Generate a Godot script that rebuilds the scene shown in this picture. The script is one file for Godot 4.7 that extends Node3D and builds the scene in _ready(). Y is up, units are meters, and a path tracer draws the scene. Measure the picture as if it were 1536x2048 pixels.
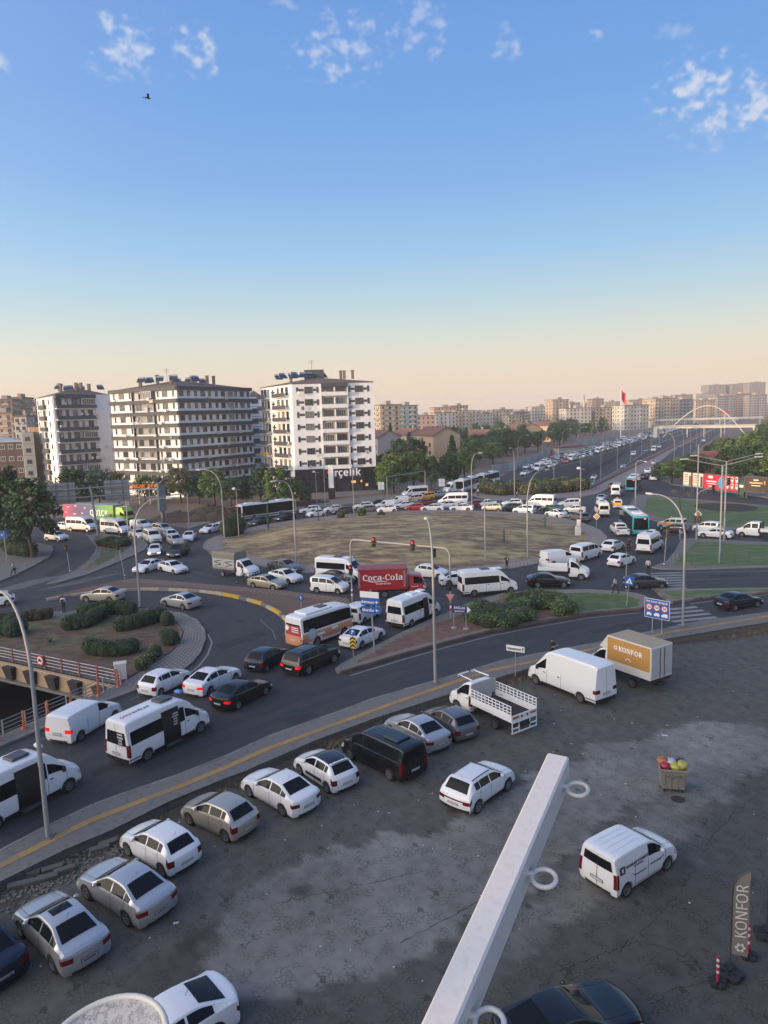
extends Node3D
var A:=Vector2(.47,-.8827)
var R:=Vector2(.8827,.47)
var O:=Vector2(45,-160)
var cuts:Array[PackedVector2Array]=[]
var rng:=RandomNumberGenerator.new()
func hw(s:float,lat:float)->Vector2:
	return O+A*s+R*lat
func _ready()->void:
	rng.seed=77
	var cam:=Camera3D.new()
	cam.name="camera"
	cam.fov=71.6
	cam.near=.05
	cam.far=9000
	add_child(cam)
	cam.position=Vector3(0,18.65,0)
	cam.basis=Basis.from_euler(Vector3(deg_to_rad(-7.7),0,0))*Basis(Vector3(0,0,1),deg_to_rad(-1.8))
	var we:=WorldEnvironment.new()
	we.name="world_environment"
	var e:=Environment.new()
	e.background_mode=Environment.BG_SKY
	e.tonemap_mode=Environment.TONE_MAPPER_LINEAR
	e.tonemap_exposure=1.45
	var sk:=Sky.new()
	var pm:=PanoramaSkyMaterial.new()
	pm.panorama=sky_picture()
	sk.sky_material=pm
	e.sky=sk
	e.background_energy_multiplier=1.0
	e.sky_rotation=Vector3(0,PI,0)
	e.sdfgi_enabled=true
	e.ssao_enabled=true
	e.ssil_enabled=true
	e.fog_enabled=true
	e.fog_density=.00024
	e.fog_light_color=Color(.80,.79,.80)
	we.environment=e
	add_child(we)
	var sun:=DirectionalLight3D.new()
	sun.name="sun"
	sun.light_color=Color(1.,.82,.62)
	sun.light_energy=1.0
	sun.light_angular_distance=.5
	sun.shadow_enabled=true
	add_child(sun)
	sun.look_at_from_position(Vector3.ZERO,-SUNDIR)
	car_specs()
	ground()
	trench()
	islands()
	markings()
	buildings()
	far_city()
	greenery()
	furniture()
	near_frame()
	traffic()
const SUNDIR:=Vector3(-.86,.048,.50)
func sky_picture()->ImageTexture:
	var w:=512
	var h:=256
	var im:=Image.create(w,h,false,Image.FORMAT_RGBF)
	var el:=[-90,-2,0,1.2,2.6,4.2,6.2,8.5,12,17,22,28,50,90]
	var cols:=[Color(.130,.112,.095),Color(.226,.195,.164),Color(.557,.444,.331),Color(.584,.464,.347),Color(.584,.489,.368),Color(.557,.514,.416),Color(.474,.514,.474),Color(.355,.474,.524),Color(.242,.407,.578),Color(.162,.315,.562),Color(.127,.270,.540),Color(.108,.236,.514),Color(.074,.167,.398),Color(.055,.130,.335)]
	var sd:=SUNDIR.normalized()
	for y in h:
		var e:=90.0 -(y+.5)/h*180.0
		var i:=0
		while i<el.size()- 2 and e>el[i+1]:
			i+=1
		var t:=clampf((e - el[i])/(el[i+1]- el[i]),.0,1.)
		var c:Color=cols[i].lerp(cols[i+1],t)
		var cl:=Vector3(c.r,c.g,c.b)
		for x in w:
			var az:=(x+.5)/w*TAU - PI
			var d:=Vector3(sin(az)*cos(deg_to_rad(e)),sin(deg_to_rad(e)),-cos(az)*cos(deg_to_rad(e)))
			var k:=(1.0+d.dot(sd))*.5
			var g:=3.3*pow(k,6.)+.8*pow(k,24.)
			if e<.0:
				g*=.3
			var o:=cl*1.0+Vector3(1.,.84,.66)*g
			im.set_pixel(x,y,Color(o.x,o.y,o.z))
	im.resize(4096,2048,Image.INTERPOLATE_CUBIC)
	var n1:=noise(5,.33,FastNoiseLite.TYPE_SIMPLEX_SMOOTH,7,.56)
	var n2:=noise(9,.11,FastNoiseLite.TYPE_SIMPLEX_SMOOTH,3)
	for c in [[-17.40,24.89,3.00,2.60,.55,0],[-12.82,25.11,2.40,2.00,.5,7],[-1.82,25.54,5.50,2.60,.42,3],[3.81,26.48,3.00,2.60,.3,9],[10.48,25.03,1.60,1.60,.35,4],[16.49,24.88,.80,.70,.35,5],[23.45,20.59,4.00,3.00,.62,6],[26.89,19.12,3.50,2.60,.6,8],[24.18,17.47,3.00,.90,.25,2],[-25.81,22.80,1.20,1.00,.5,1],[-6.50,27.97,2.50,.80,.25,11],[21.75,24.32,1.60,1.00,.2,12],[-2.35,3.37,4.20,1.20,.55,13],[-4.73,3.17,2.50,.80,.4,14],[20.56,1.85,2.00,.60,.3,15],[-25.85,2.97,2.00,.60,.25,16],[-17.81,23.33,4.00,.80,.2,17]]:
		var az0:float=c[0]
		var e0:float=c[1]
		for yy in range(int((90 - e0 - c[3])/180.0*2048),int((90 - e0+c[3])/180.0*2048)+1):
			for xi in range(int((180+az0 - c[2])/360.0*4096),int((180+az0+c[2])/360.0*4096)+1):
				var x:=posmod(xi,4096)
				var az:=(xi+.5)/4096.0*360.0 - 180.0
				var e:=90.0 -(yy+.5)/2048.0*180.0
				var dx:float=(az - az0)/c[2]
				var dy:float=(e - e0)/c[3]
				var m:=clampf(1.0 -(dx*dx+dy*dy),.0,1.)
				var v:=n1.get_noise_2d(az*2.,e*3.0+c[5])+n2.get_noise_2d(az*3.,e*5.)*.35
				var a:float=smoothstep(.0,.85,v+m*.75 - .42)*c[4]
				if a>.0:
					var p:=im.get_pixel(x,yy)
					var low:=clampf((22.0 - e)/18.,.0,1.)
					im.set_pixel(x,yy,p.lerp(Color(.60,.60,.62).lerp(Color(.66,.52,.42),low),a))
	return ImageTexture.create_from_image(im)
var used:={}
var mats:={}
func numbered(n:String)->String:
	if not used.has(n):
		used[n]=0
		return n
	used[n]+=1
	return "%s_%03d"%[n,used[n]]
func tag(o:Node3D,label:String,category:String,group:="")->Node3D:
	o.set_meta("label",label)
	o.set_meta("category",category)
	if group!="":
		o.set_meta("group",group)
	return o
func thing(called:String,label:String,category:String,at:=Vector3.ZERO,turn:=.0,group:="")->Node3D:
	var o:=Node3D.new()
	o.name=numbered(called)
	add_child(o,true)
	o.position=at
	o.rotation.y=turn
	return tag(o,label,category,group)
func put(called:String,mesh:Mesh,mat:Material,parent:Node=null,at:=Vector3.ZERO,basis:=Basis())->MeshInstance3D:
	var o:=MeshInstance3D.new()
	o.mesh=mesh
	if mat:
		o.material_override=mat
	if parent==null:
		o.name=numbered(called)
		add_child(o,true)
	else:
		o.name=part_name(parent,called)
		parent.add_child(o,true)
	o.transform=Transform3D(basis,at)
	return o
func part_name(parent:Node,called:String)->String:
	var key:="n_"+called
	var n:=int(parent.get_meta(key,-1))+1
	parent.set_meta(key,n)
	return called if n==0 else "%s_%03d"%[called,n]
func struct(called:String,mesh:Mesh,mat:Material,at:=Vector3.ZERO)->MeshInstance3D:
	var o:=put(called,mesh,mat,null,at)
	o.set_meta("kind","structure")
	return o
func copy_of(o:Node3D,called:String,label:String,at:Vector3,turn:float,category:="",group:="")->Node3D:
	var c:Node3D=o.duplicate()
	c.name=numbered(called)
	add_child(c,true)
	c.position=at
	c.rotation.y=turn
	c.set_meta("label",label)
	if category!="":
		c.set_meta("category",category)
	if group!="":
		c.set_meta("group",group)
	return c
func lin(r:float,g:float,b:float)->Color:
	return Color(r,g,b).linear_to_srgb()
func mat(key:String,c:Color,rough:=.8,metal:=.0,spec:=.5)->StandardMaterial3D:
	if mats.has(key):
		return mats[key]
	var m:=StandardMaterial3D.new()
	m.resource_name=key
	m.albedo_color=c
	m.roughness=rough
	m.metallic=metal
	m.metallic_specular=spec
	mats[key]=m
	return m
func glow(key:String,c:Color,e:float)->StandardMaterial3D:
	var m:=mat(key,c,.4)
	m.emission_enabled=true
	m.emission=c
	m.emission_energy_multiplier=e
	return m
func noise(seed_:int,freq:float,type:=FastNoiseLite.TYPE_SIMPLEX_SMOOTH,oct:=5,gain:=.5)->FastNoiseLite:
	var n:=FastNoiseLite.new()
	n.seed=seed_
	n.frequency=freq
	n.noise_type=type
	n.fractal_octaves=oct
	n.fractal_gain=gain
	return n
func ntex(n:FastNoiseLite,cols:Array,size:=512,stops:=[])->NoiseTexture2D:
	var t:=NoiseTexture2D.new()
	t.width=size
	t.height=size
	t.seamless=true
	t.noise=n
	var g:=Gradient.new()
	var off:=PackedFloat32Array()
	var cc:=PackedColorArray()
	for i in cols.size():
		off.append(stops[i] if stops.size() else float(i)/(cols.size()- 1))
		cc.append(cols[i])
	g.offsets=off
	g.colors=cc
	t.color_ramp=g
	return t
func surf_mat(key:String,n:FastNoiseLite,cols:Array,metres:float,rough:=.9,size:=512,stops:=[])->StandardMaterial3D:
	var m:=mat(key,Color.WHITE,rough)
	m.albedo_texture=ntex(n,cols,size,stops)
	m.uv1_triplanar=true
	m.uv1_world_triplanar=true
	m.uv1_scale=Vector3.ONE/metres
	return m
class Shape:
	var p:=PackedVector3Array()
	var n:=PackedVector3Array()
	var uv:=PackedVector2Array()
	var col:=PackedColorArray()
	var tint:=Color.WHITE
	var tinted:=false
	func tri(a:Vector3,b:Vector3,c:Vector3)->void:
		var nn:=(c - a).cross(b - a)
		if nn.length_squared()<1e-14:
			return
		nn=nn.normalized()
		p.append(a); p.append(b); p.append(c)
		n.append(nn); n.append(nn); n.append(nn)
		for v in [a,b,c]:
			uv.append(Vector2(v.x,v.z) if absf(nn.y)>.6 else Vector2(v.x+v.z,-v.y))
		if tinted:
			col.append(tint); col.append(tint); col.append(tint)
	func quad(a:Vector3,b:Vector3,c:Vector3,d:Vector3)->void:
		tri(a,b,c)
		tri(a,c,d)
	func face(a:Vector3,b:Vector3,c:Vector3,d:Vector3,out:Vector3)->void:
		if (c - a).cross(b - a).dot(out)+(d - a).cross(c - a).dot(out)>=.0:
			quad(a,b,c,d)
		else:
			quad(d,c,b,a)
	func panel(a:Vector3,b:Vector3,c:Vector3,d:Vector3)->void:
		var k:=p.size()
		quad(a,b,c,d)
		var u:=[Vector2(0,0),Vector2(1,0),Vector2(1,1),Vector2(0,0),Vector2(1,1),Vector2(0,1)]
		for i in mini(6,p.size()- k):
			uv[k+i]=u[i]
	func box(c:Vector3,s:Vector3,basis:=Basis(),bevel:=.0)->void:
		var h:=s*.5
		if bevel>.0:
			var bh:=minf(bevel,minf(h.x,minf(h.y,h.z))*.9)
			var ps:=[]
			for ax in 3:
				for sg in [-1.,1.]:
					var e1:=(ax+1)%3
					var e2:=(ax+2)%3
					var q:=[]
					for k in [[-1.,-1.],[1.,-1.],[1.,1.],[-1.,1.]]:
						var v:=Vector3.ZERO
						v[ax]=h[ax]*sg
						v[e1]=(h[e1]- bh)*k[0]
						v[e2]=(h[e2]- bh)*k[1]
						q.append(c+basis*v)
					var o:=Vector3.ZERO
					o[ax]=sg
					face(q[0],q[1],q[2],q[3],basis*o)
			for ax in 3:
				var e1:=(ax+1)%3
				var e2:=(ax+2)%3
				for s1 in [-1.,1.]:
					for s2 in [-1.,1.]:
						var q:=[]
						for k in [[-1.,0],[1.,0],[1.,1],[-1.,1]]:
							var v:=Vector3.ZERO
							v[ax]=(h[ax]- bh)*k[0]
							v[e1]=(h[e1]-(bh if k[1]==0 else .0))*s1
							v[e2]=(h[e2]-(.0 if k[1]==0 else bh))*s2
							q.append(c+basis*v)
						var o:=Vector3.ZERO
						o[e1]=s1
						o[e2]=s2
						face(q[0],q[1],q[2],q[3],basis*o)
			for s0 in [-1.,1.]:
				for s1 in [-1.,1.]:
					for s2 in [-1.,1.]:
						var sg:=Vector3(s0,s1,s2)
						var a:=Vector3(h.x,h.y - bh,h.z - bh)*sg
						var b:=Vector3(h.x - bh,h.y,h.z - bh)*sg
						var d:=Vector3(h.x - bh,h.y - bh,h.z)*sg
						a=c+basis*a
						b=c+basis*b
						d=c+basis*d
						if (d - a).cross(b - a).dot(basis*sg)>.0:
							tri(a,b,d)
						else:
							tri(a,d,b)
			return
		for ax in 3:
			for sg in [-1.,1.]:
				var e1:=(ax+1)%3
				var e2:=(ax+2)%3
				var q:=[]
				for k in [[-1.,-1.],[1.,-1.],[1.,1.],[-1.,1.]]:
					var v:=Vector3.ZERO
					v[ax]=h[ax]*sg
					v[e1]=h[e1]*k[0]
					v[e2]=h[e2]*k[1]
					q.append(c+basis*v)
				var o:=Vector3.ZERO
				o[ax]=sg
				face(q[0],q[1],q[2],q[3],basis*o)
	func tube(pts:Array,rad,seg:=8,caps:=true)->void:
		var rings:=[]
		var last:=Vector3.ZERO
		for i in pts.size():
			var d:Vector3
			if i==0:
				d=pts[1]- pts[0]
			elif i==pts.size()- 1:
				d=pts[i]- pts[i - 1]
			else:
				d=pts[i+1]- pts[i - 1]
			d=d.normalized()
			var x:Vector3
			if i==0:
				x=d.cross(Vector3.UP if absf(d.y)<.9 else Vector3.RIGHT).normalized()
			else:
				x=(last - d*last.dot(d)).normalized()
			last=x
			var y:=d.cross(x)
			var r:float=rad[i] if rad is Array else rad
			var ring:=[]
			for k in seg:
				var a:=TAU*k/seg
				ring.append(pts[i]+(x*cos(a)+y*sin(a))*r)
			rings.append(ring)
		for i in rings.size()- 1:
			for k in seg:
				var k2:=(k+1)%seg
				var mid:Vector3=(rings[i][k]+rings[i+1][k2])*.5 -(pts[i]+pts[i+1])*.5
				face(rings[i][k],rings[i][k2],rings[i+1][k2],rings[i+1][k],mid)
		if caps:
			for e in [0,pts.size()- 1]:
				var o:Vector3=pts[0]- pts[1] if e==0 else pts[e]- pts[e - 1]
				for k in seg:
					var k2:=(k+1)%seg
					var a:Vector3=rings[e][k]
					var b:Vector3=rings[e][k2]
					if (b - pts[e]).cross(a - pts[e]).dot(o)>.0:
						tri(pts[e],a,b)
					else:
						tri(pts[e],b,a)
	func lathe(prof:Array,seg:=16,at:=Vector3.ZERO,basis:=Basis())->void:
		for i in prof.size()- 1:
			for k in seg:
				var a0:=TAU*k/seg
				var a1:=TAU*(k+1)/seg
				var q:=[]
				for e in [[i,a0],[i,a1],[i+1,a1],[i+1,a0]]:
					var pr:Vector2=prof[e[0]]
					q.append(at+basis*Vector3(cos(e[1])*pr.x,pr.y,sin(e[1])*pr.x))
				quad(q[3],q[2],q[1],q[0])
	func poly(pts:PackedVector2Array,y:float)->void:
		var t:=Geometry2D.triangulate_polygon(pts)
		for i in range(0,t.size(),3):
			var a:=Vector3(pts[t[i]].x,y,pts[t[i]].y)
			var b:=Vector3(pts[t[i+1]].x,y,pts[t[i+1]].y)
			var c:=Vector3(pts[t[i+2]].x,y,pts[t[i+2]].y)
			if (c - a).cross(b - a).y>.0:
				tri(a,b,c)
			else:
				tri(a,c,b)
	func band(pts:PackedVector2Array,y0:float,y1:float,closed:=false)->void:
		var cnt:=pts.size() if closed else pts.size()- 1
		for i in cnt:
			var a:=pts[i]
			var b:=pts[(i+1)%pts.size()]
			quad(Vector3(a.x,y1,a.y),Vector3(b.x,y1,b.y),Vector3(b.x,y0,b.y),Vector3(a.x,y0,a.y))
	func smooth(deg:=40.)->void:
		var lim:=cos(deg_to_rad(deg))
		var at:={}
		for i in p.size():
			var k:=Vector3i((p[i]*2000.).round())
			if at.has(k):
				at[k].append(i)
			else:
				at[k]=PackedInt32Array([i])
		var out:=n.duplicate()
		for k in at:
			var list:PackedInt32Array=at[k]
			for i in list:
				var s:=Vector3.ZERO
				var ni:=n[i]
				for j in list:
					var nj:=n[j]
					if ni.dot(nj)>lim:
						s+=nj
				out[i]=s.normalized()
		n=out
	func add_to(m:ArrayMesh,material:Material=null)->void:
		if p.is_empty():
			return
		var a:=[]
		a.resize(Mesh.ARRAY_MAX)
		a[Mesh.ARRAY_VERTEX]=p
		a[Mesh.ARRAY_NORMAL]=n
		a[Mesh.ARRAY_TEX_UV]=uv
		if tinted:
			a[Mesh.ARRAY_COLOR]=col
		m.add_surface_from_arrays(Mesh.PRIMITIVE_TRIANGLES,a)
		if material:
			m.surface_set_material(m.get_surface_count()- 1,material)
	func done(deg:=.0)->ArrayMesh:
		if deg>.0:
			smooth(deg)
		var m:=ArrayMesh.new()
		add_to(m)
		return m
func pv(a:Array)->PackedVector2Array:
	var r:=PackedVector2Array()
	for i in range(0,a.size(),2):
		r.append(Vector2(a[i],a[i+1]))
	return r
func lerp_line(pts:Array,x:float)->float:
	if x<=pts[0]:
		return pts[1]
	for i in range(2,pts.size(),2):
		if x<=pts[i]:
			return lerpf(pts[i - 1],pts[i+1],(x - pts[i - 2])/(pts[i]- pts[i - 2]))
	return pts[pts.size()- 1]
func box_mesh(s:Vector3,bevel:=.0)->ArrayMesh:
	var h:=Shape.new()
	h.box(Vector3.ZERO,s,Basis(),bevel)
	return h.done()
func tube_mesh(pts:Array,rad,seg:=8)->ArrayMesh:
	var h:=Shape.new()
	h.tube(pts,rad,seg)
	return h.done(50)
func text_mesh(s:String,size:float,depth:=.01,bold:=true,font_name:="Droid Sans")->TextMesh:
	var f:=SystemFont.new()
	f.font_names=PackedStringArray([font_name])
	f.font_weight=700 if bold else 400
	var t:=TextMesh.new()
	t.font=f
	t.text=s
	t.font_size=48
	t.pixel_size=size/48.0
	t.depth=depth
	t.curve_step=4.0
	return t
func letters(parent:Node,s:String,size:float,m:Material,at:Vector3,right:Vector3,up:Vector3,called:="lettering",font_name:="Droid Sans",bold:=true)->MeshInstance3D:
	var x:=right.normalized()
	var y:=(up - x*up.dot(x)).normalized()
	return put(called,text_mesh(s,size,.008,bold,font_name),m,parent,at,Basis(x,y,x.cross(y)))
var kinds:={}
var protos:={}
func car_specs()->void:
	kinds.sedan={"L":4.6,"W":1.8,"fo":.92,"wb":2.68,"wr":.32,"yb":.2,"pf":.26,"pr":.2,
		"top":[0,.66,.1,.76,.45,.85,1.25,.97,1.36,1.,2.1,1.40,2.4,1.455,2.95,1.46,3.3,1.41,4.,1.12,4.15,1.09,4.5,1.06,4.6,.96],
		"belt":[0,.62,.5,.78,1.3,.92,2.5,.96,3.6,1.,4.2,1.02,4.6,.92],
		"rw":[0,.74,.3,.8,1.2,.86,1.4,.86,2.15,.67,3.2,.67,3.95,.8,4.6,.8],
		"ws":[1.42,2.14],"bl":[3.28,3.98],"sw":[[1.62,2.58],[2.66,3.42],[3.46,3.8]],"doors":[1.35,2.62,3.5]}
	kinds.coupe={"L":4.75,"W":1.85,"fo":.85,"wb":2.8,"wr":.33,"yb":.18,"pf":.26,"pr":.24,
		"top":[0,.62,.1,.72,.45,.82,1.45,.95,1.56,.98,2.3,1.35,2.6,1.40,3.,1.40,3.4,1.35,4.25,1.07,4.4,1.05,4.68,1.02,4.75,.9],
		"belt":[0,.58,.5,.74,1.5,.90,2.6,.95,3.8,.99,4.4,.99,4.75,.86],
		"rw":[0,.74,.3,.8,1.4,.86,1.6,.86,2.35,.66,3.3,.64,4.2,.78,4.75,.78],
		"ws":[1.62,2.34],"bl":[3.36,4.2],"sw":[[1.82,2.8],[2.88,3.7]],"doors":[1.55,2.84]}
	kinds.hatch={"L":4.,"W":1.73,"fo":.8,"wb":2.53,"wr":.31,"yb":.2,"pf":.26,"pr":.16,
		"top":[0,.68,.1,.78,.4,.88,.98,1.,1.08,1.03,1.82,1.42,2.1,1.475,2.8,1.48,3.2,1.45,3.36,1.40,3.76,1.06,3.9,1.,4.,.86],
		"belt":[0,.64,.4,.81,1.,.94,2,.98,3.2,1.05,3.72,1.03,4.,.82],
		"rw":[0,.74,.3,.8,1.,.86,1.1,.86,1.9,.69,3.2,.67,3.8,.8,4.,.82],
		"ws":[1.13,1.86],"bl":[3.36,3.78],"sw":[[1.32,2.2],[2.28,3.02],[3.06,3.3]],"doors":[1.08,2.24,3.1]}
	kinds.suv={"L":4.3,"W":1.82,"fo":.85,"wb":2.62,"wr":.35,"yb":.26,"pf":.24,"pr":.14,"clad":true,
		"top":[0,.78,.1,.9,.4,1.,1.05,1.1,1.15,1.13,1.85,1.52,2.15,1.585,3.,1.6,3.5,1.57,3.7,1.52,4.06,1.14,4.2,1.08,4.3,.92],
		"belt":[0,.74,.4,.92,1.1,1.05,2,1.08,3.3,1.15,3.98,1.12,4.3,.88],
		"rw":[0,.76,.3,.82,1.1,.87,1.2,.87,1.95,.71,3.5,.69,4.1,.82,4.3,.84],
		"ws":[1.2,1.9],"bl":[3.68,4.08],"sw":[[1.42,2.32],[2.4,3.16],[3.2,3.55]],"doors":[1.15,2.36,3.25]}
	kinds.bigsuv={"L":4.95,"W":1.95,"fo":.95,"wb":2.9,"wr":.39,"yb":.26,"pf":.22,"pr":.12,"clad":true,
		"top":[0,.9,.08,1.02,.4,1.08,1.3,1.16,1.4,1.19,2.05,1.66,2.35,1.73,3.6,1.75,4.3,1.70,4.5,1.66,4.82,1.2,4.9,1.12,4.95,.95],
		"belt":[0,.86,.4,1.,1.3,1.1,2,1.12,3.9,1.16,4.7,1.16,4.95,.92],
		"rw":[0,.8,.3,.84,1.3,.88,1.45,.87,2.15,.72,4.3,.71,4.8,.84,4.95,.86],
		"ws":[1.46,2.1],"bl":[4.5,4.82],"sw":[[1.68,2.62],[2.7,3.55],[3.63,4.4]],"doors":[1.4,2.66,3.6]}
	kinds.pickup={"L":5.25,"W":1.85,"fo":.92,"wb":3.1,"wr":.36,"yb":.3,"pf":.24,"pr":.05,
		"top":[0,.95,.1,1.04,.4,1.1,1.3,1.18,1.42,1.22,2.05,1.70,2.3,1.77,3.2,1.77,3.45,1.7,3.6,1.2,3.7,1.16,5.15,1.16,5.25,1.1],
		"belt":[0,.9,.5,1.04,1.3,1.1,3.6,1.12,5.25,1.1],
		"rw":[0,.78,.3,.84,1.3,.88,1.5,.87,2.15,.72,3.4,.72,3.65,.9,5.25,.9],
		"ws":[1.48,2.08],"bl":[3.46,3.58],"sw":[[1.7,2.5],[2.58,3.3]],"doors":[1.4,2.54,3.4]}
	kinds.mpv={"L":4.25,"W":1.78,"fo":.86,"wb":2.5,"wr":.31,"yb":.22,"pf":.24,"pr":.08,"rear_glass":[-.74,.74,.12,.78],
		"top":[0,.76,.1,.88,.4,.98,.9,1.1,1.,1.14,1.75,1.58,2.05,1.68,2.8,1.74,3.7,1.74,4.1,1.72,4.25,1.64],
		"belt":[0,.72,.4,.9,1.,1.03,2,1.08,3.4,1.12,4.25,1.12],
		"rw":[0,.78,.3,.82,.95,.86,1.1,.86,1.85,.76,4.,.76,4.25,.74],
		"ws":[1.06,1.82],"sw":[[1.24,2.14],[2.22,3.05],[3.13,3.95]],"doors":[1.05,2.18,3.09]}
	kinds.smallvan={"L":4.28,"W":1.83,"fo":.88,"wb":2.7,"wr":.31,"yb":.22,"pf":.26,"pr":.07,"rear_glass":[-.8,.8,.16,.74],"ribs":true,
		"top":[0,.76,.1,.88,.4,.98,.95,1.12,1.05,1.16,1.75,1.66,2.05,1.76,2.8,1.81,3.8,1.82,4.15,1.79,4.28,1.71],
		"belt":[0,.72,.4,.9,1.,1.05,2,1.1,3.4,1.12,4.28,1.12],
		"rw":[0,.78,.3,.82,.95,.86,1.1,.86,1.85,.78,4.,.8,4.28,.78],
		"ws":[1.1,1.82],"sw":[[1.3,2.15]],"doors":[1.05,2.2,3.05]}
	kinds.longvan={"L":5.15,"W":1.95,"fo":.93,"wb":3.2,"wr":.34,"yb":.24,"pf":.24,"pr":.06,"rear_glass":[-.78,.78,.12,.76],"ribs":true,
		"top":[0,.88,.08,1.,.35,1.1,.8,1.24,.9,1.3,1.55,1.82,1.85,1.93,2.8,1.97,4.6,1.97,5.,1.95,5.15,1.86],
		"belt":[0,.84,.4,1.02,.9,1.16,2,1.2,3.4,1.2,5.15,1.2],
		"rw":[0,.8,.3,.84,.8,.87,1.,.86,1.7,.78,4.9,.78,5.15,.76],
		"ws":[.96,1.62],"sw":[[1.14,1.95],[2.06,3.4],[3.48,4.85]],"doors":[1.,2.,3.44]}
	kinds.panelvan={"L":4.75,"W":1.9,"fo":.9,"wb":2.98,"wr":.33,"yb":.22,"pf":.26,"pr":.06,"ribs":true,
		"top":[0,.8,.1,.9,.4,1.02,1.,1.16,1.1,1.2,1.8,1.70,2.1,1.8,2.8,1.84,4.3,1.84,4.6,1.82,4.75,1.74],
		"belt":[0,.74,.4,.92,1.05,1.08,2,1.12,3.4,1.14,4.75,1.14],
		"rw":[0,.78,.3,.82,1.,.86,1.1,.86,1.85,.8,4.5,.8,4.75,.78],
		"ws":[1.15,1.86],"sw":[[1.34,2.2]],"doors":[1.1,2.25,3.25]}
	kinds.minibus={"L":6.2,"W":2.02,"fo":.98,"wb":3.95,"wr":.36,"yb":.3,"pf":.26,"pr":.05,"rear_glass":[-.8,.8,.05,.56],"high":true,"clad":true,
		"top":[0,.95,.08,1.1,.35,1.2,.8,1.36,.9,1.42,1.6,2.2,1.95,2.48,2.4,2.6,3.5,2.63,5.6,2.63,6.05,2.6,6.2,2.5],
		"belt":[0,.9,.4,1.1,.9,1.28,2,1.32,3.4,1.32,6.2,1.32],
		"rw":[0,.8,.3,.84,.8,.87,1.,.86,1.7,.8,2.2,.78,5.9,.78,6.2,.76],
		"ws":[.96,1.6],"sw":[[1.12,2.05],[2.2,3.6],[3.66,4.8],[4.86,5.95]],"swc":.52,"doors":[1.05,2.12,3.63]}
	kinds.highvan={"L":6.3,"W":2.05,"fo":.95,"wb":4.03,"wr":.36,"yb":.3,"pf":.26,"pr":.05,"high":true,"clad":true,
		"top":[0,.95,.08,1.1,.35,1.2,.7,1.34,.8,1.4,1.5,2.15,1.9,2.6,2.3,2.72,3.5,2.76,5.7,2.76,6.15,2.72,6.3,2.62],
		"belt":[0,.9,.4,1.1,.8,1.26,2,1.32,3.4,1.32,6.3,1.32],
		"rw":[0,.8,.3,.84,.7,.87,.9,.86,1.6,.84,2.2,.8,6.,.8,6.3,.78],
		"ws":[.88,1.5],"sw":[[1.02,1.9]],"swc":.62,"doors":[.95,2.,3.3]}
	kinds.cab={"L":2.3,"W":2.02,"fo":.95,"wb":3.5,"wr":.36,"yb":.34,"pf":.26,"pr":.02,"cab":true,"rear_glass":[-.7,.7,.2,.72],
		"top":[0,.95,.08,1.1,.35,1.2,.8,1.34,.9,1.4,1.5,2.,1.8,2.18,2.2,2.22,2.3,2.18],
		"belt":[0,.9,.4,1.1,.9,1.28,2.3,1.32],
		"rw":[0,.8,.3,.84,.8,.87,1.,.86,1.7,.8,2.3,.78],
		"ws":[.96,1.54],"sw":[[1.12,2.1]],"doors":[1.05,2.2]}
	kinds.crewcab={"L":3.2,"W":2.02,"fo":.95,"wb":3.95,"wr":.36,"yb":.34,"pf":.26,"pr":.02,"cab":true,"rear_glass":[-.7,.7,.2,.72],
		"top":[0,.95,.08,1.1,.35,1.2,.8,1.34,.9,1.4,1.5,2.,1.8,2.18,3.1,2.24,3.2,2.2],
		"belt":[0,.9,.4,1.1,.9,1.28,3.2,1.32],
		"rw":[0,.8,.3,.84,.8,.87,1.,.86,1.7,.8,3.2,.78],
		"ws":[.96,1.54],"sw":[[1.12,2.05],[2.2,3.]],"doors":[1.05,2.12]}
	kinds.truckcab={"L":1.9,"W":2.1,"fo":1.05,"wb":3.4,"wr":.4,"yb":.42,"pf":.2,"pr":.02,"cab":true,
		"top":[0,1.2,.06,1.28,.14,1.36,.5,2.1,.75,2.28,1.2,2.34,1.8,2.34,1.9,2.3],
		"belt":[0,1.16,.1,1.28,.5,1.34,1.9,1.36],
		"rw":[0,.86,.15,.88,.6,.84,1.9,.84],
		"ws":[.16,.5],"sw":[[.42,1.4]],"doors":[.3,1.5]}
	kinds.semi={"L":2.4,"W":2.5,"fo":1.35,"wb":3.7,"wr":.5,"yb":.5,"pf":.2,"pr":.02,"cab":true,
		"top":[0,1.75,.05,1.85,.1,1.95,.25,2.85,.5,3.1,1.,3.6,2.,3.7,2.4,3.65],
		"belt":[0,1.7,.1,1.9,.4,1.95,2.4,1.95],
		"rw":[0,.9,.15,.9,.6,.86,2.4,.84],
		"ws":[.1,.27],"sw":[[.32,1.35]],"swc":.45,"doors":[.3,1.5]}
	kinds.bus={"L":12.,"W":2.5,"fo":2.65,"wb":5.9,"wr":.48,"yb":.34,"pf":.2,"pr":.1,"rear_glass":[-.86,.86,-.2,.84],"front_glass":[-.88,.88,-.25,.86],"bus":true,
		"top":[0,2.85,.12,2.98,.5,3.02,3,3.05,11.4,3.05,11.85,3.,12,2.88],
		"belt":[0,1.15,12,1.15],
		"rw":[0,.86,.4,.88,11.6,.88,12,.86],
		"sw":[[.5,1.6],[1.68,3.3],[3.36,5.],[5.06,6.6],[6.66,8.3],[8.36,9.9],[9.96,11.7]],"swc":.8,"doors":[]}
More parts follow.
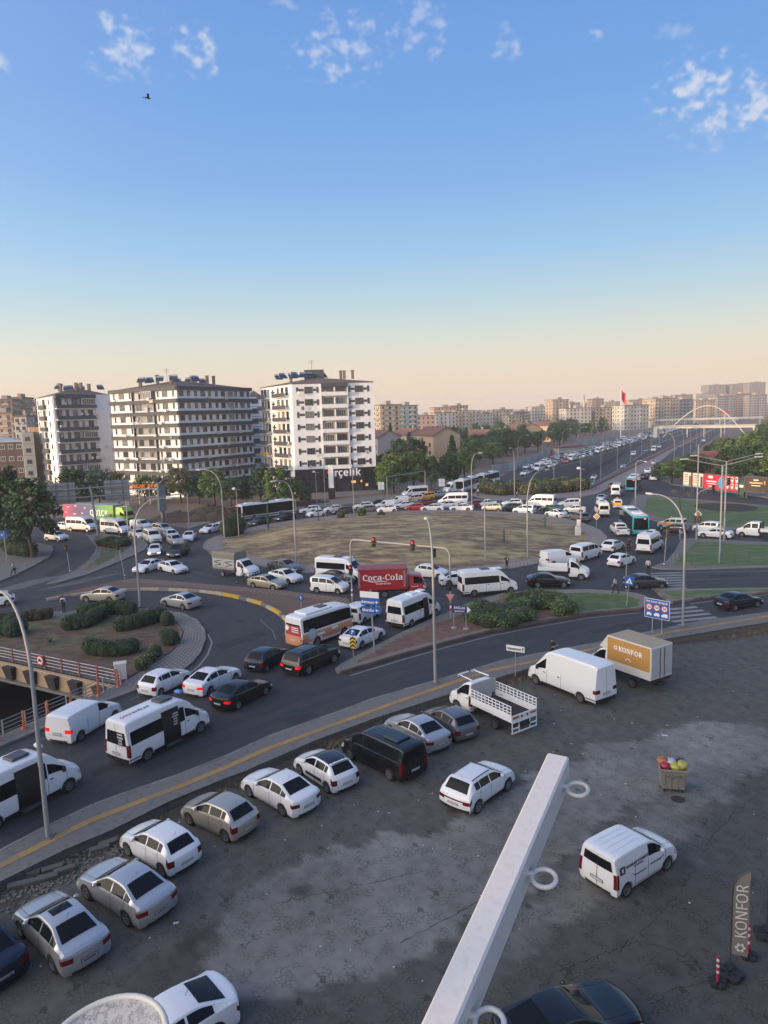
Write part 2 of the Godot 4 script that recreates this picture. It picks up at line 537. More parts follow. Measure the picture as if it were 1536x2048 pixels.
	kinds.midibus={"L":6.2,"W":2.15,"fo":1.25,"wb":3.2,"wr":.4,"yb":.32,"pf":.25,"pr":.12,"rear_glass":[-.84,.84,-.05,.6],"front_glass":[-.86,.86,.0,.84],"bus":true,
		"top":[0,2.3,.12,2.5,.5,2.68,1.5,2.76,5.6,2.76,6.05,2.7,6.2,2.55],
		"belt":[0,1.35,6.2,1.35],
		"rw":[0,.84,.4,.84,5.8,.84,6.2,.82],
		"sw":[[.35,1.4],[1.48,2.6],[2.66,3.8],[3.86,5.],[5.06,5.9]],"swc":.72,"doors":[]}
func soft(pts:Array,x:float,w:=.07)->float:
	return (lerp_line(pts,x - w)+lerp_line(pts,x)*2.0+lerp_line(pts,x+w))*.25
func arch_y(k:Dictionary,u:float)->float:
	var r:float=k.wr+.07
	for a in [k.fo,k.fo+k.wb]:
		var d:=absf(u - a)
		if d<=r+.0001:
			return maxf(k.yb,k.wr+sqrt(maxf(.0,r*r - d*d))*.98)
	return k.yb
func skin(k:Dictionary,u:float,b:float,c:float,crown:=false)->Vector3:
	var L:float=k.L
	var hw:float=k.W*.5
	var belt:=soft(k.belt,u)
	var top:=maxf(soft(k.top,u),belt+.02)
	var rw:=soft(k.rw,u)*hw
	var cr:=.035
	var y:float
	var z:float
	if c<.0:
		var t:=c+1.0
		y=lerpf(arch_y(k,u),belt,t)
		var ty:float=clampf((y - k.yb)/(belt - k.yb),.0,1.)
		z=hw*lerp_line([0,.93,.12,.975,.42,1.,.8,.99,1.,.965],ty)
	else:
		var te:=top - cr
		if c<.8:
			y=belt+(te - belt)*(c/.8)*.88
			z=lerpf(hw*.965,rw+.05,c/.8)
		else:
			var a:=(c - .8)/.2*PI*.5
			y=belt+(te - belt)*(.88+.12*sin(a))
			z=rw+.05*cos(a)
	if crown:
		y=top - cr*b*b*absf(b)
		z=rw
	z*=b
	var bb:=absf(z)/hw
	var ff:=pow(clampf(1.0 - u/.55,.0,1.),1.5)
	var fr:=pow(clampf(1.0 -(L - u)/.5,.0,1.),1.5)
	var hc:=clampf(c,-1.,1.)
	var low:float=lerp_line([-1,.10,-.75,.0,-.35,.0,0,.05,.3,.06,1,.07],hc)
	var push:float=ff*(low+k.pf*pow(bb,2.6))- fr*(low*.6+k.pr*pow(bb,2.6))
	return Vector3(L*.5 - u - push,y,z)
func skin_n(k:Dictionary,face:int,p:Vector2,off:float)->Vector3:
	var a:=at_face(k,face,p)
	var du:=at_face(k,face,p+Vector2(.012,0))- at_face(k,face,p - Vector2(.012,0))
	var dv:=at_face(k,face,p+Vector2(0,.012))- at_face(k,face,p - Vector2(0,.012))
	var n:=du.cross(dv).normalized()
	var out:=Vector3(a.x*.3,a.y - .8,a.z)
	match face:
		0:out=Vector3(0,.2,1)
		1:out=Vector3(0,.2,-1)
		2:out=Vector3.UP
		3:out=Vector3.RIGHT
		4:out=Vector3.LEFT
	if n.dot(out)<.0:
		n=-n
	return a+n*off
func at_face(k:Dictionary,face:int,p:Vector2)->Vector3:
	match face:
		0:return skin(k,p.x,1.,p.y)
		1:return skin(k,p.x,-1.,p.y)
		2:return skin(k,p.x,p.y,1.,true)
		3:return skin(k,.0,p.x,p.y)
	return skin(k,k.L,p.x,p.y)
func patch(h:Shape,k:Dictionary,face:int,q:Array,nu:=4,nv:=3,off:=.006)->void:
	var g:=[]
	for i in nu+1:
		var row:=[]
		for j in nv+1:
			var s:=float(i)/nu
			var t:=float(j)/nv
			var p:Vector2=(q[0]as Vector2).lerp(q[1],s).lerp((q[3]as Vector2).lerp(q[2],s),t)
			row.append(skin_n(k,face,p,off))
		g.append(row)
	var out:=Vector3.UP
	match face:
		0:out=Vector3(0,.2,1)
		1:out=Vector3(0,.2,-1)
		3:out=Vector3.RIGHT
		4:out=Vector3.LEFT
	for i in nu:
		for j in nv:
			h.face(g[i][j],g[i+1][j],g[i+1][j+1],g[i][j+1],out)
func rect(a:float,b:float,c:float,d:float)->Array:
	return [Vector2(a,c),Vector2(b,c),Vector2(b,d),Vector2(a,d)]
func car_body(k:Dictionary,fine:=true)->Shape:
	var h:=Shape.new()
	var us:=[]
	var L:float=k.L
	var step:=.16 if fine else .4
	if L>7.0:
		step=.5
	for e in ([.0,.03,.08,.16,.28,.42] if fine else [.0,.08,.25]):
		us.append(e)
		us.append(L - e*.9)
	var x:=.55
	while x<L - .45:
		us.append(x)
		x+=step
	var r:float=k.wr+.07
	for a in [k.fo,k.fo+k.wb]:
		if a+r>L:
			continue
		us.append(a - r - .004)
		us.append(a+r+.004)
		var m:=8 if fine else 4
		for i in m+1:
			us.append(a - r*cos(PI*i/m))
	us.sort()
	var keep:=[us[0]]
	for v in us:
		if v - keep[-1]>.0035:
			keep.append(v)
	us=keep
	var cs:Array=[-1.,-.88,-.7,-.5,-.25,-.08,.0,.2,.5,.8,.87,.94,1.] if fine else [-1.,-.8,-.4,.0,.4,.8,1.]
	var bs:Array=[-1.,-.8,-.5,-.2,.2,.5,.8,1.] if fine else [-1.,-.5,.5,1.]
	for s in [1.,-1.]:
		var prev:=[]
		for u in us:
			var row:=[]
			for c in cs:
				row.append(skin(k,u,s,c))
			if prev.size():
				for j in cs.size()- 1:
					h.face(prev[j],row[j],row[j+1],prev[j+1],Vector3(0,.3,s))
			prev=row
	var prow:=[]
	var pbot:=[]
	for u in us:
		var row:=[]
		for b in bs:
			row.append(skin(k,u,b,1.,true))
		var bot:=[skin(k,u,-1.,-1.),skin(k,u,1.,-1.)]
		if prow.size():
			for j in bs.size()- 1:
				h.face(prow[j],row[j],row[j+1],prow[j+1],Vector3.UP)
			h.face(pbot[0],bot[0],bot[1],pbot[1],Vector3.DOWN)
		prow=row
		pbot=bot
	for e in [[.0,Vector3.RIGHT],[L,Vector3.LEFT]]:
		for i in bs.size()- 1:
			for j in cs.size():
				var c0:float=cs[j]
				var a0:=skin(k,e[0],bs[i],c0)
				var a1:=skin(k,e[0],bs[i+1],c0)
				var b0:Vector3
				var b1:Vector3
				if j==cs.size()- 1:
					b0=skin(k,e[0],bs[i],1.,true)
					b1=skin(k,e[0],bs[i+1],1.,true)
				else:
					b0=skin(k,e[0],bs[i],cs[j+1])
					b1=skin(k,e[0],bs[i+1],cs[j+1])
				h.face(a0,a1,b1,b0,e[1])
	return h
func tyre_mesh(r:float,w:float,seg:=18)->ArrayMesh:
	var h:=Shape.new()
	var b:=Basis(Vector3.RIGHT,PI*.5)
	h.lathe([Vector2(r*.62,-w*.5),Vector2(r*.9,-w*.5),Vector2(r*.98,-w*.4),Vector2(r,-w*.2),Vector2(r,w*.2),Vector2(r*.98,w*.4),Vector2(r*.9,w*.5),Vector2(r*.62,w*.5)],seg,Vector3.ZERO,b)
	return h.done(40)
func rim_mesh(r:float,w:float,spokes:int,m_rim:Material,m_dark:Material)->ArrayMesh:
	var m:=ArrayMesh.new()
	for side in [1.,-1.]:
		var h:=Shape.new()
		var b:=Basis(Vector3.RIGHT,PI*.5*side)
		h.lathe([Vector2(r*.001,w*.28),Vector2(r*.58,w*.28)],16,Vector3.ZERO,b)
		h.smooth(40)
		h.add_to(m,m_dark)
		var g:=Shape.new()
		g.lathe([Vector2(r*.001,w*.44),Vector2(r*.14,w*.44),Vector2(r*.16,w*.36)],10,Vector3.ZERO,b)
		g.lathe([Vector2(r*.54,w*.3),Vector2(r*.56,w*.49),Vector2(r*.65,w*.51),Vector2(r*.66,w*.45)],18,Vector3.ZERO,b)
		for i in spokes:
			var a:=TAU*i/spokes
			var d:=Vector3(cos(a),sin(a),0)
			g.box(d*r*.34+Vector3(0,0,-w*.4*side),Vector3(r*.5,r*(.9/spokes),w*.08),Basis(Vector3(0,0,1),a))
		g.add_to(m,m_rim)
	return m
func lamp_shape(k:Dictionary,face:int,s:float,q:Array,side_u:Array)->Shape:
	var h:=Shape.new()
	var r:=rect(q[0]*s,q[1]*s,q[2],q[3])
	patch(h,k,face,r,3,2,.008)
	var sf:=0 if s>.0 else 1
	patch(h,k,sf,rect(side_u[0],side_u[1],q[2],q[3]),3,2,.008)
	return h
func proto(kind:String,level:int)->Node3D:
	var key:="%s%d"%[kind,level]
	if protos.has(key):
		return protos[key]
	var k:Dictionary=kinds[kind]
	var L:float=k.L
	var o:=Node3D.new()
	var glass:=mat("car_glass",lin(.008,.010,.013),.07,.0,.30)
	var black:=mat("car_plastic",lin(.018,.018,.02),.55)
	var head:StandardMaterial3D=mat("headlamp",lin(.55,.58,.6),.12,.3)
	var tail:StandardMaterial3D=mat("tail_lamp",lin(.12,.006,.008),.15)
	var tyre:=mat("tyre",lin(.012,.012,.013),.85)
	var alloy:=mat("alloy",lin(.36,.37,.39),.35,.8)
	var plate:=mat("plate",lin(.42,.43,.44),.5)
	var high:bool=k.has("high") or k.has("bus") or k.has("cab")
	var body:=car_body(k,level<2)
	var body_mesh:=body.done(36)
	var swc:float=k.get("swc",.76)
	var parts:={}
	var ws:=Shape.new()
	if k.has("ws"):
		patch(ws,k,2,[Vector2(k.ws[0],-.93),Vector2(k.ws[1],-.9),Vector2(k.ws[1],.9),Vector2(k.ws[0],.93)],5,5,.007)
	if k.has("front_glass"):
		var fg:Array=k.front_glass
		patch(ws,k,3,rect(fg[0],fg[1],fg[2],fg[3]),6,5,.012)
	ws.smooth(40)
	var rg:=Shape.new()
	if k.has("bl"):
		patch(rg,k,2,[Vector2(k.bl[0],-.86),Vector2(k.bl[1],-.88),Vector2(k.bl[1],.88),Vector2(k.bl[0],.86)],5,5,.007)
	if k.has("rear_glass"):
		var q:Array=k.rear_glass
		patch(rg,k,4,rect(q[0],q[1],q[2],q[3]),6,4,.01)
	rg.smooth(40)
	var low:=-.42 if not high else -.35
	var lamps_f:=[lamp_shape(k,3,1.,[.5,1.,low,-.1],[.0,.42]),lamp_shape(k,3,-1.,[.5,1.,low,-.1],[.0,.42])]
	var tl:=[.6,1.,-.36,-.12]
	var tu:=[L - .24,L]
	if kind=="hatch":
		tl=[.7,1.,-.42,.02]
		tu=[L - .2,L]
	if k.has("rear_glass") and not k.has("bus"):
		tl=[.84,1.,-.62,.05]
		tu=[L - .16,L]
	if k.has("bus"):
		tl=[.82,.98,-.8,-.4]
		tu=[L - .12,L]
	var lamps_r:=[lamp_shape(k,4,1.,tl,tu),lamp_shape(k,4,-1.,tl,tu)]
	var grille:=Shape.new()
	patch(grille,k,3,rect(-.46,.46,-.42,-.2),4,1,.008)
	patch(grille,k,3,rect(-.62,.62,-.92,-.66),4,2,.008)
	var trim:=Shape.new()
	patch(trim,k,4,rect(-.7,.7,-.99,-.86),4,1,.008)
	if k.has("clad"):
		patch(trim,k,4,rect(-.98,.98,-.99,-.72),5,1,.012)
		patch(trim,k,3,rect(-.98,.98,-.99,-.8),5,1,.012)
		for f in [0,1]:
			patch(trim,k,f,rect(k.fo+k.wr+.1,k.fo+k.wb - k.wr - .1,-.99,-.84),5,1,.01)
			if not k.has("cab"):
				patch(trim,k,f,rect(k.fo+k.wb+k.wr+.1,L,-.99,-.74),3,1,.01)
			patch(trim,k,f,rect(.0,k.fo - k.wr - .1,-.99,-.8),3,1,.01)
	var fp:=Shape.new()
	patch(fp,k,3,rect(-.3,.3,-.64,-.5),2,1,.018)
	var rp:=Shape.new()
	var ry:=[-.52,-.38] if not k.has("rear_glass") else [-.6,-.48]
	patch(rp,k,4,rect(-.3,.3,ry[0],ry[1]),2,1,.016)
	var wheels:=[]
	var ww:=.21 if k.wr<.38 else .28
	for a in [k.fo,k.fo+k.wb]:
		for s in [-1.,1.]:
			if a+.2<L or k.has("cab"):
				wheels.append(Vector3(L*.5 - a,k.wr,s*(k.W*.5 - ww*.5 - .005)))
	if level==2:
		var m:=body_mesh
		var gl:=Shape.new()
		for x in [ws,rg]:
			gl.p.append_array(x.p); gl.n.append_array(x.n); gl.uv.append_array(x.uv)
		for f in [0,1]:
			for w in k.sw:
				patch(gl,k,f,rect(w[0],w[1],.1,swc),2,1,.008)
		gl.add_to(m,glass)
		var dk:=Shape.new()
		for w in wheels:
			dk.lathe([Vector2(.01,ww*.5),Vector2(k.wr,ww*.5),Vector2(k.wr,-ww*.5),Vector2(.01,-ww*.5)],10,w,Basis(Vector3.RIGHT,PI*.5))
			dk.lathe([Vector2(k.wr,ww*.5),Vector2(.01,ww*.5)],10,w,Basis(Vector3.RIGHT,PI*.5))
			dk.lathe([Vector2(.01,-ww*.5),Vector2(k.wr,-ww*.5)],10,w,Basis(Vector3.RIGHT,PI*.5))
		for x in [grille,trim]:
			dk.p.append_array(x.p); dk.n.append_array(x.n); dk.uv.append_array(x.uv)
		dk.add_to(m,tyre)
		var hl:=Shape.new()
		for x in lamps_f+[fp]:
			hl.p.append_array(x.p); hl.n.append_array(x.n); hl.uv.append_array(x.uv)
		hl.add_to(m,head)
		var tk:=Shape.new()
		for x in lamps_r:
			tk.p.append_array(x.p); tk.n.append_array(x.n); tk.uv.append_array(x.uv)
		tk.add_to(m,tail)
		var solo:=MeshInstance3D.new()
		solo.mesh=m
		protos[key]=solo
		return solo
	put("body",body_mesh,null,o)
	if ws.p.size():
		put("windscreen",ws.done(),glass,o)
	if rg.p.size():
		put("rear_window",rg.done(),glass,o)
	for f in [0,1]:
		for w in k.sw:
			var g:=Shape.new()
			patch(g,k,f,rect(w[0],w[1],.1,swc),6,3,.007)
			put("side_window",g.done(40),glass,o)
	for x in lamps_f:
		put("headlight",x.done(40),head,o)
	for x in lamps_r:
		put("tail_light",x.done(40),tail,o)
	put("grille",grille.done(40),black,o)
	put("bumper_trim",trim.done(40),black,o).set_meta("kind","stuff")
	if level==0:
		var pf:=Shape.new()
		patch(pf,k,4,rect(-.33,.33,ry[0]- .02,ry[1]+.02),2,1,.012)
		put("plate_frame",pf.done(),black,o)
	put("front_plate",fp.done(),plate,o)
	put("rear_plate",rp.done(),plate,o)
	var tm:=tyre_mesh(k.wr,ww)
	var rm:=rim_mesh(k.wr,ww,5 if not high else 8,alloy,black)
	for w in wheels:
		var t:=put("wheel",tm,tyre,o,w)
		put("rim",rm,null,t)
	if not k.has("bus") or true:
		var sh:=SphereMesh.new()
		sh.radius=.5
		sh.height=1.0
		sh.radial_segments=10
		sh.rings=6
		var mu:float=(k.ws[0]+.3) if k.has("ws") else .15
		for s in [-1.,1.]:
			var c:=skin(k,mu,s,.12)
			var sz:=Vector3(.16,.17,.22) if not high else Vector3(.18,.36,.24)
			put("mirror",sh,null if not high else black,o,c+Vector3(.02,.06,s*sz.z*.42),Basis.from_scale(sz))
	if level==0:
		var gap:=mat("door_gap",lin(.015,.015,.017),.9)
		var seams:=Shape.new()
		for f in [0,1]:
			for d in k.doors:
				patch(seams,k,f,rect(d,d+.022,-.86,.06),1,8,.003)
			if k.doors.size()>1:
				patch(seams,k,f,rect(k.doors[0],k.doors[-1],-.875,-.855),10,1,.003)
		if k.has("ws") and not k.has("cab"):
			for b in [-.84,.82]:
				patch(seams,k,2,[Vector2(.3,b),Vector2(k.ws[0]- .08,b),Vector2(k.ws[0]- .08,b+.02),Vector2(.3,b+.02)],6,1,.003)
			patch(seams,k,2,rect(k.ws[0]- .1,k.ws[0]- .02,-.86,.86),1,4,.004)
		if not k.has("rear_glass"):
			if k.has("high"):
				patch(seams,k,4,rect(-.012,.012,-.75,.9),1,8,.004)
			else:
				patch(seams,k,4,rect(-.75,.75,-.56,-.545),4,1,.003)
		elif not k.has("bus"):
			patch(seams,k,4,rect(-.012,.012,-.8,.9),1,8,.012)
		put("panel_gaps",seams.done(40),gap,o).set_meta("kind","stuff")
		for f in [0,1]:
			for i in k.doors.size()-(0 if high else 1):
				if high and i>1:
					continue
				var hs:=Shape.new()
				var d:float=k.doors[i+1] if i+1<k.doors.size() else k.doors[i]+1.0
				patch(hs,k,f,rect(d - .3,d - .1,-.16,-.1),3,1,.025)
				put("door_handle",hs.done(40),null if not high else black,o)
		if k.has("bl") or kind=="mpv":
			var at:=skin(k,lerp_line([0,0,9,9],L*.72 if not k.has("bl") else k.bl[0]- .18),.0,1.,true)
			put("antenna",tube_mesh([at,at+Vector3(-.12,.2,0)],.008,5),black,o)
	if k.has("ribs") and level==0:
		for i in 4:
			var b:=-.6+.4*i
			var rb:=Shape.new()
			patch(rb,k,2,rect(k.ws[1]+.4,L - .3,b - .02,b+.02),6,1,.012)
			put("roof_rib",rb.done(40),null,o)
	protos[key]=o
	return o
const PAINTED:=["body","mirror","door_handle","roof_rib"]
func paint(name_:String)->StandardMaterial3D:
	var c:={
		"white":[lin(.70,.71,.72),.22,.0],"offwhite":[lin(.70,.70,.66),.3,.0],"silver":[lin(.46,.47,.48),.28,.55],"champagne":[lin(.44,.41,.35),.3,.5],
		"beige":[lin(.36,.33,.26),.3,.45],"grey":[lin(.13,.135,.145),.28,.4],"darkgrey":[lin(.05,.052,.058),.25,.3],"black":[lin(.010,.011,.013),.16,.0],
		"navy":[lin(.010,.016,.034),.18,.1],"red":[lin(.36,.015,.025),.22,.0],"darkred":[lin(.16,.015,.02),.25,.0],"yellow":[lin(.72,.36,.04),.3,.0],
		"green":[lin(.02,.07,.06),.25,.2],"blue":[lin(.05,.13,.3),.25,.1],"orange":[lin(.55,.24,.12),.35,.0],"teal":[lin(.04,.32,.40),.3,.0],"lime":[lin(.26,.50,.05),.35,.0],
		"truckred":[lin(.33,.012,.02),.35,.0],
	}
	var d:Array=c[name_]
	var m:=mat("paint_"+name_,d[0],d[1],d[2])
	m.clearcoat_enabled=true
	m.clearcoat=.6 if d[0].v>.25 else .25
	m.clearcoat_roughness=.06
	return m
func vehicle(kind:String,level:int,colour:String,x:float,z:float,turn:float,called:String,label:String,category:String,group:="",y:=.0)->Node3D:
	var pr:=proto(kind,level)
	var o:Node3D=pr.duplicate()
	o.name=numbered(called)
	add_child(o,true)
	o.position=Vector3(x,y,z)
	o.rotation.y=turn
	tag(o,label,category,group)
	recolour(o,colour)
	return o
func recolour(o:Node3D,colour:String)->void:
	var pm:=paint(colour)
	if o is MeshInstance3D:
		(o as MeshInstance3D).set_surface_override_material(0,pm)
		return
	for ch in o.get_children():
		var nm:=String(ch.name)
		for w in PAINTED:
			if nm.begins_with(w) and ch.material_override==null:
				ch.material_override=pm
func sheet(h:Shape,poly:PackedVector2Array,y:float)->void:
	var m:=O - R*11.0
	for side in [1.,-1.]:
		var half:=PackedVector2Array([m - A*900.,m+A*9000.,m+A*9000.0+R*9000.0*side,m - A*900.0+R*9000.0*side])
		for q in Geometry2D.intersect_polygons(poly,half):
			var list:=[q]
			for c in cuts:
				var next:=[]
				for l in list:
					next.append_array(Geometry2D.clip_polygons(l,c))
				list=next
			for l in list:
				h.poly(l,y)
func kerbed(called:String,poly:PackedVector2Array,y:float,top:Material,side:Material)->MeshInstance3D:
	var m:=ArrayMesh.new()
	var h:=Shape.new()
	sheet(h,poly,y)
	h.add_to(m,top)
	var k:=Shape.new()
	var cl:=poly
	if not Geometry2D.is_polygon_clockwise(poly):
		cl=poly.duplicate()
		cl.reverse()
	for i in cl.size():
		var a:=cl[i]
		var b:=cl[(i+1)%cl.size()]
		var inside:=false
		for c in cuts:
			if Geometry2D.is_point_in_polygon((a+b)*.5,c):
				inside=true
		if inside:
			continue
		var n:=Vector3(b.y - a.y,0,a.x - b.x)
		var mid:=(a+b)*.5+Vector2(n.x,n.z).normalized()*.05
		if Geometry2D.is_point_in_polygon(mid,poly):
			n=-n
		k.face(Vector3(a.x,y,a.y),Vector3(b.x,y,b.y),Vector3(b.x,-.02,b.y),Vector3(a.x,-.02,a.y),n)
	k.add_to(m,side)
	return struct(called,m,null)
func kerbstones(owner_:Node3D,line:PackedVector2Array,length:float,height:float,mats_:Array,closed:=false,wide:=.22,pattern:=1)->void:
	var pts:=line.duplicate()
	if closed:
		pts.append(line[0])
	var meshes:={}
	var left:=.0
	var count:=0
	for i in pts.size()- 1:
		var a:=pts[i]
		var b:=pts[i+1]
		var d:=(b - a)
		var seg:=d.length()
		if seg<.05:
			continue
		var cnt:=maxi(1,int(round(seg/length)))
		var l:=seg/cnt
		var key:=int(l*50)
		if not meshes.has(key):
			meshes[key]=box_mesh(Vector3(key/50.0 - .015,height,wide),.025)
		for j in cnt:
			var c:=a+d*((j+.5)/cnt)
			var m:Material=mats_[int(count/pattern)%mats_.size()]
			put("kerbstone",meshes[key],m,owner_,Vector3(c.x,height*.5+rng.randf_range(-.008,.008),c.y),Basis(Vector3.UP,atan2(-d.y,d.x)+rng.randf_range(-.01,.01)))
			count+=1
func worn(called:String,poly:PackedVector2Array,y:float,cell:float,material:Material,tone:Callable,bump:=.0)->MeshInstance3D:
	var lo:=poly[0]
	var hi:=poly[0]
	for p in poly:
		lo=lo.min(p)
		hi=hi.max(p)
	var nx:=int(ceil((hi.x - lo.x)/cell))
	var nz:=int(ceil((hi.y - lo.y)/cell))
	var vp:=PackedVector3Array()
	var vn:=PackedVector3Array()
	var vc:=PackedColorArray()
	var vu:=PackedVector2Array()
	var idx:=PackedInt32Array()
	var slot:={}
	for j in nz+1:
		for i in nx+1:
			var p:=Vector2(lo.x+i*cell,lo.y+j*cell)
			if not Geometry2D.is_point_in_polygon(p,poly):
				continue
			slot[j*(nx+1)+i]=vp.size()
			vp.append(Vector3(p.x,y+(bump_at(p,poly)*bump if bump>.0 else .0),p.y))
			vn.append(Vector3.UP)
			vc.append(tone.call(p))
			vu.append(p)
	for j in nz:
		for i in nx:
			var k:=j*(nx+1)+i
			if slot.has(k) and slot.has(k+1) and slot.has(k+nx+1) and slot.has(k+nx+2):
				var a:int=slot[k]
				var b:int=slot[k+1]
				var c:int=slot[k+nx+2]
				var d:int=slot[k+nx+1]
				idx.append_array([a,b,c,a,c,d])
	var arr:=[]
	arr.resize(Mesh.ARRAY_MAX)
	arr[Mesh.ARRAY_VERTEX]=vp
	arr[Mesh.ARRAY_NORMAL]=vn
	arr[Mesh.ARRAY_COLOR]=vc
	arr[Mesh.ARRAY_TEX_UV]=vu
	arr[Mesh.ARRAY_INDEX]=idx
	if bump>.0:
		var nn:=PackedVector3Array()
		nn.resize(vp.size())
		for t in range(0,idx.size(),3):
			var n:=(vp[idx[t+2]]- vp[idx[t]]).cross(vp[idx[t+1]]- vp[idx[t]])
			for q in 3:
				nn[idx[t+q]]+=n
		for i in nn.size():
			nn[i]=nn[i].normalized() if nn[i].length()>0 else Vector3.UP
		arr[Mesh.ARRAY_NORMAL]=nn
	var m:=ArrayMesh.new()
	m.add_surface_from_arrays(Mesh.PRIMITIVE_TRIANGLES,arr)
	return struct(called,m,material)
func bump_at(p:Vector2,poly:PackedVector2Array)->float:
	var d:=1e9
	for i in poly.size():
		d=minf(d,Geometry2D.get_closest_point_to_segment(p,poly[i],poly[(i+1)%poly.size()]).distance_to(p))
	return smoothstep(.0,14.,d)
func tinted_mat(key:String,n:FastNoiseLite,cols:Array,metres:float,rough:=.9,size:=1024,stops:=[])->StandardMaterial3D:
	var m:=surf_mat(key,n,cols,metres,rough,size,stops)
	m.vertex_color_use_as_albedo=true
	return m
func crack_picture()->ImageTexture:
	var s:=1024
	var f:=noise(31,.022,FastNoiseLite.TYPE_CELLULAR,1)
	f.cellular_return_type=FastNoiseLite.RETURN_DISTANCE2_SUB
	f.cellular_jitter=1.1
	f.domain_warp_enabled=true
	f.domain_warp_amplitude=14.0
	f.domain_warp_frequency=.02
	var im:=f.get_seamless_image(s,s,false,false,.12,false)
	var gr:=noise(8,.35,FastNoiseLite.TYPE_SIMPLEX,3,.7).get_seamless_image(s,s)
	var big:=noise(12,.006,FastNoiseLite.TYPE_SIMPLEX_SMOOTH,4).get_seamless_image(s,s)
	var wh:=noise(44,.004,FastNoiseLite.TYPE_SIMPLEX_SMOOTH,2).get_seamless_image(s,s)
	var out:=Image.create(s,s,false,Image.FORMAT_RGB8)
	for y in s:
		for x in s:
			var d:=im.get_pixel(x,y).r
			var amount:=smoothstep(.38,.62,wh.get_pixel(x,y).r)
			var crack:=(1.0 - smoothstep(.0,.085,d))*amount
			var v:=.80+(gr.get_pixel(x,y).r - .5)*.26+(big.get_pixel(x,y).r - .5)*.12
			v*=1.0 - .30*crack
			out.set_pixel(x,y,Color(v,v,v))
	return ImageTexture.create_from_image(out)
func ground()->void:
	var p0:=W(-19.52,-49)
	var pl:=W(-31.4,-55.4)
	var ld:=(pl - p0).normalized()
	cuts.append(PackedVector2Array([p0,p0+ld*24.,p0+ld*24.0 - A*90.,p0 - A*90.]))
	cuts.append(PackedVector2Array([hw(2,0),hw(2,-22),hw(262,-20),hw(262,-1)]))
	var dirt:=surf_mat("dirt",noise(3,.012,FastNoiseLite.TYPE_SIMPLEX_SMOOTH,6,.6),[lin(.099,.076,.060),lin(.191,.141,.103),lin(.141,.109,.083),lin(.248,.191,.141)],26.,.95,1024)
	var line:=pv([-19.47,-22.94,-16.31,-27.03,-14.62,-29.07,-13.03,-30.54,-11.09,-32.86,-8.76,-35,-7.86,-35.7,-4.39,-39.1,-.96,-41.9,3.78,-45.2,8.04,-48.3,10.28,-49.7,16.19,-52.4,22.62,-55.4,28.18,-57.4,32.61,-58.9,44,-61.5])
	var poly:=line.duplicate()
	poly.append_array(PackedVector2Array([W(400,-60),W(2600,-60),W(2600,-2700),W(-2600,-2700),W(-2600,300),W(-70,300),W(-60,20)]))
	var h:=Shape.new()
	sheet(h,poly,.0)
	struct("ground",h.done(),dirt)
	var bank:=Shape.new()
	var y0:=-.32
	for i in line.size()- 1:
		var a:=line[i]
		var b:=line[i+1]
		bank.face(V(a.x,.12,a.y),V(b.x,.12,b.y),V(b.x,y0 - .1,b.y),V(a.x,y0 - .1,a.y),V(.4,0,1))
	struct("bank_wall",bank.done(),surf_mat("old_concrete",noise(6,.03),[lin(.046,.043,.039),lin(.117,.111,.101),lin(.078,.073,.068)],5.,.95))
	var lot:=line.duplicate()
	lot.append_array(PackedVector2Array([W(75,-40),W(60,-9),W(-42,-9)]))
	var na:=noise(21,.05,FastNoiseLite.TYPE_SIMPLEX_SMOOTH,5,.55)
	var nb:=noise(22,.35,FastNoiseLite.TYPE_SIMPLEX_SMOOTH,4,.6)
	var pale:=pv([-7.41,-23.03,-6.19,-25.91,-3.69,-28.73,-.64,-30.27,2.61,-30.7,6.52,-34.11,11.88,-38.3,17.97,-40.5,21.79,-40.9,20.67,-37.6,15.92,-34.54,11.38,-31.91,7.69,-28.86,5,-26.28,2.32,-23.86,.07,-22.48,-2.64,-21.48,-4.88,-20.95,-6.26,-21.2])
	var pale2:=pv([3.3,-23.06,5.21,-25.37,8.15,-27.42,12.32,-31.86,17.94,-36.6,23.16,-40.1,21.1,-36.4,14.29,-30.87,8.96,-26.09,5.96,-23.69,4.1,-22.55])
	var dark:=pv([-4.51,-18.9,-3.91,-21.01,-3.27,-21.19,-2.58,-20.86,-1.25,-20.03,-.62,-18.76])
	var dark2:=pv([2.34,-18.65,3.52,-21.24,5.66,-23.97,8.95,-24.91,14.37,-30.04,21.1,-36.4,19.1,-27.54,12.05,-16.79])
	var spots:=[[W(-7.15,-23.81),1.,.5],[W(-3.87,-26.46),.55,.4],[W(12.88,-27.35),.45,1.25],[W(9.24,-21.83),.4,.55],[W(-7.96,-21.91),1.6,.7],[W(9.62,-32.47),2.2,.82],[W(1.27,-27.77),1.2,.85]]
	var tone:=func(p:Vector2)->Color:
		var v:=.108+na.get_noise_2d(p.x,p.y)*.018+nb.get_noise_2d(p.x,p.y)*.007
		var warm:=.04+.05*na.get_noise_2d(p.y+40.,p.x)
		var q:=p+W(nb.get_noise_2d(p.x*.6,p.y*.6),nb.get_noise_2d(p.y*.6,p.x*.6+9.))*1.1
		var k:=.0
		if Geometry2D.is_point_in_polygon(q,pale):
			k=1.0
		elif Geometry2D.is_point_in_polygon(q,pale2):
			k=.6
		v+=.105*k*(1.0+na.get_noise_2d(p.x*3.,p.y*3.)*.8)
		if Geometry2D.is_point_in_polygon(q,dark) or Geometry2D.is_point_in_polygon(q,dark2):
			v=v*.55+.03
		for s in spots:
			var d:float=(p - s[0]).length()/s[1]+nb.get_noise_2d(p.x*2.,p.y*2.)*.5
			v*=lerpf(s[2],1.,smoothstep(.4,1.3,d))
		v=clampf(v*1.3,.02,.42)
		return Color(v*(1.0+warm*.6),v,v*(.94 - warm*.5))
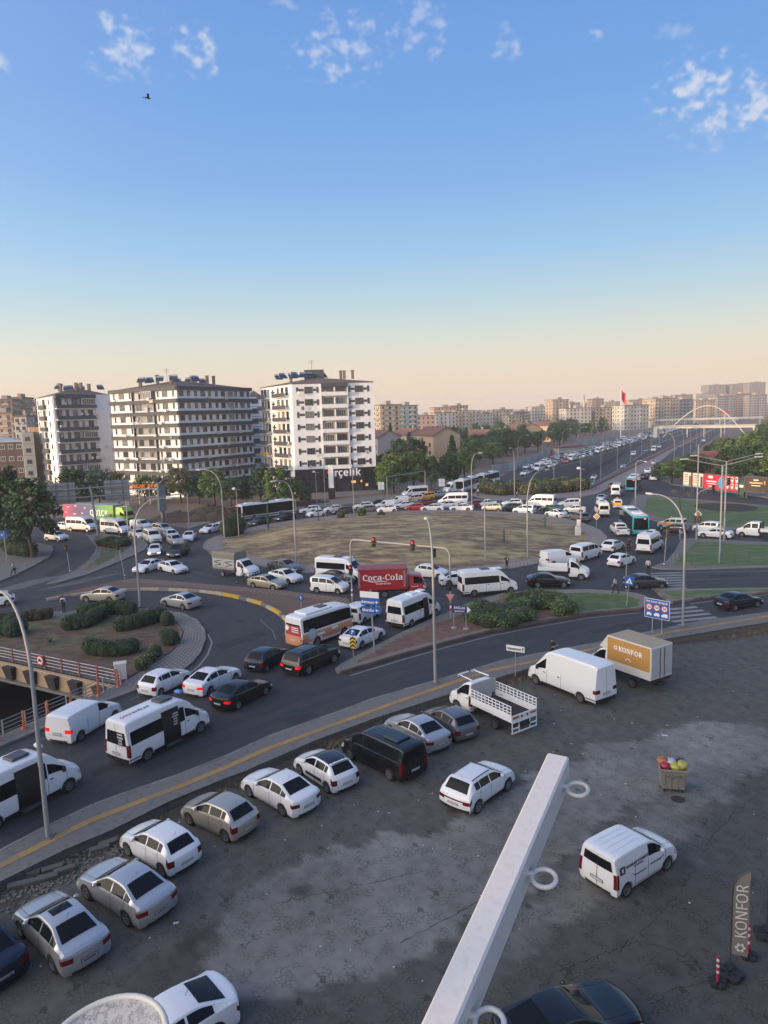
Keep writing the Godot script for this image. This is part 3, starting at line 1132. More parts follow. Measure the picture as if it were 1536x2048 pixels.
	var asphalt_old:=mat("old_asphalt",Color.WHITE,.92)
	asphalt_old.albedo_texture=crack_picture()
	asphalt_old.vertex_color_use_as_albedo=true
	asphalt_old.uv1_scale=V(1/4.2,1/4.2,1)
	worn("car_park_pavement",lot,y0,.3,asphalt_old,tone)
	var under:=Shape.new()
	sheet(under,PackedVector2Array([W(-60,20),W(-60,-60),W(400,-62),W(400,20)]),y0 - .06)
	struct("subsoil_ground",under.done(),dirt)
	var ck:=Shape.new()
	for crk in [pv([7.8,-22.63,8.42,-23.28,9.35,-23.93,10.41,-24.98,11.65,-26.21,12.54,-27.33]),pv([7.58,-22.75,8.37,-23.13,9.17,-23,9.78,-22.66,10.2,-22.17,10.24,-21.72]),pv([4.54,-20.95,5.21,-21.68,5.91,-22.12,6.73,-22.43,7.52,-22.73]),pv([10.41,-24.98,11.09,-24.64,11.49,-24.18]),pv([13.2,-28.2,14.81,-30.02,16.75,-31.6,18.79,-33.35]),pv([.1,-23.44,2.03,-24.67,3.86,-26.03,5.36,-27.06]),pv([-4.59,-25.83,-2.65,-26.34,-.63,-26.94,1.25,-27.5]),pv([8.04,-20.44,9.07,-21.01,10.34,-21.28])]:
		for i in crk.size()- 1:
			var last:Vector2=crk[i]
			for j in range(1,9):
				var nx:Vector2=crk[i].lerp(crk[i+1],j/8.)+(W(rng.randfn(),rng.randfn())*.06 if j<8 else Vector2.ZERO)
				stripe(ck,last,nx,rng.randf_range(.012,.04),y0+.004)
				last=nx
	struct("pavement_cracks_surface",ck.done(),mat("crack_dark",lin(.018,.017,.016),.95))
	var edge:=line.duplicate()
	var inner:=PackedVector2Array()
	for i in range(line.size()- 1,-1,-1):
		var d:=(line[mini(i+1,line.size()- 1)]- line[maxi(i - 1,0)]).normalized()
		inner.append(line[i]+W(-d.y,d.x)*(1.1+.5*sin(i*2.3)))
	edge.append_array(inner)
	var verge_tone:=func(p:Vector2)->Color:
		var v:=.07+nb.get_noise_2d(p.x*2.,p.y*2.)*.05
		return Color(v*1.12,v,v*.78)
	worn("dusty_verge_ground",edge,y0+.012,.2,tinted_mat("verge",noise(77,.04,FastNoiseLite.TYPE_SIMPLEX,4,.7),[lin(.4,.4,.4),lin(1,1,1)],6.),verge_tone)
	var asphalt:=surf_mat("asphalt",noise(15,.008,FastNoiseLite.TYPE_SIMPLEX_SMOOTH,7,.68),[lin(.021,.023,.029),lin(.041,.043,.048),lin(.030,.033,.040),lin(.055,.057,.059)],34.,.82,1024)
	var road:=pv([-20.71,-24.61,-17.46,-29.18,-16.31,-30.88,-14.77,-32.8,-13.54,-33.85,-11.49,-35.4,-9.3,-37.4,-7.25,-39.8,-3.44,-42.9,-1.06,-45,4.14,-48.4,8.65,-51.5,12.19,-53,17.02,-55,22.77,-57.7,27.02,-59.7,34.19,-61.8,46.1,-64.6,82.9,-70.5,109.9,-94.1,86.7,-122.8,76.1,-139.3,74,-155.1,71.4,-167.2,71.8,-180.1])
	road.append_array(PackedVector2Array([hw(40,14),hw(160,11),hw(900,10),hw(900,-36),hw(200,-37),hw(60,-35)]))
	road.append_array(pv([30.1,-194.6,22.78,-185.5,13.61,-169.8,6.05,-161.3,-3.01,-155.1,-13.35,-147.3,-21.1,-142.9,-28.11,-137.2,-31.79,-132.1,-34.23,-123.6,-38.6,-127.9,-44.5,-136.8,-57.4,-142.4,-68.7,-144.8,-90.4,-146.7,-137.8,-153.2,-38.4,-40.4]))
	road.append_array(PackedVector2Array([W(-55,-6)]))
	var hr:=Shape.new()
	sheet(hr,road,.006)
	struct("road_asphalt",hr.done(),asphalt)
	var pave:=surf_mat("pavement_grey",noise(51,.03,FastNoiseLite.TYPE_SIMPLEX_SMOOTH,5,.6),[lin(.090,.087,.084),lin(.156,.153,.144),lin(.126,.120,.114)],8.,.9)
	var kerb:=mat("kerb_stone",lin(.224,.217,.203),.9)
	var walk:=pv([-20.71,-24.61,-17.46,-29.18,-16.31,-30.88,-14.77,-32.8,-13.54,-33.85,-11.49,-35.4,-9.3,-37.4,-7.25,-39.8,-3.44,-42.9,-1.06,-45,4.14,-48.4,8.65,-51.5,12.19,-53,17.02,-55,22.77,-57.7,27.02,-59.7,34.19,-61.8,46.1,-64.6])
	var kerb_line:=walk.duplicate()
	for i in range(line.size()- 1,-1,-1):
		walk.append(line[i])
	kerbed("near_pavement",walk,.13,pave,kerb)
	var kl:=Node3D.new()
	kl.name="kerb"
	add_child(kl)
	kl.set_meta("kind","structure")
	kerbstones(kl,kerb_line,1.2,.15,[mat("kerb_a",lin(.168,.166,.157),.9),mat("kerb_b",lin(.134,.132,.126),.9),mat("kerb_c",lin(.190,.185,.174),.9)])
	var yl:=pv([-20.06,-23.74,-16.87,-28.07,-14.42,-31.27,-12.27,-33.16,-11.12,-34.09,-9.01,-36.1,-6.99,-38.2,-3.34,-41.2,.65,-44.4,4.01,-47,7.05,-49.3,10.56,-50.9,16.61,-53.7,23.74,-57.1,33.54,-60.6,45.2,-63.2])
	var ym:=[mat("tactile_a",lin(.324,.205,.076),.85),mat("tactile_b",lin(.292,.184,.071),.85),mat("tactile_c",lin(.259,.178,.086),.85)]
	var strip:=Node3D.new()
	strip.name="tactile_paving_path"
	add_child(strip)
	strip.set_meta("kind","structure")
	for i in yl.size()- 1:
		var a:=yl[i]
		var b:=yl[i+1]
		var d:=b - a
		var cnt:=maxi(1,int(d.length()/.8))
		var m:=box_mesh(V(d.length()/cnt - .012,.02,.42),.004)
		for j in cnt:
			var c:=a+d*((j+.5)/cnt)
			put("tactile_tile",m,ym[rng.randi()%3],strip,V(c.x,.138,c.y),Basis(Vector3.UP,atan2(-d.y,d.x)))
func trench()->void:
	var conc:=surf_mat("trench_concrete",noise(61,.02,FastNoiseLite.TYPE_SIMPLEX_SMOOTH,5,.6),[lin(.10,.10,.10),lin(.17,.165,.16),lin(.135,.13,.128)],14.,.9)
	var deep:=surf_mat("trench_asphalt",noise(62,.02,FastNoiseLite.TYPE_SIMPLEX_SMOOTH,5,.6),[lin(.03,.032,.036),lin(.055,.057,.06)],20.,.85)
	var floor_:=func(s:float)->float:
		return -5.6*(1.0 - smoothstep(30.,262.,s))
	var fl:=Shape.new()
	var ss:=[-60.,.0]
	for i in 28:
		ss.append(10.0+i*9.3)
	for i in ss.size()- 1:
		var a:float=ss[i]
		var b:float=ss[i+1]
		var la:=hw(a,-23)
		var ra:=hw(a,1)
		var lb:=hw(b,-23)
		var rb:=hw(b,1)
		fl.face(V(la.x,floor_.call(a),la.y),V(ra.x,floor_.call(a),ra.y),V(rb.x,floor_.call(b),rb.y),V(lb.x,floor_.call(b),lb.y),Vector3.UP)
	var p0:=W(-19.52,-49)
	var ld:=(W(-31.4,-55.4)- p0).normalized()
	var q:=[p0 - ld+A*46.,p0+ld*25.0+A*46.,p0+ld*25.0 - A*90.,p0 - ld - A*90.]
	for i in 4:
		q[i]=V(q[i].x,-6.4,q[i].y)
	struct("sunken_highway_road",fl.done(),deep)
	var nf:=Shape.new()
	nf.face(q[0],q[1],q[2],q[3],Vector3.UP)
	struct("underpass_road",nf.done(),mat("fresh_asphalt",lin(.012,.013,.016),.9))  # even near-black floor colour, darker than the other road surfaces
	var wl:=Shape.new()
	for e in [[-22.,1.],[-.5,-1.]]:
		for i in range(1,ss.size()- 1):
			var a:=hw(ss[i]+1.,e[0]+(2.0*ss[i]/262.0 if e[0]<-5 else -.5*ss[i]/262.))
			var b:=hw(ss[i+1]+1.,e[0]+(2.0*ss[i+1]/262.0 if e[0]<-5 else -.5*ss[i+1]/262.))
			var d:=(b - a)
			for y in [0]:
				var top:=.75 if e[0]<-5 else .3
				var w:Vector2=R*(.3*e[1])
				var n:Vector3=V(R.x,0,R.y)*e[1]
				wl.face(V(a.x,top,a.y),V(b.x,top,b.y),V(b.x,floor_.call(ss[i+1])- .3,b.y),V(a.x,floor_.call(ss[i])- .3,a.y),n)
				wl.face(V(a.x,top,a.y),V(b.x,top,b.y),V(b.x - w.x,top,b.y - w.y),V(a.x - w.x,top,a.y - w.y),Vector3.UP)
				wl.face(V(a.x - w.x,top,a.y - w.y),V(b.x - w.x,top,b.y - w.y),V(b.x - w.x,-.1,b.y - w.y),V(a.x - w.x,-.1,a.y - w.y),-n)
	var a1:=hw(2,0)
	var b1:=hw(2,-22)
	wl.face(V(a1.x,.2,a1.y),V(b1.x,.2,b1.y),V(b1.x,-1.2,b1.y),V(a1.x,-1.2,a1.y),V(A.x,0,A.y))
	for e in [[p0,1.],[p0+ld*24.,-1.]]:
		var a:Vector2=e[0]
		var b:Vector2=e[0]- A*90.0
		var c:Vector2=e[0]+A*46.0
		wl.face(V(a.x,-1.1,a.y),V(c.x,-1.1,c.y),V(c.x,-6.5,c.y),V(a.x,-6.5,a.y),V(ld.x,0,ld.y)*e[1])
		wl.face(V(a.x,.12,a.y),V(b.x,.12,b.y),V(b.x,-6.5,b.y),V(a.x,-6.5,a.y),V(ld.x,0,ld.y)*e[1])
	struct("retaining_wall",wl.done(),conc)
	var beam:=thing("bridge_parapet","tan concrete bridge beam with dark recessed panels over the dark underpass","bridge")
	var tan_:=surf_mat("tan_concrete",noise(65,.03,FastNoiseLite.TYPE_SIMPLEX_SMOOTH,5,.65),[lin(.221,.156,.098),lin(.429,.312,.195),lin(.338,.247,.156)],4.,.9)
	var dn:=V(-A.x,0,-A.y)
	var bs:=Basis(V(-ld.x,0,-ld.y),Vector3.UP,V(-ld.x,0,-ld.y).cross(Vector3.UP))
	var mid:=p0+ld*12.0
	put("fascia",box_mesh(V(24.4,1.25,.35),.03),tan_,beam,V(mid.x,-.56,mid.y)+dn*.2,bs)
	put("soffit",box_mesh(V(24.4,.22,.7),.03),mat("soffit_grey",lin(.16,.15,.14),.9),beam,V(mid.x,-1.3,mid.y)+dn*.25,bs)
	for i in 9:
		var c:=p0+ld*(1.3+i*2.55)
		var pb:=Shape.new()
		var bh:=.52
		for sg in [[.0]]:
			var f:=[V(-.55,bh,.5),V(.55,bh,.5),V(.4,-bh,.28),V(-.4,-bh,.28)]
			var g:=[V(-.55,bh,0),V(.55,bh,0),V(.4,-bh,0),V(-.4,-bh,0)]
			pb.face(f[0],f[1],f[2],f[3],V(0,0,1))
			for k in 4:
				var k2:=(k+1)%4
				pb.face(f[k],f[k2],g[k2],g[k],(f[k]+f[k2])*.5*V(1,1,0))
		put("drop_block",pb.done(),mat("dark_block",lin(.035,.035,.035),.9),beam,V(c.x,-.52,c.y)+dn*.38,bs)
	var un:=Shape.new()
	var u0:=p0+ld*-1.0
	var u1:=p0+ld*25.0
	un.face(V(u0.x,-1.2,u0.y),V(u1.x,-1.2,u1.y),V(u1.x,-1.2,u1.y)- dn*110.,V(u0.x,-1.2,u0.y)- dn*110.,Vector3.DOWN)
	un.face(V(u0.x,-1.2,u0.y)- dn*40.,V(u1.x,-1.2,u1.y)- dn*40.,V(u1.x,-5.7,u1.y)- dn*40.,V(u0.x,-5.7,u0.y)- dn*40.,dn)
	struct("underpass_ceiling",un.done(),conc)
func islands()->void:
	var pave:Material=mats["pavement_grey"]
	var kerb:Material=mats["kerb_stone"]
	var soil_noise:=noise(71,.12,FastNoiseLite.TYPE_SIMPLEX_SMOOTH,5,.6)
	var fine:=noise(72,.6,FastNoiseLite.TYPE_SIMPLEX_SMOOTH,4,.6)
	var grain:=tinted_mat("soil_grain",noise(73,.05,FastNoiseLite.TYPE_SIMPLEX,5,.75),[lin(.45,.45,.45),lin(1.,1.,1.),lin(.8,.8,.8)],5.,.97)
	var ring:=pv([-27.05,-104.2,-28.01,-109,-27.72,-113.1,-26.47,-115.5,-24.62,-119.5,-21.61,-125.1,-17.3,-129,-12.75,-132.5,-4.68,-136.9,3.14,-137.9,9.94,-137.1,16.89,-135.1,23.74,-131,28.5,-126.9,31.55,-120.9,32.7,-115.5,33.34,-108.7,32.46,-102.4,31.1,-98.1,28.27,-94.1,23.57,-89,19.11,-85.7,14.84,-83.1,7.62,-81.5,4.56,-81.4,-.71,-82.1,-4.89,-83,-8.96,-84.4,-10.97,-85.5,-15.05,-88.7,-20.25,-93.9,-24.34,-98.4])
	var ro:=kerbed("roundabout_pavement",ring,.14,surf_mat("pink_pavers",noise(74,.05),[lin(.162,.135,.125),lin(.238,.205,.189),lin(.194,.162,.151)],3.,.9),kerb)
	kerbstones(ro,ring,1.6,.17,[mat("kerb_a",Color.WHITE),mat("kerb_c",Color.WHITE),mat("kerb_b",Color.WHITE)],true)
	var field:PackedVector2Array=Geometry2D.offset_polygon(ring,-2.4)[0]
	var c0:=W(3,-108)
	var dry:=func(p:Vector2)->Color:
		var s:=soil_noise.get_noise_2d(p.x*.5+p.y*.3,p.y*1.2)
		var f:=fine.get_noise_2d(p.x*.4,p.y*1.3)
		var g:=soil_noise.get_noise_2d(p.x*.3+90.,p.y*.4)
		var t:=smoothstep(-.45,.5,s*.8+f*.75+fine.get_noise_2d(p.x*1.3+50.,p.y*2.2)*.5)
		var c:=V(.149,.100,.068).lerp(V(.371,.292,.149),t)
		c=c.lerp(V(.124,.137,.058),smoothstep(.2,.6,g+f*.3)*.22)
		c*=1.0+f*.35
		return Color(c.x,c.y,c.z)
	worn("dry_grass_field",field,.15,.5,grain,dry,1.3)
	paver_rows(ro,ring,.35,2.1,.155,5,.55)
	var g_out:=pv([-49,-65.3,-38.2,-68.1,-33.45,-69.5,-25.65,-70.1,-22.2,-68.8,-19.94,-67.5,-17.95,-65,-16.51,-61.9,-15.77,-59.2,-15.33,-55.8,-15.35,-53.6,-15.79,-50.6,-17.09,-48.6,-17.94,-47.8,-19.34,-46,-21.03,-43.1,-23.02,-39.6,-25.09,-36,-26.42,-32.31,-29.48,-32.48])
	var go:=kerbed("garden_island_pavement",g_out,.14,pave,kerb)
	kerbstones(go,pv([-33.45,-69.5,-25.65,-70.1,-22.2,-68.8,-19.94,-67.5,-17.95,-65,-16.51,-61.9,-15.77,-59.2,-15.33,-55.8,-15.35,-53.6,-15.79,-50.6,-17.09,-48.6,-17.94,-47.8,-19.34,-46,-21.03,-43.1,-23.02,-39.6,-24.44,-37.1]),1.,.18,[mats["kerb_a"],mats["kerb_b"],mats["kerb_c"]])
	var g_in:=pv([-47.8,-63.6,-37.2,-66.3,-32.46,-67.5,-24.86,-67.9,-21.5,-67,-19.8,-64.8,-18.25,-61.2,-17.69,-58.1,-17.78,-55.7,-18.67,-52,-19.45,-49.2,-24.99,-51.9,-31.46,-55.5,-43.9,-61.9])
	var garden:=func(p:Vector2)->Color:
		var s:=soil_noise.get_noise_2d(p.x*1.2,p.y*2.)
		var f:=fine.get_noise_2d(p.x*.8,p.y*1.6)
		var c:=V(.088,.057,.043).lerp(V(.149,.100,.071),smoothstep(-.4,.5,f))
		var left:=clampf((-19.0 - p.x)/9.0+s*.8 -(p.y+64.)*.06,.0,1.)
		c=c.lerp(V(.127,.127,.060),left*smoothstep(-.3,.4,f+s))
		return Color(c.x,c.y,c.z)
	worn("garden_soil_ground",g_in,.15,.3,grain,garden)
	var red_edge:=pv([-21.5,-67,-19.8,-64.8,-18.25,-61.2,-17.69,-58.1,-17.78,-55.7,-18.67,-52,-19.44,-49.4])
	kerbstones(go,red_edge,.8,.24,[mat("red_kerb",lin(.16,.075,.07),.9),mat("red_kerb_b",lin(.13,.065,.06),.9)],false,.14)
	paver_strip(go,pv([-25.61,-70,-22.15,-68.6,-19.89,-67.3,-17.91,-64.9,-16.48,-61.8,-15.81,-59.2,-15.41,-55.9,-15.42,-53.7,-15.86,-50.7,-17.12,-48.7,-17.89,-48.1]),pv([-24.93,-68,-21.55,-67.1,-19.85,-64.9,-18.21,-61.2,-17.64,-58.1,-17.7,-55.5,-18.59,-52,-19.06,-50.2,-19.15,-49.4]),.16,7)
	var l_out:=pv([-36.7,-74.8,-33.81,-77,-30.46,-78.2,-26.62,-78.2,-23.33,-77.5,-20.56,-76.5,-16.41,-73.8,-12.61,-70.1,-10.58,-66.9,-9.45,-64.3,-8.63,-61.1,-7.96,-59.6,-6.11,-62.3,-4.17,-66.7,-3.62,-69.8,-4.1,-71.4,-11.89,-76,-20.25,-79.8,-26.24,-82.5,-30.2,-84.2,-31.86,-83.3,-35.1,-79.5,-37.1,-75.7])
	var lo:=kerbed("slip_road_island_ground",l_out,.14,surf_mat("red_soil",noise(75,.05,FastNoiseLite.TYPE_SIMPLEX_SMOOTH,6,.65),[lin(.075,.049,.038),lin(.137,.090,.068),lin(.102,.071,.055)],5.,.97),kerb)
	var cream:=mat("kerb_cream",lin(.364,.315,.238),.9)
	var yel:=mat("kerb_yellow",lin(.504,.308,.042),.85)
	var dk:=mat("kerb_dark",lin(.130,.124,.111),.9)
	kerbstones(lo,pv([-36.7,-74.8,-33.81,-77,-30.46,-78.2,-26.62,-78.2,-23.33,-77.5,-20.56,-76.5,-18.64,-75.4]),1.3,.3,[cream,mats["kerb_c"],cream],false,.3)
	kerbstones(lo,pv([-18.64,-75.4,-16.41,-73.8,-14.5,-72.1,-12.61,-70.1,-10.58,-66.9,-9.45,-64.3,-8.63,-61.1,-7.96,-59.6]),1.1,.34,[cream,yel,yel,dk],false,.34)
	paver_strip(lo,pv([-31.86,-83.3,-30.18,-84.1,-26.22,-82.5,-20.24,-79.7,-11.88,-76,-4.1,-71.4]),pv([-31.15,-82.1,-27.59,-81.2,-20.98,-78.1,-11.57,-73.8,-5.79,-70.5,-3.73,-68.9]),.155,5)
	var t_out:=pv([-3.9,-50.8,-3.63,-49.9,.89,-53.4,4.39,-55.9,9.13,-59.1,13.54,-61.1,18.61,-63.3,23.58,-64.1,24.67,-65,25.65,-68.4,25.08,-69.8,23.72,-70.6,21.1,-71.8,15.28,-72.2,12.07,-71.5,8.25,-68.2,5.94,-65.2,4.17,-63.1,1.04,-58.8,-1.47,-55,-3.34,-52.1])
	var to:=kerbed("triangle_island_pavement",t_out,.14,surf_mat("tan_pavement",noise(76,.04),[lin(.146,.135,.112),lin(.225,.203,.169)],4.,.9),mat("brown_kerb",lin(.084,.062,.051),.9))
	kerbstones(to,pv([-3.63,-49.9,.89,-53.4,4.39,-55.9,9.13,-59.1,13.54,-61.1,18.61,-63.3,23.58,-64.1,24.67,-65]),1.2,.26,[mat("kerb_brown_a",lin(.124,.088,.072),.9),mat("kerb_brown_b",lin(.098,.072,.060),.9)],false,.2)
	kerbstones(to,pv([24.67,-65,25.65,-68.4,25.08,-69.8,23.72,-70.6,21.1,-71.8,15.28,-72.2,12.07,-71.5,8.25,-68.2,5.94,-65.2,4.17,-63.1,1.04,-58.8,-1.47,-55,-3.34,-52.1,-3.9,-50.8,-3.63,-49.9]),1.2,.17,[mats["kerb_a"],mats["kerb_c"]])
	var t_in:=pv([-3.28,-51,.92,-54.3,4.45,-56.7,9.24,-59.8,13.71,-61.9,18.8,-63.9,23.64,-64.7,24.8,-67.1,24.15,-69.4,20.75,-70.6,15,-70.9,11.95,-69.9,8.81,-67.2,6.51,-64,4.51,-62.1,1.02,-58.1,-1.46,-54.3])
	var tri_tone:=func(p:Vector2)->Color:
		var s:=soil_noise.get_noise_2d(p.x*1.4,p.y*2.)
		var f:=fine.get_noise_2d(p.x,p.y*1.6)
		var c:=V(.142,.080,.061).lerp(V(.209,.125,.095),smoothstep(-.4,.5,f))
		var gr:=smoothstep(15.,19.,p.x+s*4.)
		c=c.lerp(V(.055,.111,.036).lerp(V(.128,.157,.065),smoothstep(-.2,.5,f)),gr)
		return Color(c.x,c.y,c.z)
	worn("triangle_soil_ground",t_in,.155,.3,grain,tri_tone)
	var green:=func(p:Vector2)->Color:
		var s:=soil_noise.get_noise_2d(p.x*.7,p.y*1.6)
		var f:=fine.get_noise_2d(p.x*.5,p.y*1.8)
		var c:=V(.057,.118,.038).lerp(V(.118,.168,.064),smoothstep(-.4,.5,f+s*.5))
		c=c.lerp(V(.204,.178,.093),smoothstep(.3,.6,s)*.7)
		return Color(c.x,c.y,c.z)
	var b_out:=pv([27.53,-71,33.09,-70.8,38.8,-70.4,50,-70.2,76.8,-69.6,75.2,-68.1,48.9,-68.4,37.9,-68.6,32.74,-67.9,28.69,-66.6,27.26,-66,27.25,-68.2])
	var bo:=kerbed("verge_island_pavement",b_out,.14,mats["tan_pavement"],kerb)
	kerbstones(bo,pv([27.53,-71,27.25,-68.2,27.26,-66,28.69,-66.6,32.74,-67.9,37.9,-68.6,45.9,-68.4]),1.2,.24,[mats["kerb_brown_a"],mats["kerb_a"]])
	worn("verge_lawn_ground",pv([28.02,-70.4,32.86,-70.3,38.6,-70,49.8,-69.8,71.6,-69.4,49.2,-69,38.2,-69.2,33,-68.4,28.96,-67.2,27.72,-66.8,27.7,-68.3]),.155,.3,grain,green)
	var f_out:=pv([31.22,-81.4,34.3,-84.5,37.5,-90.1,40.4,-95.7,42.1,-98.6,43.5,-98.5,51.6,-94.1,62.7,-88.2,87.7,-79.7,84.6,-76.8,56.5,-79.4,43.9,-79.8,34.22,-79.9,32.03,-80.5])
	var fo:=kerbed("lawn_island_pavement",f_out,.14,pave,kerb)
	kerbstones(fo,f_out,1.5,.17,[mats["kerb_a"],mats["kerb_c"]])
	worn("lawn_island_ground",pv([42.7,-96.5,50.9,-92.7,62,-87.3,82.5,-80.2,80.5,-78.2,57.2,-80.4,44.5,-80.8,34.71,-81,33.65,-82,37.2,-87.8]),.155,.4,grain,green)
	var u_out:=pv([54.5,-151.7,57.6,-152.3,59.6,-146.5,65,-138.1,70.8,-129.6,81.4,-115.2,108.2,-98.8,95.6,-87,67.2,-94.8,55.9,-102,51.3,-107.1,47.7,-111.3,44.7,-115.8,44.1,-122.4,46.5,-134.1])
	var uo:=kerbed("far_lawn_pavement",u_out,.14,pave,kerb)
	worn("far_lawn_ground",pv([53.9,-145.3,56.7,-148.2,58.7,-144,64,-135.9,69.8,-127.7,80.4,-113.6,103.2,-100.8,92.5,-90.2,68.2,-96.2,56.8,-103.6,52,-108.6,48.5,-113,46.1,-118.3,46.2,-126.4]),.155,.6,grain,green)
	var bed:=Shape.new()
	var bc:=W(62.5,-128.8)
	var el:=PackedVector2Array()
	for i in 28:
		el.append(bc+W(cos(TAU*i/28)*5.2,sin(TAU*i/28)*6.))
	bed.poly(el,.17)
	struct("flower_bed_ground",bed.done(),mat("dark_soil",lin(.03,.027,.022),.97))
	var c_out:=pv([-50.4,-119.3,-44.4,-108,-41.3,-99.3,-40,-90.3,-40.3,-82.9,-39.3,-83.2,-37.5,-87.6,-36.2,-96.4,-35.7,-103.3,-36.6,-108,-39.3,-113.4,-43.5,-116.5,-49.1,-121.1])
	var co:=kerbed("left_island_pavement",c_out,.14,pave,kerb)
	kerbstones(co,c_out,1.5,.18,[mats["kerb_a"],mats["kerb_c"]],true)
	worn("left_island_ground",pv([-49,-117.5,-43.9,-107.9,-40.7,-98.9,-39.4,-90.2,-38.2,-89.7,-37.8,-99.5,-38.5,-106.2,-40.8,-111.8,-43.3,-114.5,-47.6,-118.3]),.155,.4,grain,func(p:Vector2)->Color:
		var f:=fine.get_noise_2d(p.x,p.y*1.6)
		var s:=soil_noise.get_noise_2d(p.x*1.4,p.y)
		var c:=V(.065,.093,.044).lerp(V(.170,.136,.085),smoothstep(-.1,.5,f+s))
		return Color(c.x,c.y,c.z))
	var s_out:=pv([-50.6,-106.6,-48.3,-100.4,-47.6,-94.8,-47.1,-88.1,-47.2,-85.1,-48.8,-69.3,-52.5,-56.4,-86.1,-81.3,-99.5,-119.4,-74.8,-120.8,-58.1,-114.9,-52.7,-110.3])
	var so:=kerbed("left_corner_pavement",s_out,.14,pave,kerb)
	kerbstones(so,pv([-52.7,-110.3,-50.6,-106.6,-48.3,-100.4,-47.6,-94.8,-47.1,-88.1,-47.2,-85.1,-48.2,-76.6]),1.4,.18,[mats["kerb_a"],mats["kerb_b"]])
	var d_out:=pv([20.14,-162.4,21.23,-156.1,25.7,-149.3,34.28,-149.7,42.9,-152,47.5,-156.7,54.1,-167.9])
	d_out.append_array(PackedVector2Array([hw(14,6.5),hw(8,.6),hw(1.8,-.2),hw(1.8,-22.2),hw(10,-24)]))
	d_out.append_array(pv([26.6,-180.3]))
	kerbed("portal_deck_pavement",d_out,.14,mats["pink_pavers"],kerb)
	kerbed("right_side_path",PackedVector2Array([hw(14,6.5),hw(100,5),hw(160,2.6),hw(700,2.2),hw(700,.4),hw(150,.4),hw(8,.6)]),.14,mats["pink_pavers"],kerb)
	kerbed("left_side_path",PackedVector2Array([hw(10,-24),hw(300,-22),hw(900,-20.6),hw(900,-19.8),hw(264,-20.3),hw(3,-22.4)]),.14,pave,kerb)
	kerbed("billboard_pavement",pv([69.1,-181,71.8,-180.1,69.6,-170.2,72.3,-161,75.2,-148.7,77.7,-138,86.3,-122.2,112.5,-102.8,122.1,-111.7,95.7,-135.7,83.5,-152.2,79.6,-172,78.9,-184.8]),.14,pave,kerb)
	kerbed("far_pavement",pv([-34.23,-123.6,-31.79,-132.1,-28.11,-137.2,-21.1,-142.9,-13.35,-147.3,-3.01,-155.1,6.05,-161.3,13.61,-169.8,22.78,-185.5,30.1,-194.6,30.38,-205.7,22.83,-197.1,13.23,-180.7,5.27,-172.2,-3.16,-164.8,-14.18,-157.1,-22.26,-151.2,-29.61,-144.9,-34.29,-138.6,-37,-131.3]),.14,mats["tan_pavement"],kerb)
	kerbed("shop_forecourt_pavement",pv([-17.93,-160.9,-.83,-170.6,.74,-187.2,-21.23,-180]),.2,surf_mat("forecourt",noise(78,.04),[lin(.156,.138,.120),lin(.228,.204,.180)],6.,.9),kerb)
func paver_rows(parent:Node3D,ring:PackedVector2Array,from:float,to:float,y:float,rows:int,step:float)->void:
	var h:=Shape.new()
	for r in rows:
		var off:PackedVector2Array=Geometry2D.offset_polygon(ring,-lerpf(from,to,(r+.5)/rows))[0]
		for i in off.size():
			var a:=off[i]
			var b:=off[(i+1)%off.size()]
			var d:=b - a
			var cnt:=int(d.length()/step)
			for j in cnt:
				var c:=a+d*((j+.25+.5*(r%2))/cnt)
				var u:=d.normalized()*step*.22
				var v:=W(-u.y,u.x).normalized()*.12
				h.face(v3(c - u - v,y),v3(c+u - v,y),v3(c+u+v,y),v3(c - u+v,y),Vector3.UP)
	put("pavers",h.done(),mat("pale_paver",lin(.304,.275,.254),.9),parent).set_meta("kind","stuff")
func v3(p:Vector2,y:float)->Vector3:
	return V(p.x,y,p.y)
func along(line:PackedVector2Array,t:float)->Vector2:
	var total:=.0
	for i in line.size()- 1:
		total+=line[i].distance_to(line[i+1])
	var want:=t*total
	for i in line.size()- 1:
		var l:=line[i].distance_to(line[i+1])
		if want<=l or i==line.size()- 2:
			return line[i].lerp(line[i+1],minf(1.,want/l))
		want -=l
	return line[-1]
func paver_strip(parent:Node3D,out:PackedVector2Array,inn:PackedVector2Array,y:float,rows:int)->void:
	var total:=.0
	for i in out.size()- 1:
		total+=out[i].distance_to(out[i+1])
	var h:=Shape.new()
	var base:=Shape.new()
	var cnt:=int(total/.55)
	for i in cnt:
		for r in rows:
			var t:=(i+.5+.5*(r%2))/cnt
			if t>1.0:
				continue
			var a:=along(out,t)
			var b:=along(inn,t)
			var d:=(along(out,minf(1.,t+.002))- along(out,maxf(.0,t - .002))).normalized()
			var c:=a.lerp(b,(r+.7)/(rows+.4))
			var w:=(b - a)/(rows+.4)*.30
			var u:=d*.17
			h.face(v3(c - u,y),v3(c - w,y),v3(c+u,y),v3(c+w,y),Vector3.UP)
	put("pavers",h.done(),mat("pale_paver",lin(.304,.275,.254),.9),parent).set_meta("kind","stuff")
func stripe(h:Shape,a:Vector2,b:Vector2,w:float,y:=.011)->void:
	var n:=(b - a).orthogonal().normalized()*w*.5
	h.face(v3(a - n,y),v3(b - n,y),v3(b+n,y),v3(a+n,y),Vector3.UP)
func line_of(h:Shape,pts:PackedVector2Array,w:float,dash:=.0,gap:=.0)->void:
	for i in pts.size()- 1:
		var a:=pts[i]
		var b:=pts[i+1]
		if dash==.0:
			stripe(h,a,b,w)
			continue
		var l:=a.distance_to(b)
		var s:=.0
		while s+dash<l:
			stripe(h,a.lerp(b,s/l),a.lerp(b,(s+dash)/l),w)
			s+=dash+gap
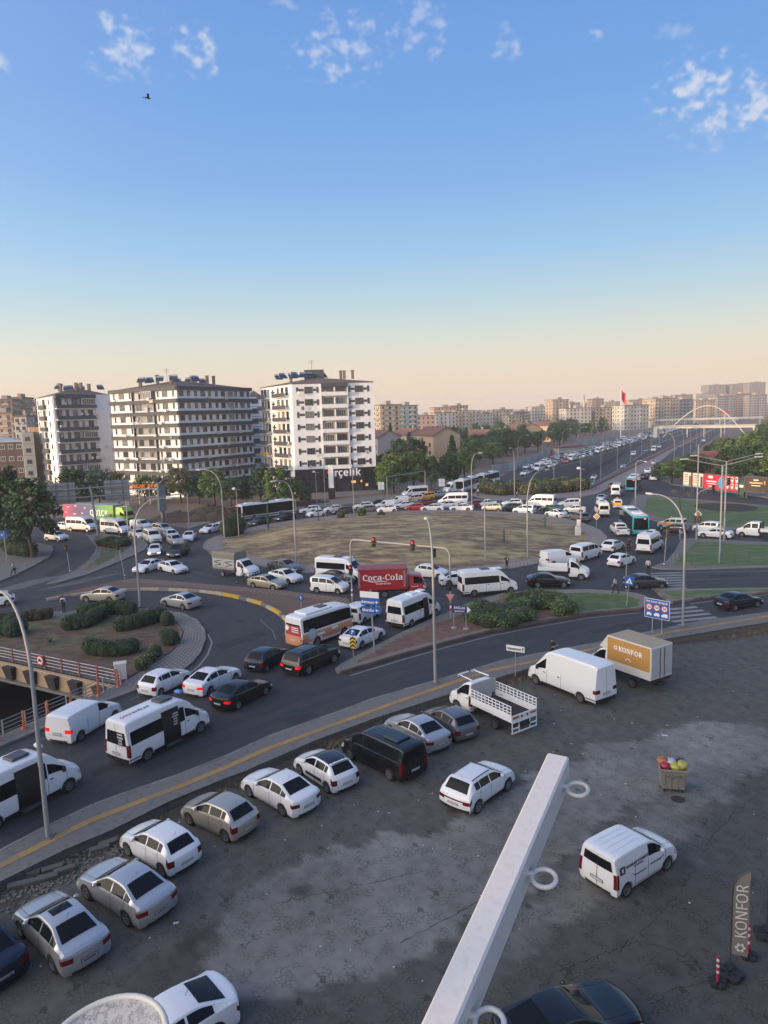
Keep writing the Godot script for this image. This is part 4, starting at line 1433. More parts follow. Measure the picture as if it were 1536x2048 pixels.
func zebra(called:String,a:Vector2,b:Vector2,dir:Vector2,length:float,count:int,material:Material)->void:
	var root:=Node3D.new()
	root.name=numbered(called)
	add_child(root)
	root.set_meta("kind","structure")
	for i in count:
		var c:=a.lerp(b,float(i)/(count - 1))
		var h:=Shape.new()
		stripe(h,c - dir*length*.5,c+dir*length*.5,a.distance_to(b)/(count - 1)*.5)
		put("stripe",h.done(),material,root)
func markings()->void:
	var white:=surf_mat("road_paint",noise(81,.08,FastNoiseLite.TYPE_SIMPLEX,4,.7),[lin(.109,.109,.109),lin(.260,.260,.254),lin(.184,.184,.178)],3.,.8)
	var faint:=surf_mat("worn_paint",noise(82,.08,FastNoiseLite.TYPE_SIMPLEX,4,.7),[lin(.046,.048,.052),lin(.130,.133,.135),lin(.072,.074,.078)],3.,.8)
	var h:=Shape.new()
	line_of(h,pv([-2.85,-49.6,.87,-52.5,5,-55.5,8.96,-58,13.31,-60.1,18.29,-62.2,23.2,-63.3]),.13)
	line_of(h,pv([28.86,-65.7,32.77,-66.9,37.6,-68.1,45.7,-68.2]),.13)
	line_of(h,pv([32.47,-78.7,37.7,-78.5,43,-78.2,52.1,-77.9]),.14)
	line_of(h,pv([-15.97,-61,-14.99,-58.5,-14.59,-55.3,-14.63,-52.7,-15.06,-50.6]),.13)
	line_of(h,pv([52,-145.8,45.9,-132.8]),.2)
	line_of(h,pv([-2.88,-50.3,-.67,-55.1,2.33,-59.1,4.77,-62.6,8.59,-67.4]),.12)
	line_of(h,pv([14.65,-82.1,7.52,-80.4,4.5,-80.3]),.13)
	line_of(h,pv([-41.6,-98.3,-43.7,-106.7,-48.4,-116,-51.9,-121.6]),.14)
	struct("edge_line_markings",h.done(),white)
	var f:=Shape.new()
	line_of(f,pv([-29.42,-93,-21.43,-84.8,-14.31,-78.7]),.12,3.,4.)
	line_of(f,pv([-11.23,-72.9,-6.8,-70.4,-2.67,-68.4]),.12,3.,3.)
	line_of(f,pv([-11.98,-64.9,-10.25,-61.3,-9.55,-58.6]),.14)
	line_of(f,pv([-.69,-68,6,-65.9]),.12,3.,4.)
	line_of(f,pv([-21.1,-40.5,-17.72,-46.3,-13.82,-52.9]),.13,3.,5.)
	line_of(f,pv([33.19,-75.1,41,-74.5,52.6,-73.9]),.13,3.,4.)
	line_of(f,pv([-42.6,-88.3,-38.8,-88.3]),.13)
	struct("lane_line_markings",f.done(),faint)
	zebra("zebra_crossing_markings",W(31.78,-78.7),W(29.3,-71.8),W(1,.0),3.6,7,white)
	zebra("zebra_crossing_markings",W(26.89,-64.2),W(27.19,-59.6),W(.98,-.2),4.4,5,white)
	zebra("zebra_crossing_markings",W(-38,-81.8),W(-35.2,-86.7),W(.75,-.66),5.,8,faint)
	zebra("zebra_crossing_markings",W(-44.2,-80),W(-42.1,-86.5),W(.75,-.66),5.,8,faint)
	var rp:=Shape.new()
	for q in [[pv([-13.91,-38.8,-11.17,-41.8,-10.62,-41,-13.32,-38]),0],[pv([-6.92,-42.3,-5.49,-43.7,-4.46,-42.9,-5.88,-41.5]),0],[pv([-14.57,-57.8,-11.39,-61.4,-10.52,-60.1,-13.63,-56.4]),0],[pv([17.18,-58.4,22.84,-61,22.77,-60.1,17.19,-57.5]),0],[pv([-16.37,-36.3,-14.87,-38.2,-14.47,-37.7,-15.95,-35.8]),0],[pv([-30.47,-96.6,-28.47,-94.9,-28.17,-92.2,-30.18,-93.8]),0],[pv([-.19,-69.8,6.18,-67.7,5.99,-66.8,-.29,-68.8]),0],[pv([36,-77.2,40.4,-77,39.9,-75.9,35.6,-76]),0],[pv([-43.2,-88.4,-44.3,-98,-42.7,-96.4,-41.7,-87]),0]]:
		rp.poly(q[0],.010)
	struct("asphalt_patches_surface",rp.done(),surf_mat("patch_asphalt",noise(84,.05,FastNoiseLite.TYPE_SIMPLEX,4,.6),[lin(.020,.021,.023),lin(.032,.033,.035)],3.,.9,256))
	var tr:=Shape.new()
	for q in [[pv([-18.41,-31.87,-15.83,-34.97,-10.78,-40.2,-4.7,-45.7,3.09,-51.3,11.61,-56.1]),0],[pv([-19.33,-35.7,-16.1,-40.9,-12.26,-46.3,-8.1,-50.7]),0],[pv([-12.88,-53.9,-11.82,-58.8,-12.94,-65,-17.17,-71.2,-23.69,-74.1]),0],[pv([11.61,-56.1,20.88,-60.5,36.3,-65.7]),0],[pv([-27.57,-89.1,-20.29,-82.5,-9.24,-74,-1.69,-69,6.39,-70,14.83,-74.1]),0],[pv([14.83,-74.1,24.29,-78.8,33.19,-89.1,39.9,-103.2]),0],[pv([40.8,-74.1,33.66,-74.4,27.63,-74,19.82,-72.8]),0]]:
		var ln:PackedVector2Array=q[0]
		for o:float in [-.85,.85]:
			for i in ln.size()- 1:
				var n:Vector2=(ln[i+1]- ln[i]).orthogonal().normalized()*o
				stripe(tr,ln[i]+n,ln[i+1]+n,.55,.0082)
	var tm:=surf_mat("tyre_track",noise(85,.03,FastNoiseLite.TYPE_SIMPLEX_SMOOTH,5,.6),[lin(.022,.024,.028),lin(.036,.038,.043)],7.,.7,256)
	struct("tyre_track_markings",tr.done(),tm)
	var cover:=Shape.new()
	cover.lathe([W(.001,.016),W(.34,.016),W(.36,.0)],18)
	var cm:=cover.done()
	var wd:=["beside the lettered minibus","ahead of the black saloon","on the bypass near the Hipodrom board","by the paved end of the garden island","on the bypass before the blue speed board","between the beige saloon and the kerb"]
	var ci:=0
	for p in [W(-8.47,-41.4),W(-5.81,-46.7),W(6.8,-52.3),W(-12.45,-55.7),W(19.93,-58.9),W(-9.53,-71.9)]:
		tag(put("drain_cover",cm,mat("iron",lin(.045,.043,.04),.7,.3),null,v3(p,.008)),"round iron cover in the roadway "+wd[ci],"manhole cover")
		ci+=1
	var hh:=Shape.new()
	for lat in [-13.5,-16.5,-5.]:
		var s:=20.0
		while s<900.0:
			var a:=hw(s,lat)
			var b:=hw(s+4.,lat)
			var n:=R*.09
			var ya:=-5.6*(1.0 - smoothstep(30.,262.,s))+.09
			var yb:=-5.6*(1.0 - smoothstep(30.,262.,s+4.))+.09
			hh.face(v3(a - n,ya),v3(b - n,yb),v3(b+n,yb),v3(a+n,ya),Vector3.UP)
			s+=12.0
	struct("highway_lane_markings",hh.done(),white)
var window_cache:={}
func wall_frame(n:Vector3)->Basis:
	return Basis(Vector3.UP.cross(n).normalized(),Vector3.UP,n)
func window(parent:Node3D,at:Vector3,n:Vector3,w:float,h:float,frame:Material,glass:Material,bars:=1)->void:
	var key:="%.2f_%.2f_%d"%[w,h,bars]
	if not window_cache.has(key):
		var f:=Shape.new()
		var t:=.09
		f.box(V(0,h*.5 - t*.5,.05),V(w,t,.12))
		f.box(V(0,-h*.5+t*.5,.06),V(w+.1,t,.16))
		for s in [-1.,1.]:
			f.box(V(s*(w*.5 - t*.5),0,.05),V(t,h - t*2.,.12))
		for i in bars:
			f.box(V(-w*.5+w*(i+1.)/(bars+1),0,.04),V(.07,h - t*2.,.1))
		var g:=Shape.new()
		g.box(V(0,0,.02),V(w - .1,h - .1,.04))
		window_cache[key]=[f.done(),g.done()]
	var o:=put("window",window_cache[key][0],frame,parent,at,wall_frame(n))
	put("pane",window_cache[key][1],glass,o)
func prism(foot:PackedVector2Array,y0:float,y1:float)->ArrayMesh:
	var h:=Shape.new()
	var c:=Vector2.ZERO
	for p in foot:
		c+=p
	c/=foot.size()
	for i in foot.size():
		var a:=foot[i]
		var b:=foot[(i+1)%foot.size()]
		var m:=(a+b)*.5 - c
		h.face(V(a.x,y1,a.y),V(b.x,y1,b.y),V(b.x,y0,b.y),V(a.x,y0,a.y),V(m.x,0,m.y))
	h.poly(foot,y1)
	return h.done()
func hip_roof(f:PackedVector2Array,y:float,rise:float,over:float)->ArrayMesh:
	var c:=(f[0]+f[1]+f[2]+f[3])*.25
	var q:=[]
	for p in f:
		q.append(p+(p - c).normalized()*over)
	var la:float=q[0].distance_to(q[1])
	var lb:float=q[1].distance_to(q[2])
	var r0:Vector2
	var r1:Vector2
	if la>lb:
		r0=(q[3]+q[0])*.5
		r1=(q[1]+q[2])*.5
		var d:Vector2=(r1 - r0).normalized()*lb*.45
		r0+=d
		r1 -=d
	else:
		r0=(q[0]+q[1])*.5
		r1=(q[2]+q[3])*.5
		var d:Vector2=(r1 - r0).normalized()*la*.45
		r0+=d
		r1 -=d
	var h:=Shape.new()
	var t0:=v3(r0,y+rise)
	var t1:=v3(r1,y+rise)
	for i in 4:
		var a:Vector2=q[i]
		var b:Vector2=q[(i+1)%4]
		var d0:=a.distance_to(r0)<a.distance_to(r1)
		var e0:=b.distance_to(r0)<b.distance_to(r1)
		var out:=v3((a+b)*.5 - c,2.)
		var ta:=t0 if d0 else t1
		var tb:=t0 if e0 else t1
		if d0==e0:
			h.face(v3(a,y),v3(b,y),tb,ta,out)
		else:
			h.face(v3(a,y),v3(b,y),tb,ta,out)
		h.face(v3(a,y),v3(b,y),v3(b,y - .25),v3(a,y - .25),V(out.x,0,out.z))
	h.face(v3(q[0],y - .25),v3(q[1],y - .25),v3(q[2],y - .25),v3(q[3],y - .25),Vector3.DOWN)
	return h.done()
func roof_clutter(b:Node3D,f:PackedVector2Array,y:float,seed_:int,chimneys:int,tanks:int)->void:
	var r:=RandomNumberGenerator.new()
	r.seed=seed_
	var chm:=mat("chimney",lin(.16,.13,.11),.9)
	var tank:=mat("water_tank",lin(.35,.37,.39),.35,.5)
	var solar:=mat("solar_panel",lin(.03,.045,.07),.15)
	var cm:=Shape.new()
	cm.box(V(0,0,0),V(.7,2.,.7))
	cm.box(V(0,1.1,0),V(.9,.2,.9))
	var cmesh:=cm.done()
	for i in chimneys:
		var u:=.1+.8*r.randf()
		var v:=.2+.6*r.randf()
		var p:=f[0].lerp(f[1],u).lerp(f[3].lerp(f[2],u),v)
		put("chimney",cmesh,chm,b,v3(p,y+1.3+r.randf()*.8))
	for i in tanks:
		var u:=.08+.84*r.randf()
		var v:=.2+.6*r.randf()
		var p:=f[0].lerp(f[1],u).lerp(f[3].lerp(f[2],u),v)
		var t:=Shape.new()
		t.tube([V(-.8,.7,0),V(.8,.7,0)],.38,8)
		t.box(V(-.6,.2,0),V(.08,.9,.08))
		t.box(V(.6,.2,0),V(.08,.9,.08))
		var o:=put("water_tank",t.done(40),tank,b,v3(p,y+1.7),Basis(Vector3.UP,r.randf()*.6))
		put("solar_panel",box_mesh(V(1.9,.07,1.7)),solar,o,V(0,.1,1.1),Basis(Vector3.RIGHT,.6))
func antenna_on(b:Node3D,p:Vector2,y:float,h:float)->void:
	var t:=Shape.new()
	t.tube([V(0,0,0),V(0,h,0)],.05,5)
	for i in 3:
		t.box(V(0,h - .3 - i*.35,0),V(1.6 - i*.3,.05,.05))
	put("antenna",t.done(),mat("antenna_steel",lin(.1,.1,.1),.6),b,v3(p,y))
class Face:
	var p:Vector2
	var d:Vector2
	var n:Vector3
	var w:float
	func at(u:float,y:float,out:=.0)->Vector3:
		var q:=p+d*u
		return Vector3(q.x,y,q.y)+n*out
func face_of(a:Vector2,b:Vector2,inside:Vector2)->Face:
	var f:=Face.new()
	f.p=a
	f.d=(b - a).normalized()
	f.w=a.distance_to(b)
	var o:=f.d.orthogonal()
	if o.dot((a+b)*.5 - inside)<.0:
		o=-o
	f.n=V(o.x,0,o.y)
	return f
func slab(b:Node3D,called:String,f:Face,u0:float,u1:float,y:float,h:float,depth:float,m:Material,out:=.0)->MeshInstance3D:
	var c:=f.at((u0+u1)*.5,y,out+depth*.5)
	return put(called,box_mesh(V(u1 - u0,h,depth)),m,b,c,Basis(V(f.d.x,0,f.d.y),Vector3.UP,V(f.d.x,0,f.d.y).cross(Vector3.UP)))
func clutter(b:Node3D,faces:Array,seed_:int,count:int)->void:
	var r:=RandomNumberGenerator.new()
	r.seed=seed_
	var ac:=box_mesh(V(.9,.62,.35),.03)
	var dish:=Shape.new()
	dish.lathe([W(.001,.0),W(.3,.05),W(.46,.13)],14,Vector3.ZERO,Basis(Vector3.RIGHT,PI*.5))
	var dm:=dish.done(40)
	var cl:=[mat("cloth_a",lin(.5,.45,.42),.9),mat("cloth_b",lin(.2,.12,.10),.9),mat("cloth_c",lin(.15,.22,.3),.9)]
	for i in count:
		var f:Face=faces[r.randi()%faces.size()]
		var u:=f.w*r.randf_range(.06,.94)
		var y:=6.2+3.01*(r.randi()%7)
		var k:=r.randi()%5
		if k<2:
			put("air_conditioner",ac,mats["cabinet_white"] if mats.has("cabinet_white") else mat("cabinet_white",lin(.52,.52,.49),.6),b,f.at(u,y+.35,.72),wall_frame(f.n))
		elif k<4:
			put("satellite_dish",dm,mat("small_dish",lin(.5,.5,.5),.5),b,f.at(u,y+.5,.95),wall_frame(f.n)*Basis(Vector3.UP,r.randf_range(-.7,.7))*Basis(Vector3.RIGHT,-.4))
		else:
			put("washing",box_mesh(V(r.randf_range(.6,1.4),r.randf_range(.6,1.),.04)),cl[r.randi()%3],b,f.at(u,y - .1,.68 if faces.size()>1 else 1.4),wall_frame(f.n))
func wall_mat(key:String,c:Color)->StandardMaterial3D:
	var l:=c
	return surf_mat(key,noise(key.hash()%1000,.02,FastNoiseLite.TYPE_SIMPLEX_SMOOTH,5,.6),[(l*.86).linear_to_srgb(),l.linear_to_srgb(),(l*.95).linear_to_srgb()],9.,.85,256)
func buildings()->void:
	var white:=wall_mat("white_wall",Color(.70,.72,.75))
	var cool:=wall_mat("cool_wall",Color(.62,.64,.66))
	var dark:=mat("anthracite",lin(.060,.070,.077),.75)
	var frame:=mat("window_frame",lin(.05,.05,.052),.6)
	var wframe:=mat("white_frame",lin(.55,.55,.54),.5)
	var g1:=mat("window_glass",lin(.03,.035,.042),.08,.0,.7)
	var g2:=mat("window_glass_dim",lin(.06,.055,.05),.2,.0,.5)
	var g3:=mat("window_blind",lin(.22,.21,.19),.7)
	var glass:=[g1,g1,g2,g3,g1]
	var tile:=surf_mat("roof_tile",noise(91,.08),[lin(.10,.075,.068),lin(.15,.115,.105)],4.,.9,256)
	var rail:=mat("balcony_rail",lin(.3,.31,.32),.5,.5)
	var b:=thing("corner_apartment_block","white eight storey apartment block with grey window stripes above the black shop front","building")
	var a0:=W(-21.62,-176)
	var a1:=W(-1.65,-179)
	var a3:=W(-32.27,-194)
	var a2:=a1+(a3 - a0)
	var foot:=PackedVector2Array([a0,a1,a2,a3])
	var mid:=(a0+a2)*.5
	put("wall",prism(foot,0,27.),white,b)
	put("roof",hip_roof(foot,27.25,1.7,.1),tile,b)
	roof_clutter(b,foot,27.6,3,5,9)
	antenna_on(b,a0.lerp(a2,.45),29,4.5)
	var hut:=put("stair_house",box_mesh(V(5,2.6,4)),dark,b,v3(a0.lerp(a2,.5),29.6),Basis(Vector3.UP,.1))
	var f:=face_of(a0,a1,mid)
	var k:=f.w/20.3
	var y1:=6.0
	for i in 7:
		var y:=y1+1.55+i*3.0
		for wv in [[4.1,2.],[16.6,2.]]:
			window(b,f.at(wv[0]*k,y),f.n,2.,1.55,frame,glass[rng.randi()%5],2)
		for u in [1.3,6.3,14.2,18.9]:
			window(b,f.at(u*k,y),f.n,.5,1.4,frame,g1,0)
		for u in [[1.65,2.95],[5.25,6.],[14.5,15.5],[17.7,18.6]]:
			slab(b,"wall_stripe",f,u[0]*k,u[1]*k,y,.6,.03,dark)
		slab(b,"balcony_recess",f,7.3*k,13.6*k,y,2.5,.02,mat("balcony_shade",lin(.28,.29,.30),.9))  # flat panel, the shade of a recess put into its grey
		for u in [8.9,12.]:
			window(b,f.at(u*k,y+.1,.02),f.n,2.3,1.8,wframe if rng.randf()<.4 else frame,glass[rng.randi()%5],3)
		slab(b,"balcony_slab",f,7.2*k,13.7*k,y - 1.45,.22,1.15,white)
		slab(b,"balcony_front",f,7.2*k,13.7*k,y - 1.,.75,.1,white,1.05)
		slab(b,"balcony_rail",f,7.2*k,13.7*k,y - .5,.06,.06,rail,1.05)
		slab(b,"balcony_pier",f,10.35*k,10.6*k,y - .1,2.4,1.,white,.03)
	slab(b,"lintel",f,7.2*k,13.7*k,y1+21.0 - .4,.9,1.2,dark)
	slab(b,"side_fin",f,7.0*k,7.25*k,y1+10.5,20.8,.35,white)
	slab(b,"side_fin",f,13.65*k,13.9*k,y1+10.5,20.8,.35,white)
	var fl:=face_of(a3,a0,mid)
	var fw:=fl.w
	for i in 7:
		var y:=y1+1.55+i*3.0
		for u in [[.02,.32],[.52,.92]]:
			slab(b,"balcony_slab",fl,fw*u[0],fw*u[1],y - 1.45,.25,1.3,white)
			slab(b,"balcony_front",fl,fw*u[0],fw*u[1],y - 1.,1.,.12,mat("tan_blind",lin(.4,.27,.1),.8) if i==1 and u[0]<.1 else dark,1.2)
			for q in 3:
				window(b,fl.at(fw*lerpf(u[0],u[1],(q+.5)/3.),y,.0),fl.n,1.5,1.9,wframe if rng.randf()<.5 else frame,glass[rng.randi()%5],1)
		slab(b,"wall_stripe",fl,fw*.36,fw*.48,y,.45,.03,dark)
		window(b,fl.at(fw*.42,y),fl.n,.55,1.4,frame,g1,0)
	clutter(b,[f,fl],6,26)
	var black:=mat("shop_black",lin(.012,.012,.014),.4)
	slab(b,"sign_band",f,-.2,f.w+.2,5.,2.2,.5,black)
	slab(b,"sign_band",fl,0,fl.w*.85,5.,2.2,.5,black)
	for i in 7:
		slab(b,"shop_pier",f,i*f.w/6.0 - .3,i*f.w/6.0+.3,1.95,3.9,.4,black)
	for i in 6:
		var sw:=slab(b,"shop_window",f,i*f.w/6.0+.35,(i+1)*f.w/6.0 - .35,1.95,3.7,.12,g1)
	for q in [[.68,2.5,1.5],[.80,2.6,1.1],[.86,1.6,.8]]:
		var lp:=slab(b,"lit_shop_display",f,f.w*q[0],f.w*q[0]+q[2]*.8,q[1],.6,.05,glow("shop_light",Color(1.,.7,.4),.5),.14)
	var sign_m:=glow("shop_sign_white",Color(.8,.8,.82),.18)
	letters(b,"arçelik",2.5,sign_m,f.at(f.w*.60,4.95,.56),V(f.d.x,0,f.d.y),Vector3.UP,"shop_lettering")
	put("red_mark",box_mesh(V(.7,.7,.06)),glow("shop_sign_red",Color(.85,.05,.06),.4),b,f.at(f.w*.40,5.2,.56),wall_frame(f.n))
	b=thing("banded_apartment_block","long white apartment block wrapped by dark grey balcony bands on every storey","building")
	a0=W(-50,-177)
	a1=W(-36.1,-200)
	a3=W(-71.3,-190)
	a2=a1+(a3 - a0)
	foot=PackedVector2Array([a0,a1,a2,a3])
	mid=(a0+a2)*.5
	put("wall",prism(foot,0,27.2),white,b)
	put("roof",hip_roof(foot,27.4,2.3,.1),tile,b)
	roof_clutter(b,foot,28.,8,12,10)
	antenna_on(b,a0.lerp(a3,.12),28,4.)
	f=face_of(a0,a1,mid)
	fl=face_of(a3,a0,mid)
	for i in 9:
		var y:=2.9+i*3.02
		for ff in [f,fl]:
			slab(b,"balcony_band",ff,-.3 if ff==f else -.1,ff.w+.2,y,.95,.55,dark)
		if i==8:
			continue
		var yw:=y+1.75
		var cnt:=11
		for q in cnt:
			var u:float=f.w*(q+.55)/cnt
			var big:=q%3==0
			if q==7:
				slab(b,"glazed_balcony",f,u - 1.2,u+1.2,yw,1.7,.35,wframe)
				window(b,f.at(u,yw,.35),f.n,2.2,1.5,wframe,g2,4)
				continue
			window(b,f.at(u,yw),f.n,1.5 if big else .9,1.35,frame,glass[rng.randi()%5],1 if big else 0)
		var L:=fl.w
		for q in [[.06,.5],[.18,1.9],[.31,.5],[.73,.5],[.83,1.8],[.95,.5]]:
			window(b,fl.at(L*q[0],yw),fl.n,q[1],1.45,frame,glass[rng.randi()%5],2 if q[1]>1 else 0)
		slab(b,"balcony_recess",fl,L*.37,L*.67,yw,2.05,.02,mats["balcony_shade"])  # recess shade painted as a flat grey panel
		for q in [.44,.59]:
			window(b,fl.at(L*q,yw,.02),fl.n,1.7,1.6,frame if rng.randf()<.7 else wframe,g1,2)
		if i==7:
			slab(b,"glazed_balcony",fl,L*.5,L*.66,yw,1.8,.5,frame)
			window(b,fl.at(L*.58,yw,.5),fl.n,L*.15,1.7,wframe,g1,5)
	for u in [.36,.68]:
		slab(b,"drain_pipe",fl,fl.w*u,fl.w*u+.14,15,24,.6,dark)
	for q in [[.42,26.1,1.2],[.55,22.6,1.],[.78,8.,1.2]]:
		var ff:Face=fl if q[1]>20 else f
		slab(b,"laundry",ff,ff.w*q[0],ff.w*q[0]+q[2],q[1]- .6,1.3,.04,mat("laundry_cloth",lin(.5,.42,.40),.9),.58)
	slab(b,"ground_storey",f,0,f.w,1.2,2.3,.05,mat("ground_wall",lin(.30,.31,.33),.9))
	clutter(b,[f,fl],5,40)
	b=thing("link_apartment_block","narrow pale apartment block set back between the banded and the striped blocks","building")
	foot=PackedVector2Array([W(-39.6,-213),W(-35.3,-213),W(-37.4,-226),W(-42,-226)])
	put("wall",prism(foot,0,25.6),white,b)
	f=face_of(foot[0],foot[1],(foot[0]+foot[2])*.5)
	for i in 8:
		window(b,f.at(f.w*.55,3.6+i*2.95),f.n,1.9,1.5,frame,g1,1)
		slab(b,"wall_joint",f,0,f.w,2.0+i*2.95,.12,.06,dark)
	put("roof",hip_roof(foot,25.8,1.6,.3),tile,b)
	b=thing("stepped_apartment_block","apartment block with white piers, dark balcony fronts and a blank stair wall","building")
	a0=W(-86.3,-190)
	a1=W(-75.5,-204)
	a3=W(-97.7,-205)
	a2=a1+(a3 - a0)
	foot=PackedVector2Array([a0,a1,a2,a3])
	mid=(a0+a2)*.5
	put("wall",prism(foot,0,26.6),cool,b)
	put("roof",hip_roof(foot,26.8,2.4,.1),tile,b)
	roof_clutter(b,foot,27.4,15,6,5)
	f=face_of(a0,a1,mid)
	fl=face_of(a3,a0,mid)
	for i in 8:
		var y:=2.9+i*3.0
		var bw:=f.w*.65
		slab(b,"balcony_slab",f,.1,bw,y - .6,.2,1.3,white)
		slab(b,"balcony_front",f,.1,bw,y - .1,.95,.12,dark,1.25)
		for q in 5:
			window(b,f.at(bw*(q+.6)/5.2,y+1.1),f.n,1.5 if q%2==0 else .9,1.8,wframe if (i+q)%4==0 else frame,glass[rng.randi()%5],1)
		if i%3==1:
			slab(b,"glazed_balcony",f,bw*.62,bw*.98,y+1.2,1.6,.06,wframe,1.15)
			window(b,f.at(bw*.8,y+1.2,1.22),f.n,bw*.34,1.5,wframe,g2,5)
		for q in [.75,.92]:
			window(b,f.at(f.w*q,y+1.05),f.n,1.5,1.45,frame,g1,1)
		slab(b,"balcony_front",fl,fl.w*.22,fl.w*.58,y,1.1,.9,dark)
		window(b,fl.at(fl.w*.4,y+1.4),fl.n,2.4,1.5,frame,g1,2)
		window(b,fl.at(fl.w*.76,y+1.3,.25),fl.n,.8,1.4,frame,g1,0)
		window(b,fl.at(fl.w*.1,y+1.3,.25),fl.n,.8,1.4,frame,g1,0)
	for u in [[.0,.2],[.6,.98]]:
		slab(b,"pier",fl,fl.w*u[0],fl.w*u[1],14.3,24.4,.25,white)
	slab(b,"stair_wall",f,f.w*.66,f.w - .05,13.6,26.8,.25,cool)
	slab(b,"parapet",f,0,f.w*.65,26.5,1.,1.2,dark)
	clutter(b,[f],7,16)
	b=thing("maroon_office_block","dark maroon three storey block with pale metal roof at the left edge","building")
	foot=PackedVector2Array([W(-122.6,-205),W(-102.7,-205),W(-117.7,-235),W(-140.5,-235)])
	put("wall",prism(foot,0,14.6),wall_mat("maroon_wall",Color(.075,.048,.05)),b)
	put("roof",hip_roof(foot,14.8,2.,.2),mat("metal_roof",lin(.30,.33,.36),.5),b)
	f=face_of(foot[0],foot[1],(foot[0]+foot[2])*.5)
	for i in 4:
		for q in 8:
			window(b,f.at(f.w*(q+.6)/8.2,3.0+i*3.4),f.n,1.4,1.3,wframe,g1,1)
	b=thing("grey_office_block","slim grey green block with small square windows beside the maroon block","building")
	foot=PackedVector2Array([W(-100.5,-200),W(-97.3,-200),W(-107.9,-222),W(-112.6,-222)])
	put("wall",prism(foot,0,17.2),wall_mat("grey_green_wall",Color(.20,.22,.225)),b)
	f=face_of(foot[0],foot[1],(foot[0]+foot[2])*.5)
	for i in 5:
		window(b,f.at(f.w*.45,2.6+i*3.2),f.n,1.3,1.2,frame,g1,1)
		slab(b,"wall_joint",f,0,f.w,1.2+i*3.2,.1,.04,dark)
	b=thing("orange_brick_block","unplastered orange block wall between the grey block and the white piers","building")
	foot=PackedVector2Array([W(-109.2,-222),W(-105.8,-222),W(-114.4,-240),W(-118.4,-240)])
	put("wall",prism(foot,0,18.6),wall_mat("orange_wall",Color(.42,.25,.14)),b)
	f=face_of(foot[0],foot[1],(foot[0]+foot[2])*.5)
	for i in 6:
		slab(b,"concrete_beam",f,0,f.w,1.0+i*3.1,.3,.05,mat("raw_concrete",lin(.35,.28,.2),.9))
	for u in [.02,.5,.92]:
		slab(b,"concrete_column",f,f.w*u,f.w*u+.3,9.2,18.4,.07,mats["raw_concrete"])
	var own:=wall_mat("own_wall",Color(.42,.40,.37))
	for q in [[-12.,16.,3.,20.5,"plain block of flats from whose roof terrace the junction is seen"],[-62.,-19.,8.,11.,"plain pale block of flats next to the viewer's block on its left"],[-128.,-66.,8.,12.,"second plain block of flats along the street left of the viewer"],[-205.,-132.,8.,12.5,"third plain block of flats along the street left of the viewer"],[-300.,-210.,8.,12.,"fourth and longest plain block of flats along the street behind left"]]:  # left row is added out of view to shade the ground from low sun
		b=thing("street_apartment_block",q[4],"building",Vector3.ZERO,.0,"blocks along the viewer's street")
		foot=PackedVector2Array([W(q[0],q[2]),W(q[1],q[2]),W(q[1],q[2]+14),W(q[0],q[2]+14)])
		put("wall",prism(foot,-.5,q[3]-(4.5 if q[0]==-12.0 else .0)),own,b)
		f=face_of(foot[0],foot[1],(foot[0]+foot[2])*.5)
		for i in int(q[3]/3.4):
			for c in int(f.w/7.):
				window(b,f.at(3.5+c*7.,2.6+i*2.9),f.n,1.8,1.4,frame,g1,1)
func far_block(r:Array)->void:
	var b:=thing(r[8] if r.size()>8 else "apartment_block",r[7],"building",V(r[0],0,r[1]),r[5],"mid rise blocks of the far skyline" if String(r[7]).ends_with("far skyline") else "")
	var w:float=r[2]
	var d:float=r[3]
	var hgt:float=r[4]
	var style:String=r[6]
	var cols:={"cream":Color(.50,.43,.33),"pale":Color(.52,.50,.46),"grey":Color(.26,.26,.27),"brown":Color(.26,.19,.15),"teal":Color(.28,.36,.38),"pink":Color(.46,.33,.26),"tower":Color(.24,.22,.20),"tan":Color(.40,.31,.22)}
	put("wall",prism(PackedVector2Array([W(-w,d)*.5,W(w,d)*.5,W(w,-d)*.5,W(-w,-d)*.5]),-1,hgt),wall_mat("far_"+style,cols[style]),b)
	var h:=Shape.new()
	var bands:=Shape.new()
	var fl:=int(hgt/3.)
	for fc in [[w,d,V(0,0,1),Vector3.RIGHT],[w,d,V(0,0,-1),Vector3.LEFT],[d,w,V(-1,0,0),V(0,0,1)],[d,w,V(1,0,0),V(0,0,-1)]]:
		var n:Vector3=fc[2]
		var x:Vector3=fc[3]
		var cnt:=maxi(2,int(fc[0]/3.2))
		for i in fl:
			var y:=(i+.55)*hgt/fl
			for c in cnt:
				var u:float=((c+.5)/cnt - .5)*fc[0]
				var ww:=1.5 if (c*7+int(w))%3>0 else .9
				var hh:=1.5
				if style=="tower":
					hh=2.4
					ww=.8+.9*absf(sin(c*2.1+i*.3))
				h.box(n*(fc[1]*.5+.02)+x*u+V(0,y,0),V(ww,hh,.08),wall_frame(n))
			if style!="tower" and style!="pink":
				for c in 2:
					var u0:float=(float(c)- .5)*fc[0]*.5
					bands.box(n*(fc[1]*.5+.5)+x*u0+V(0,y - 1.15,0),V(fc[0]*.24,.9,1.),wall_frame(n))
	put("windows",h.done(),mat("far_glass",lin(.05,.05,.055),.25),b).set_meta("kind","stuff")
	if bands.p.size():
		put("balconies",bands.done(),mat("far_band",lin(.42,.40,.37),.9) if style!="cream" else mat("far_band_b",lin(.30,.25,.20),.9),b).set_meta("kind","stuff")
	put("roof",box_mesh(V(w+1.,.6,d+1.)),mat("far_roof",lin(.16,.12,.10),.9),b,V(0,hgt+.3,0))
	put("stair_house",box_mesh(V(w*.22,2.2,d*.4)),mat("far_roof_b",lin(.3,.28,.26),.9),b,V(w*.1,hgt+1.7,0))
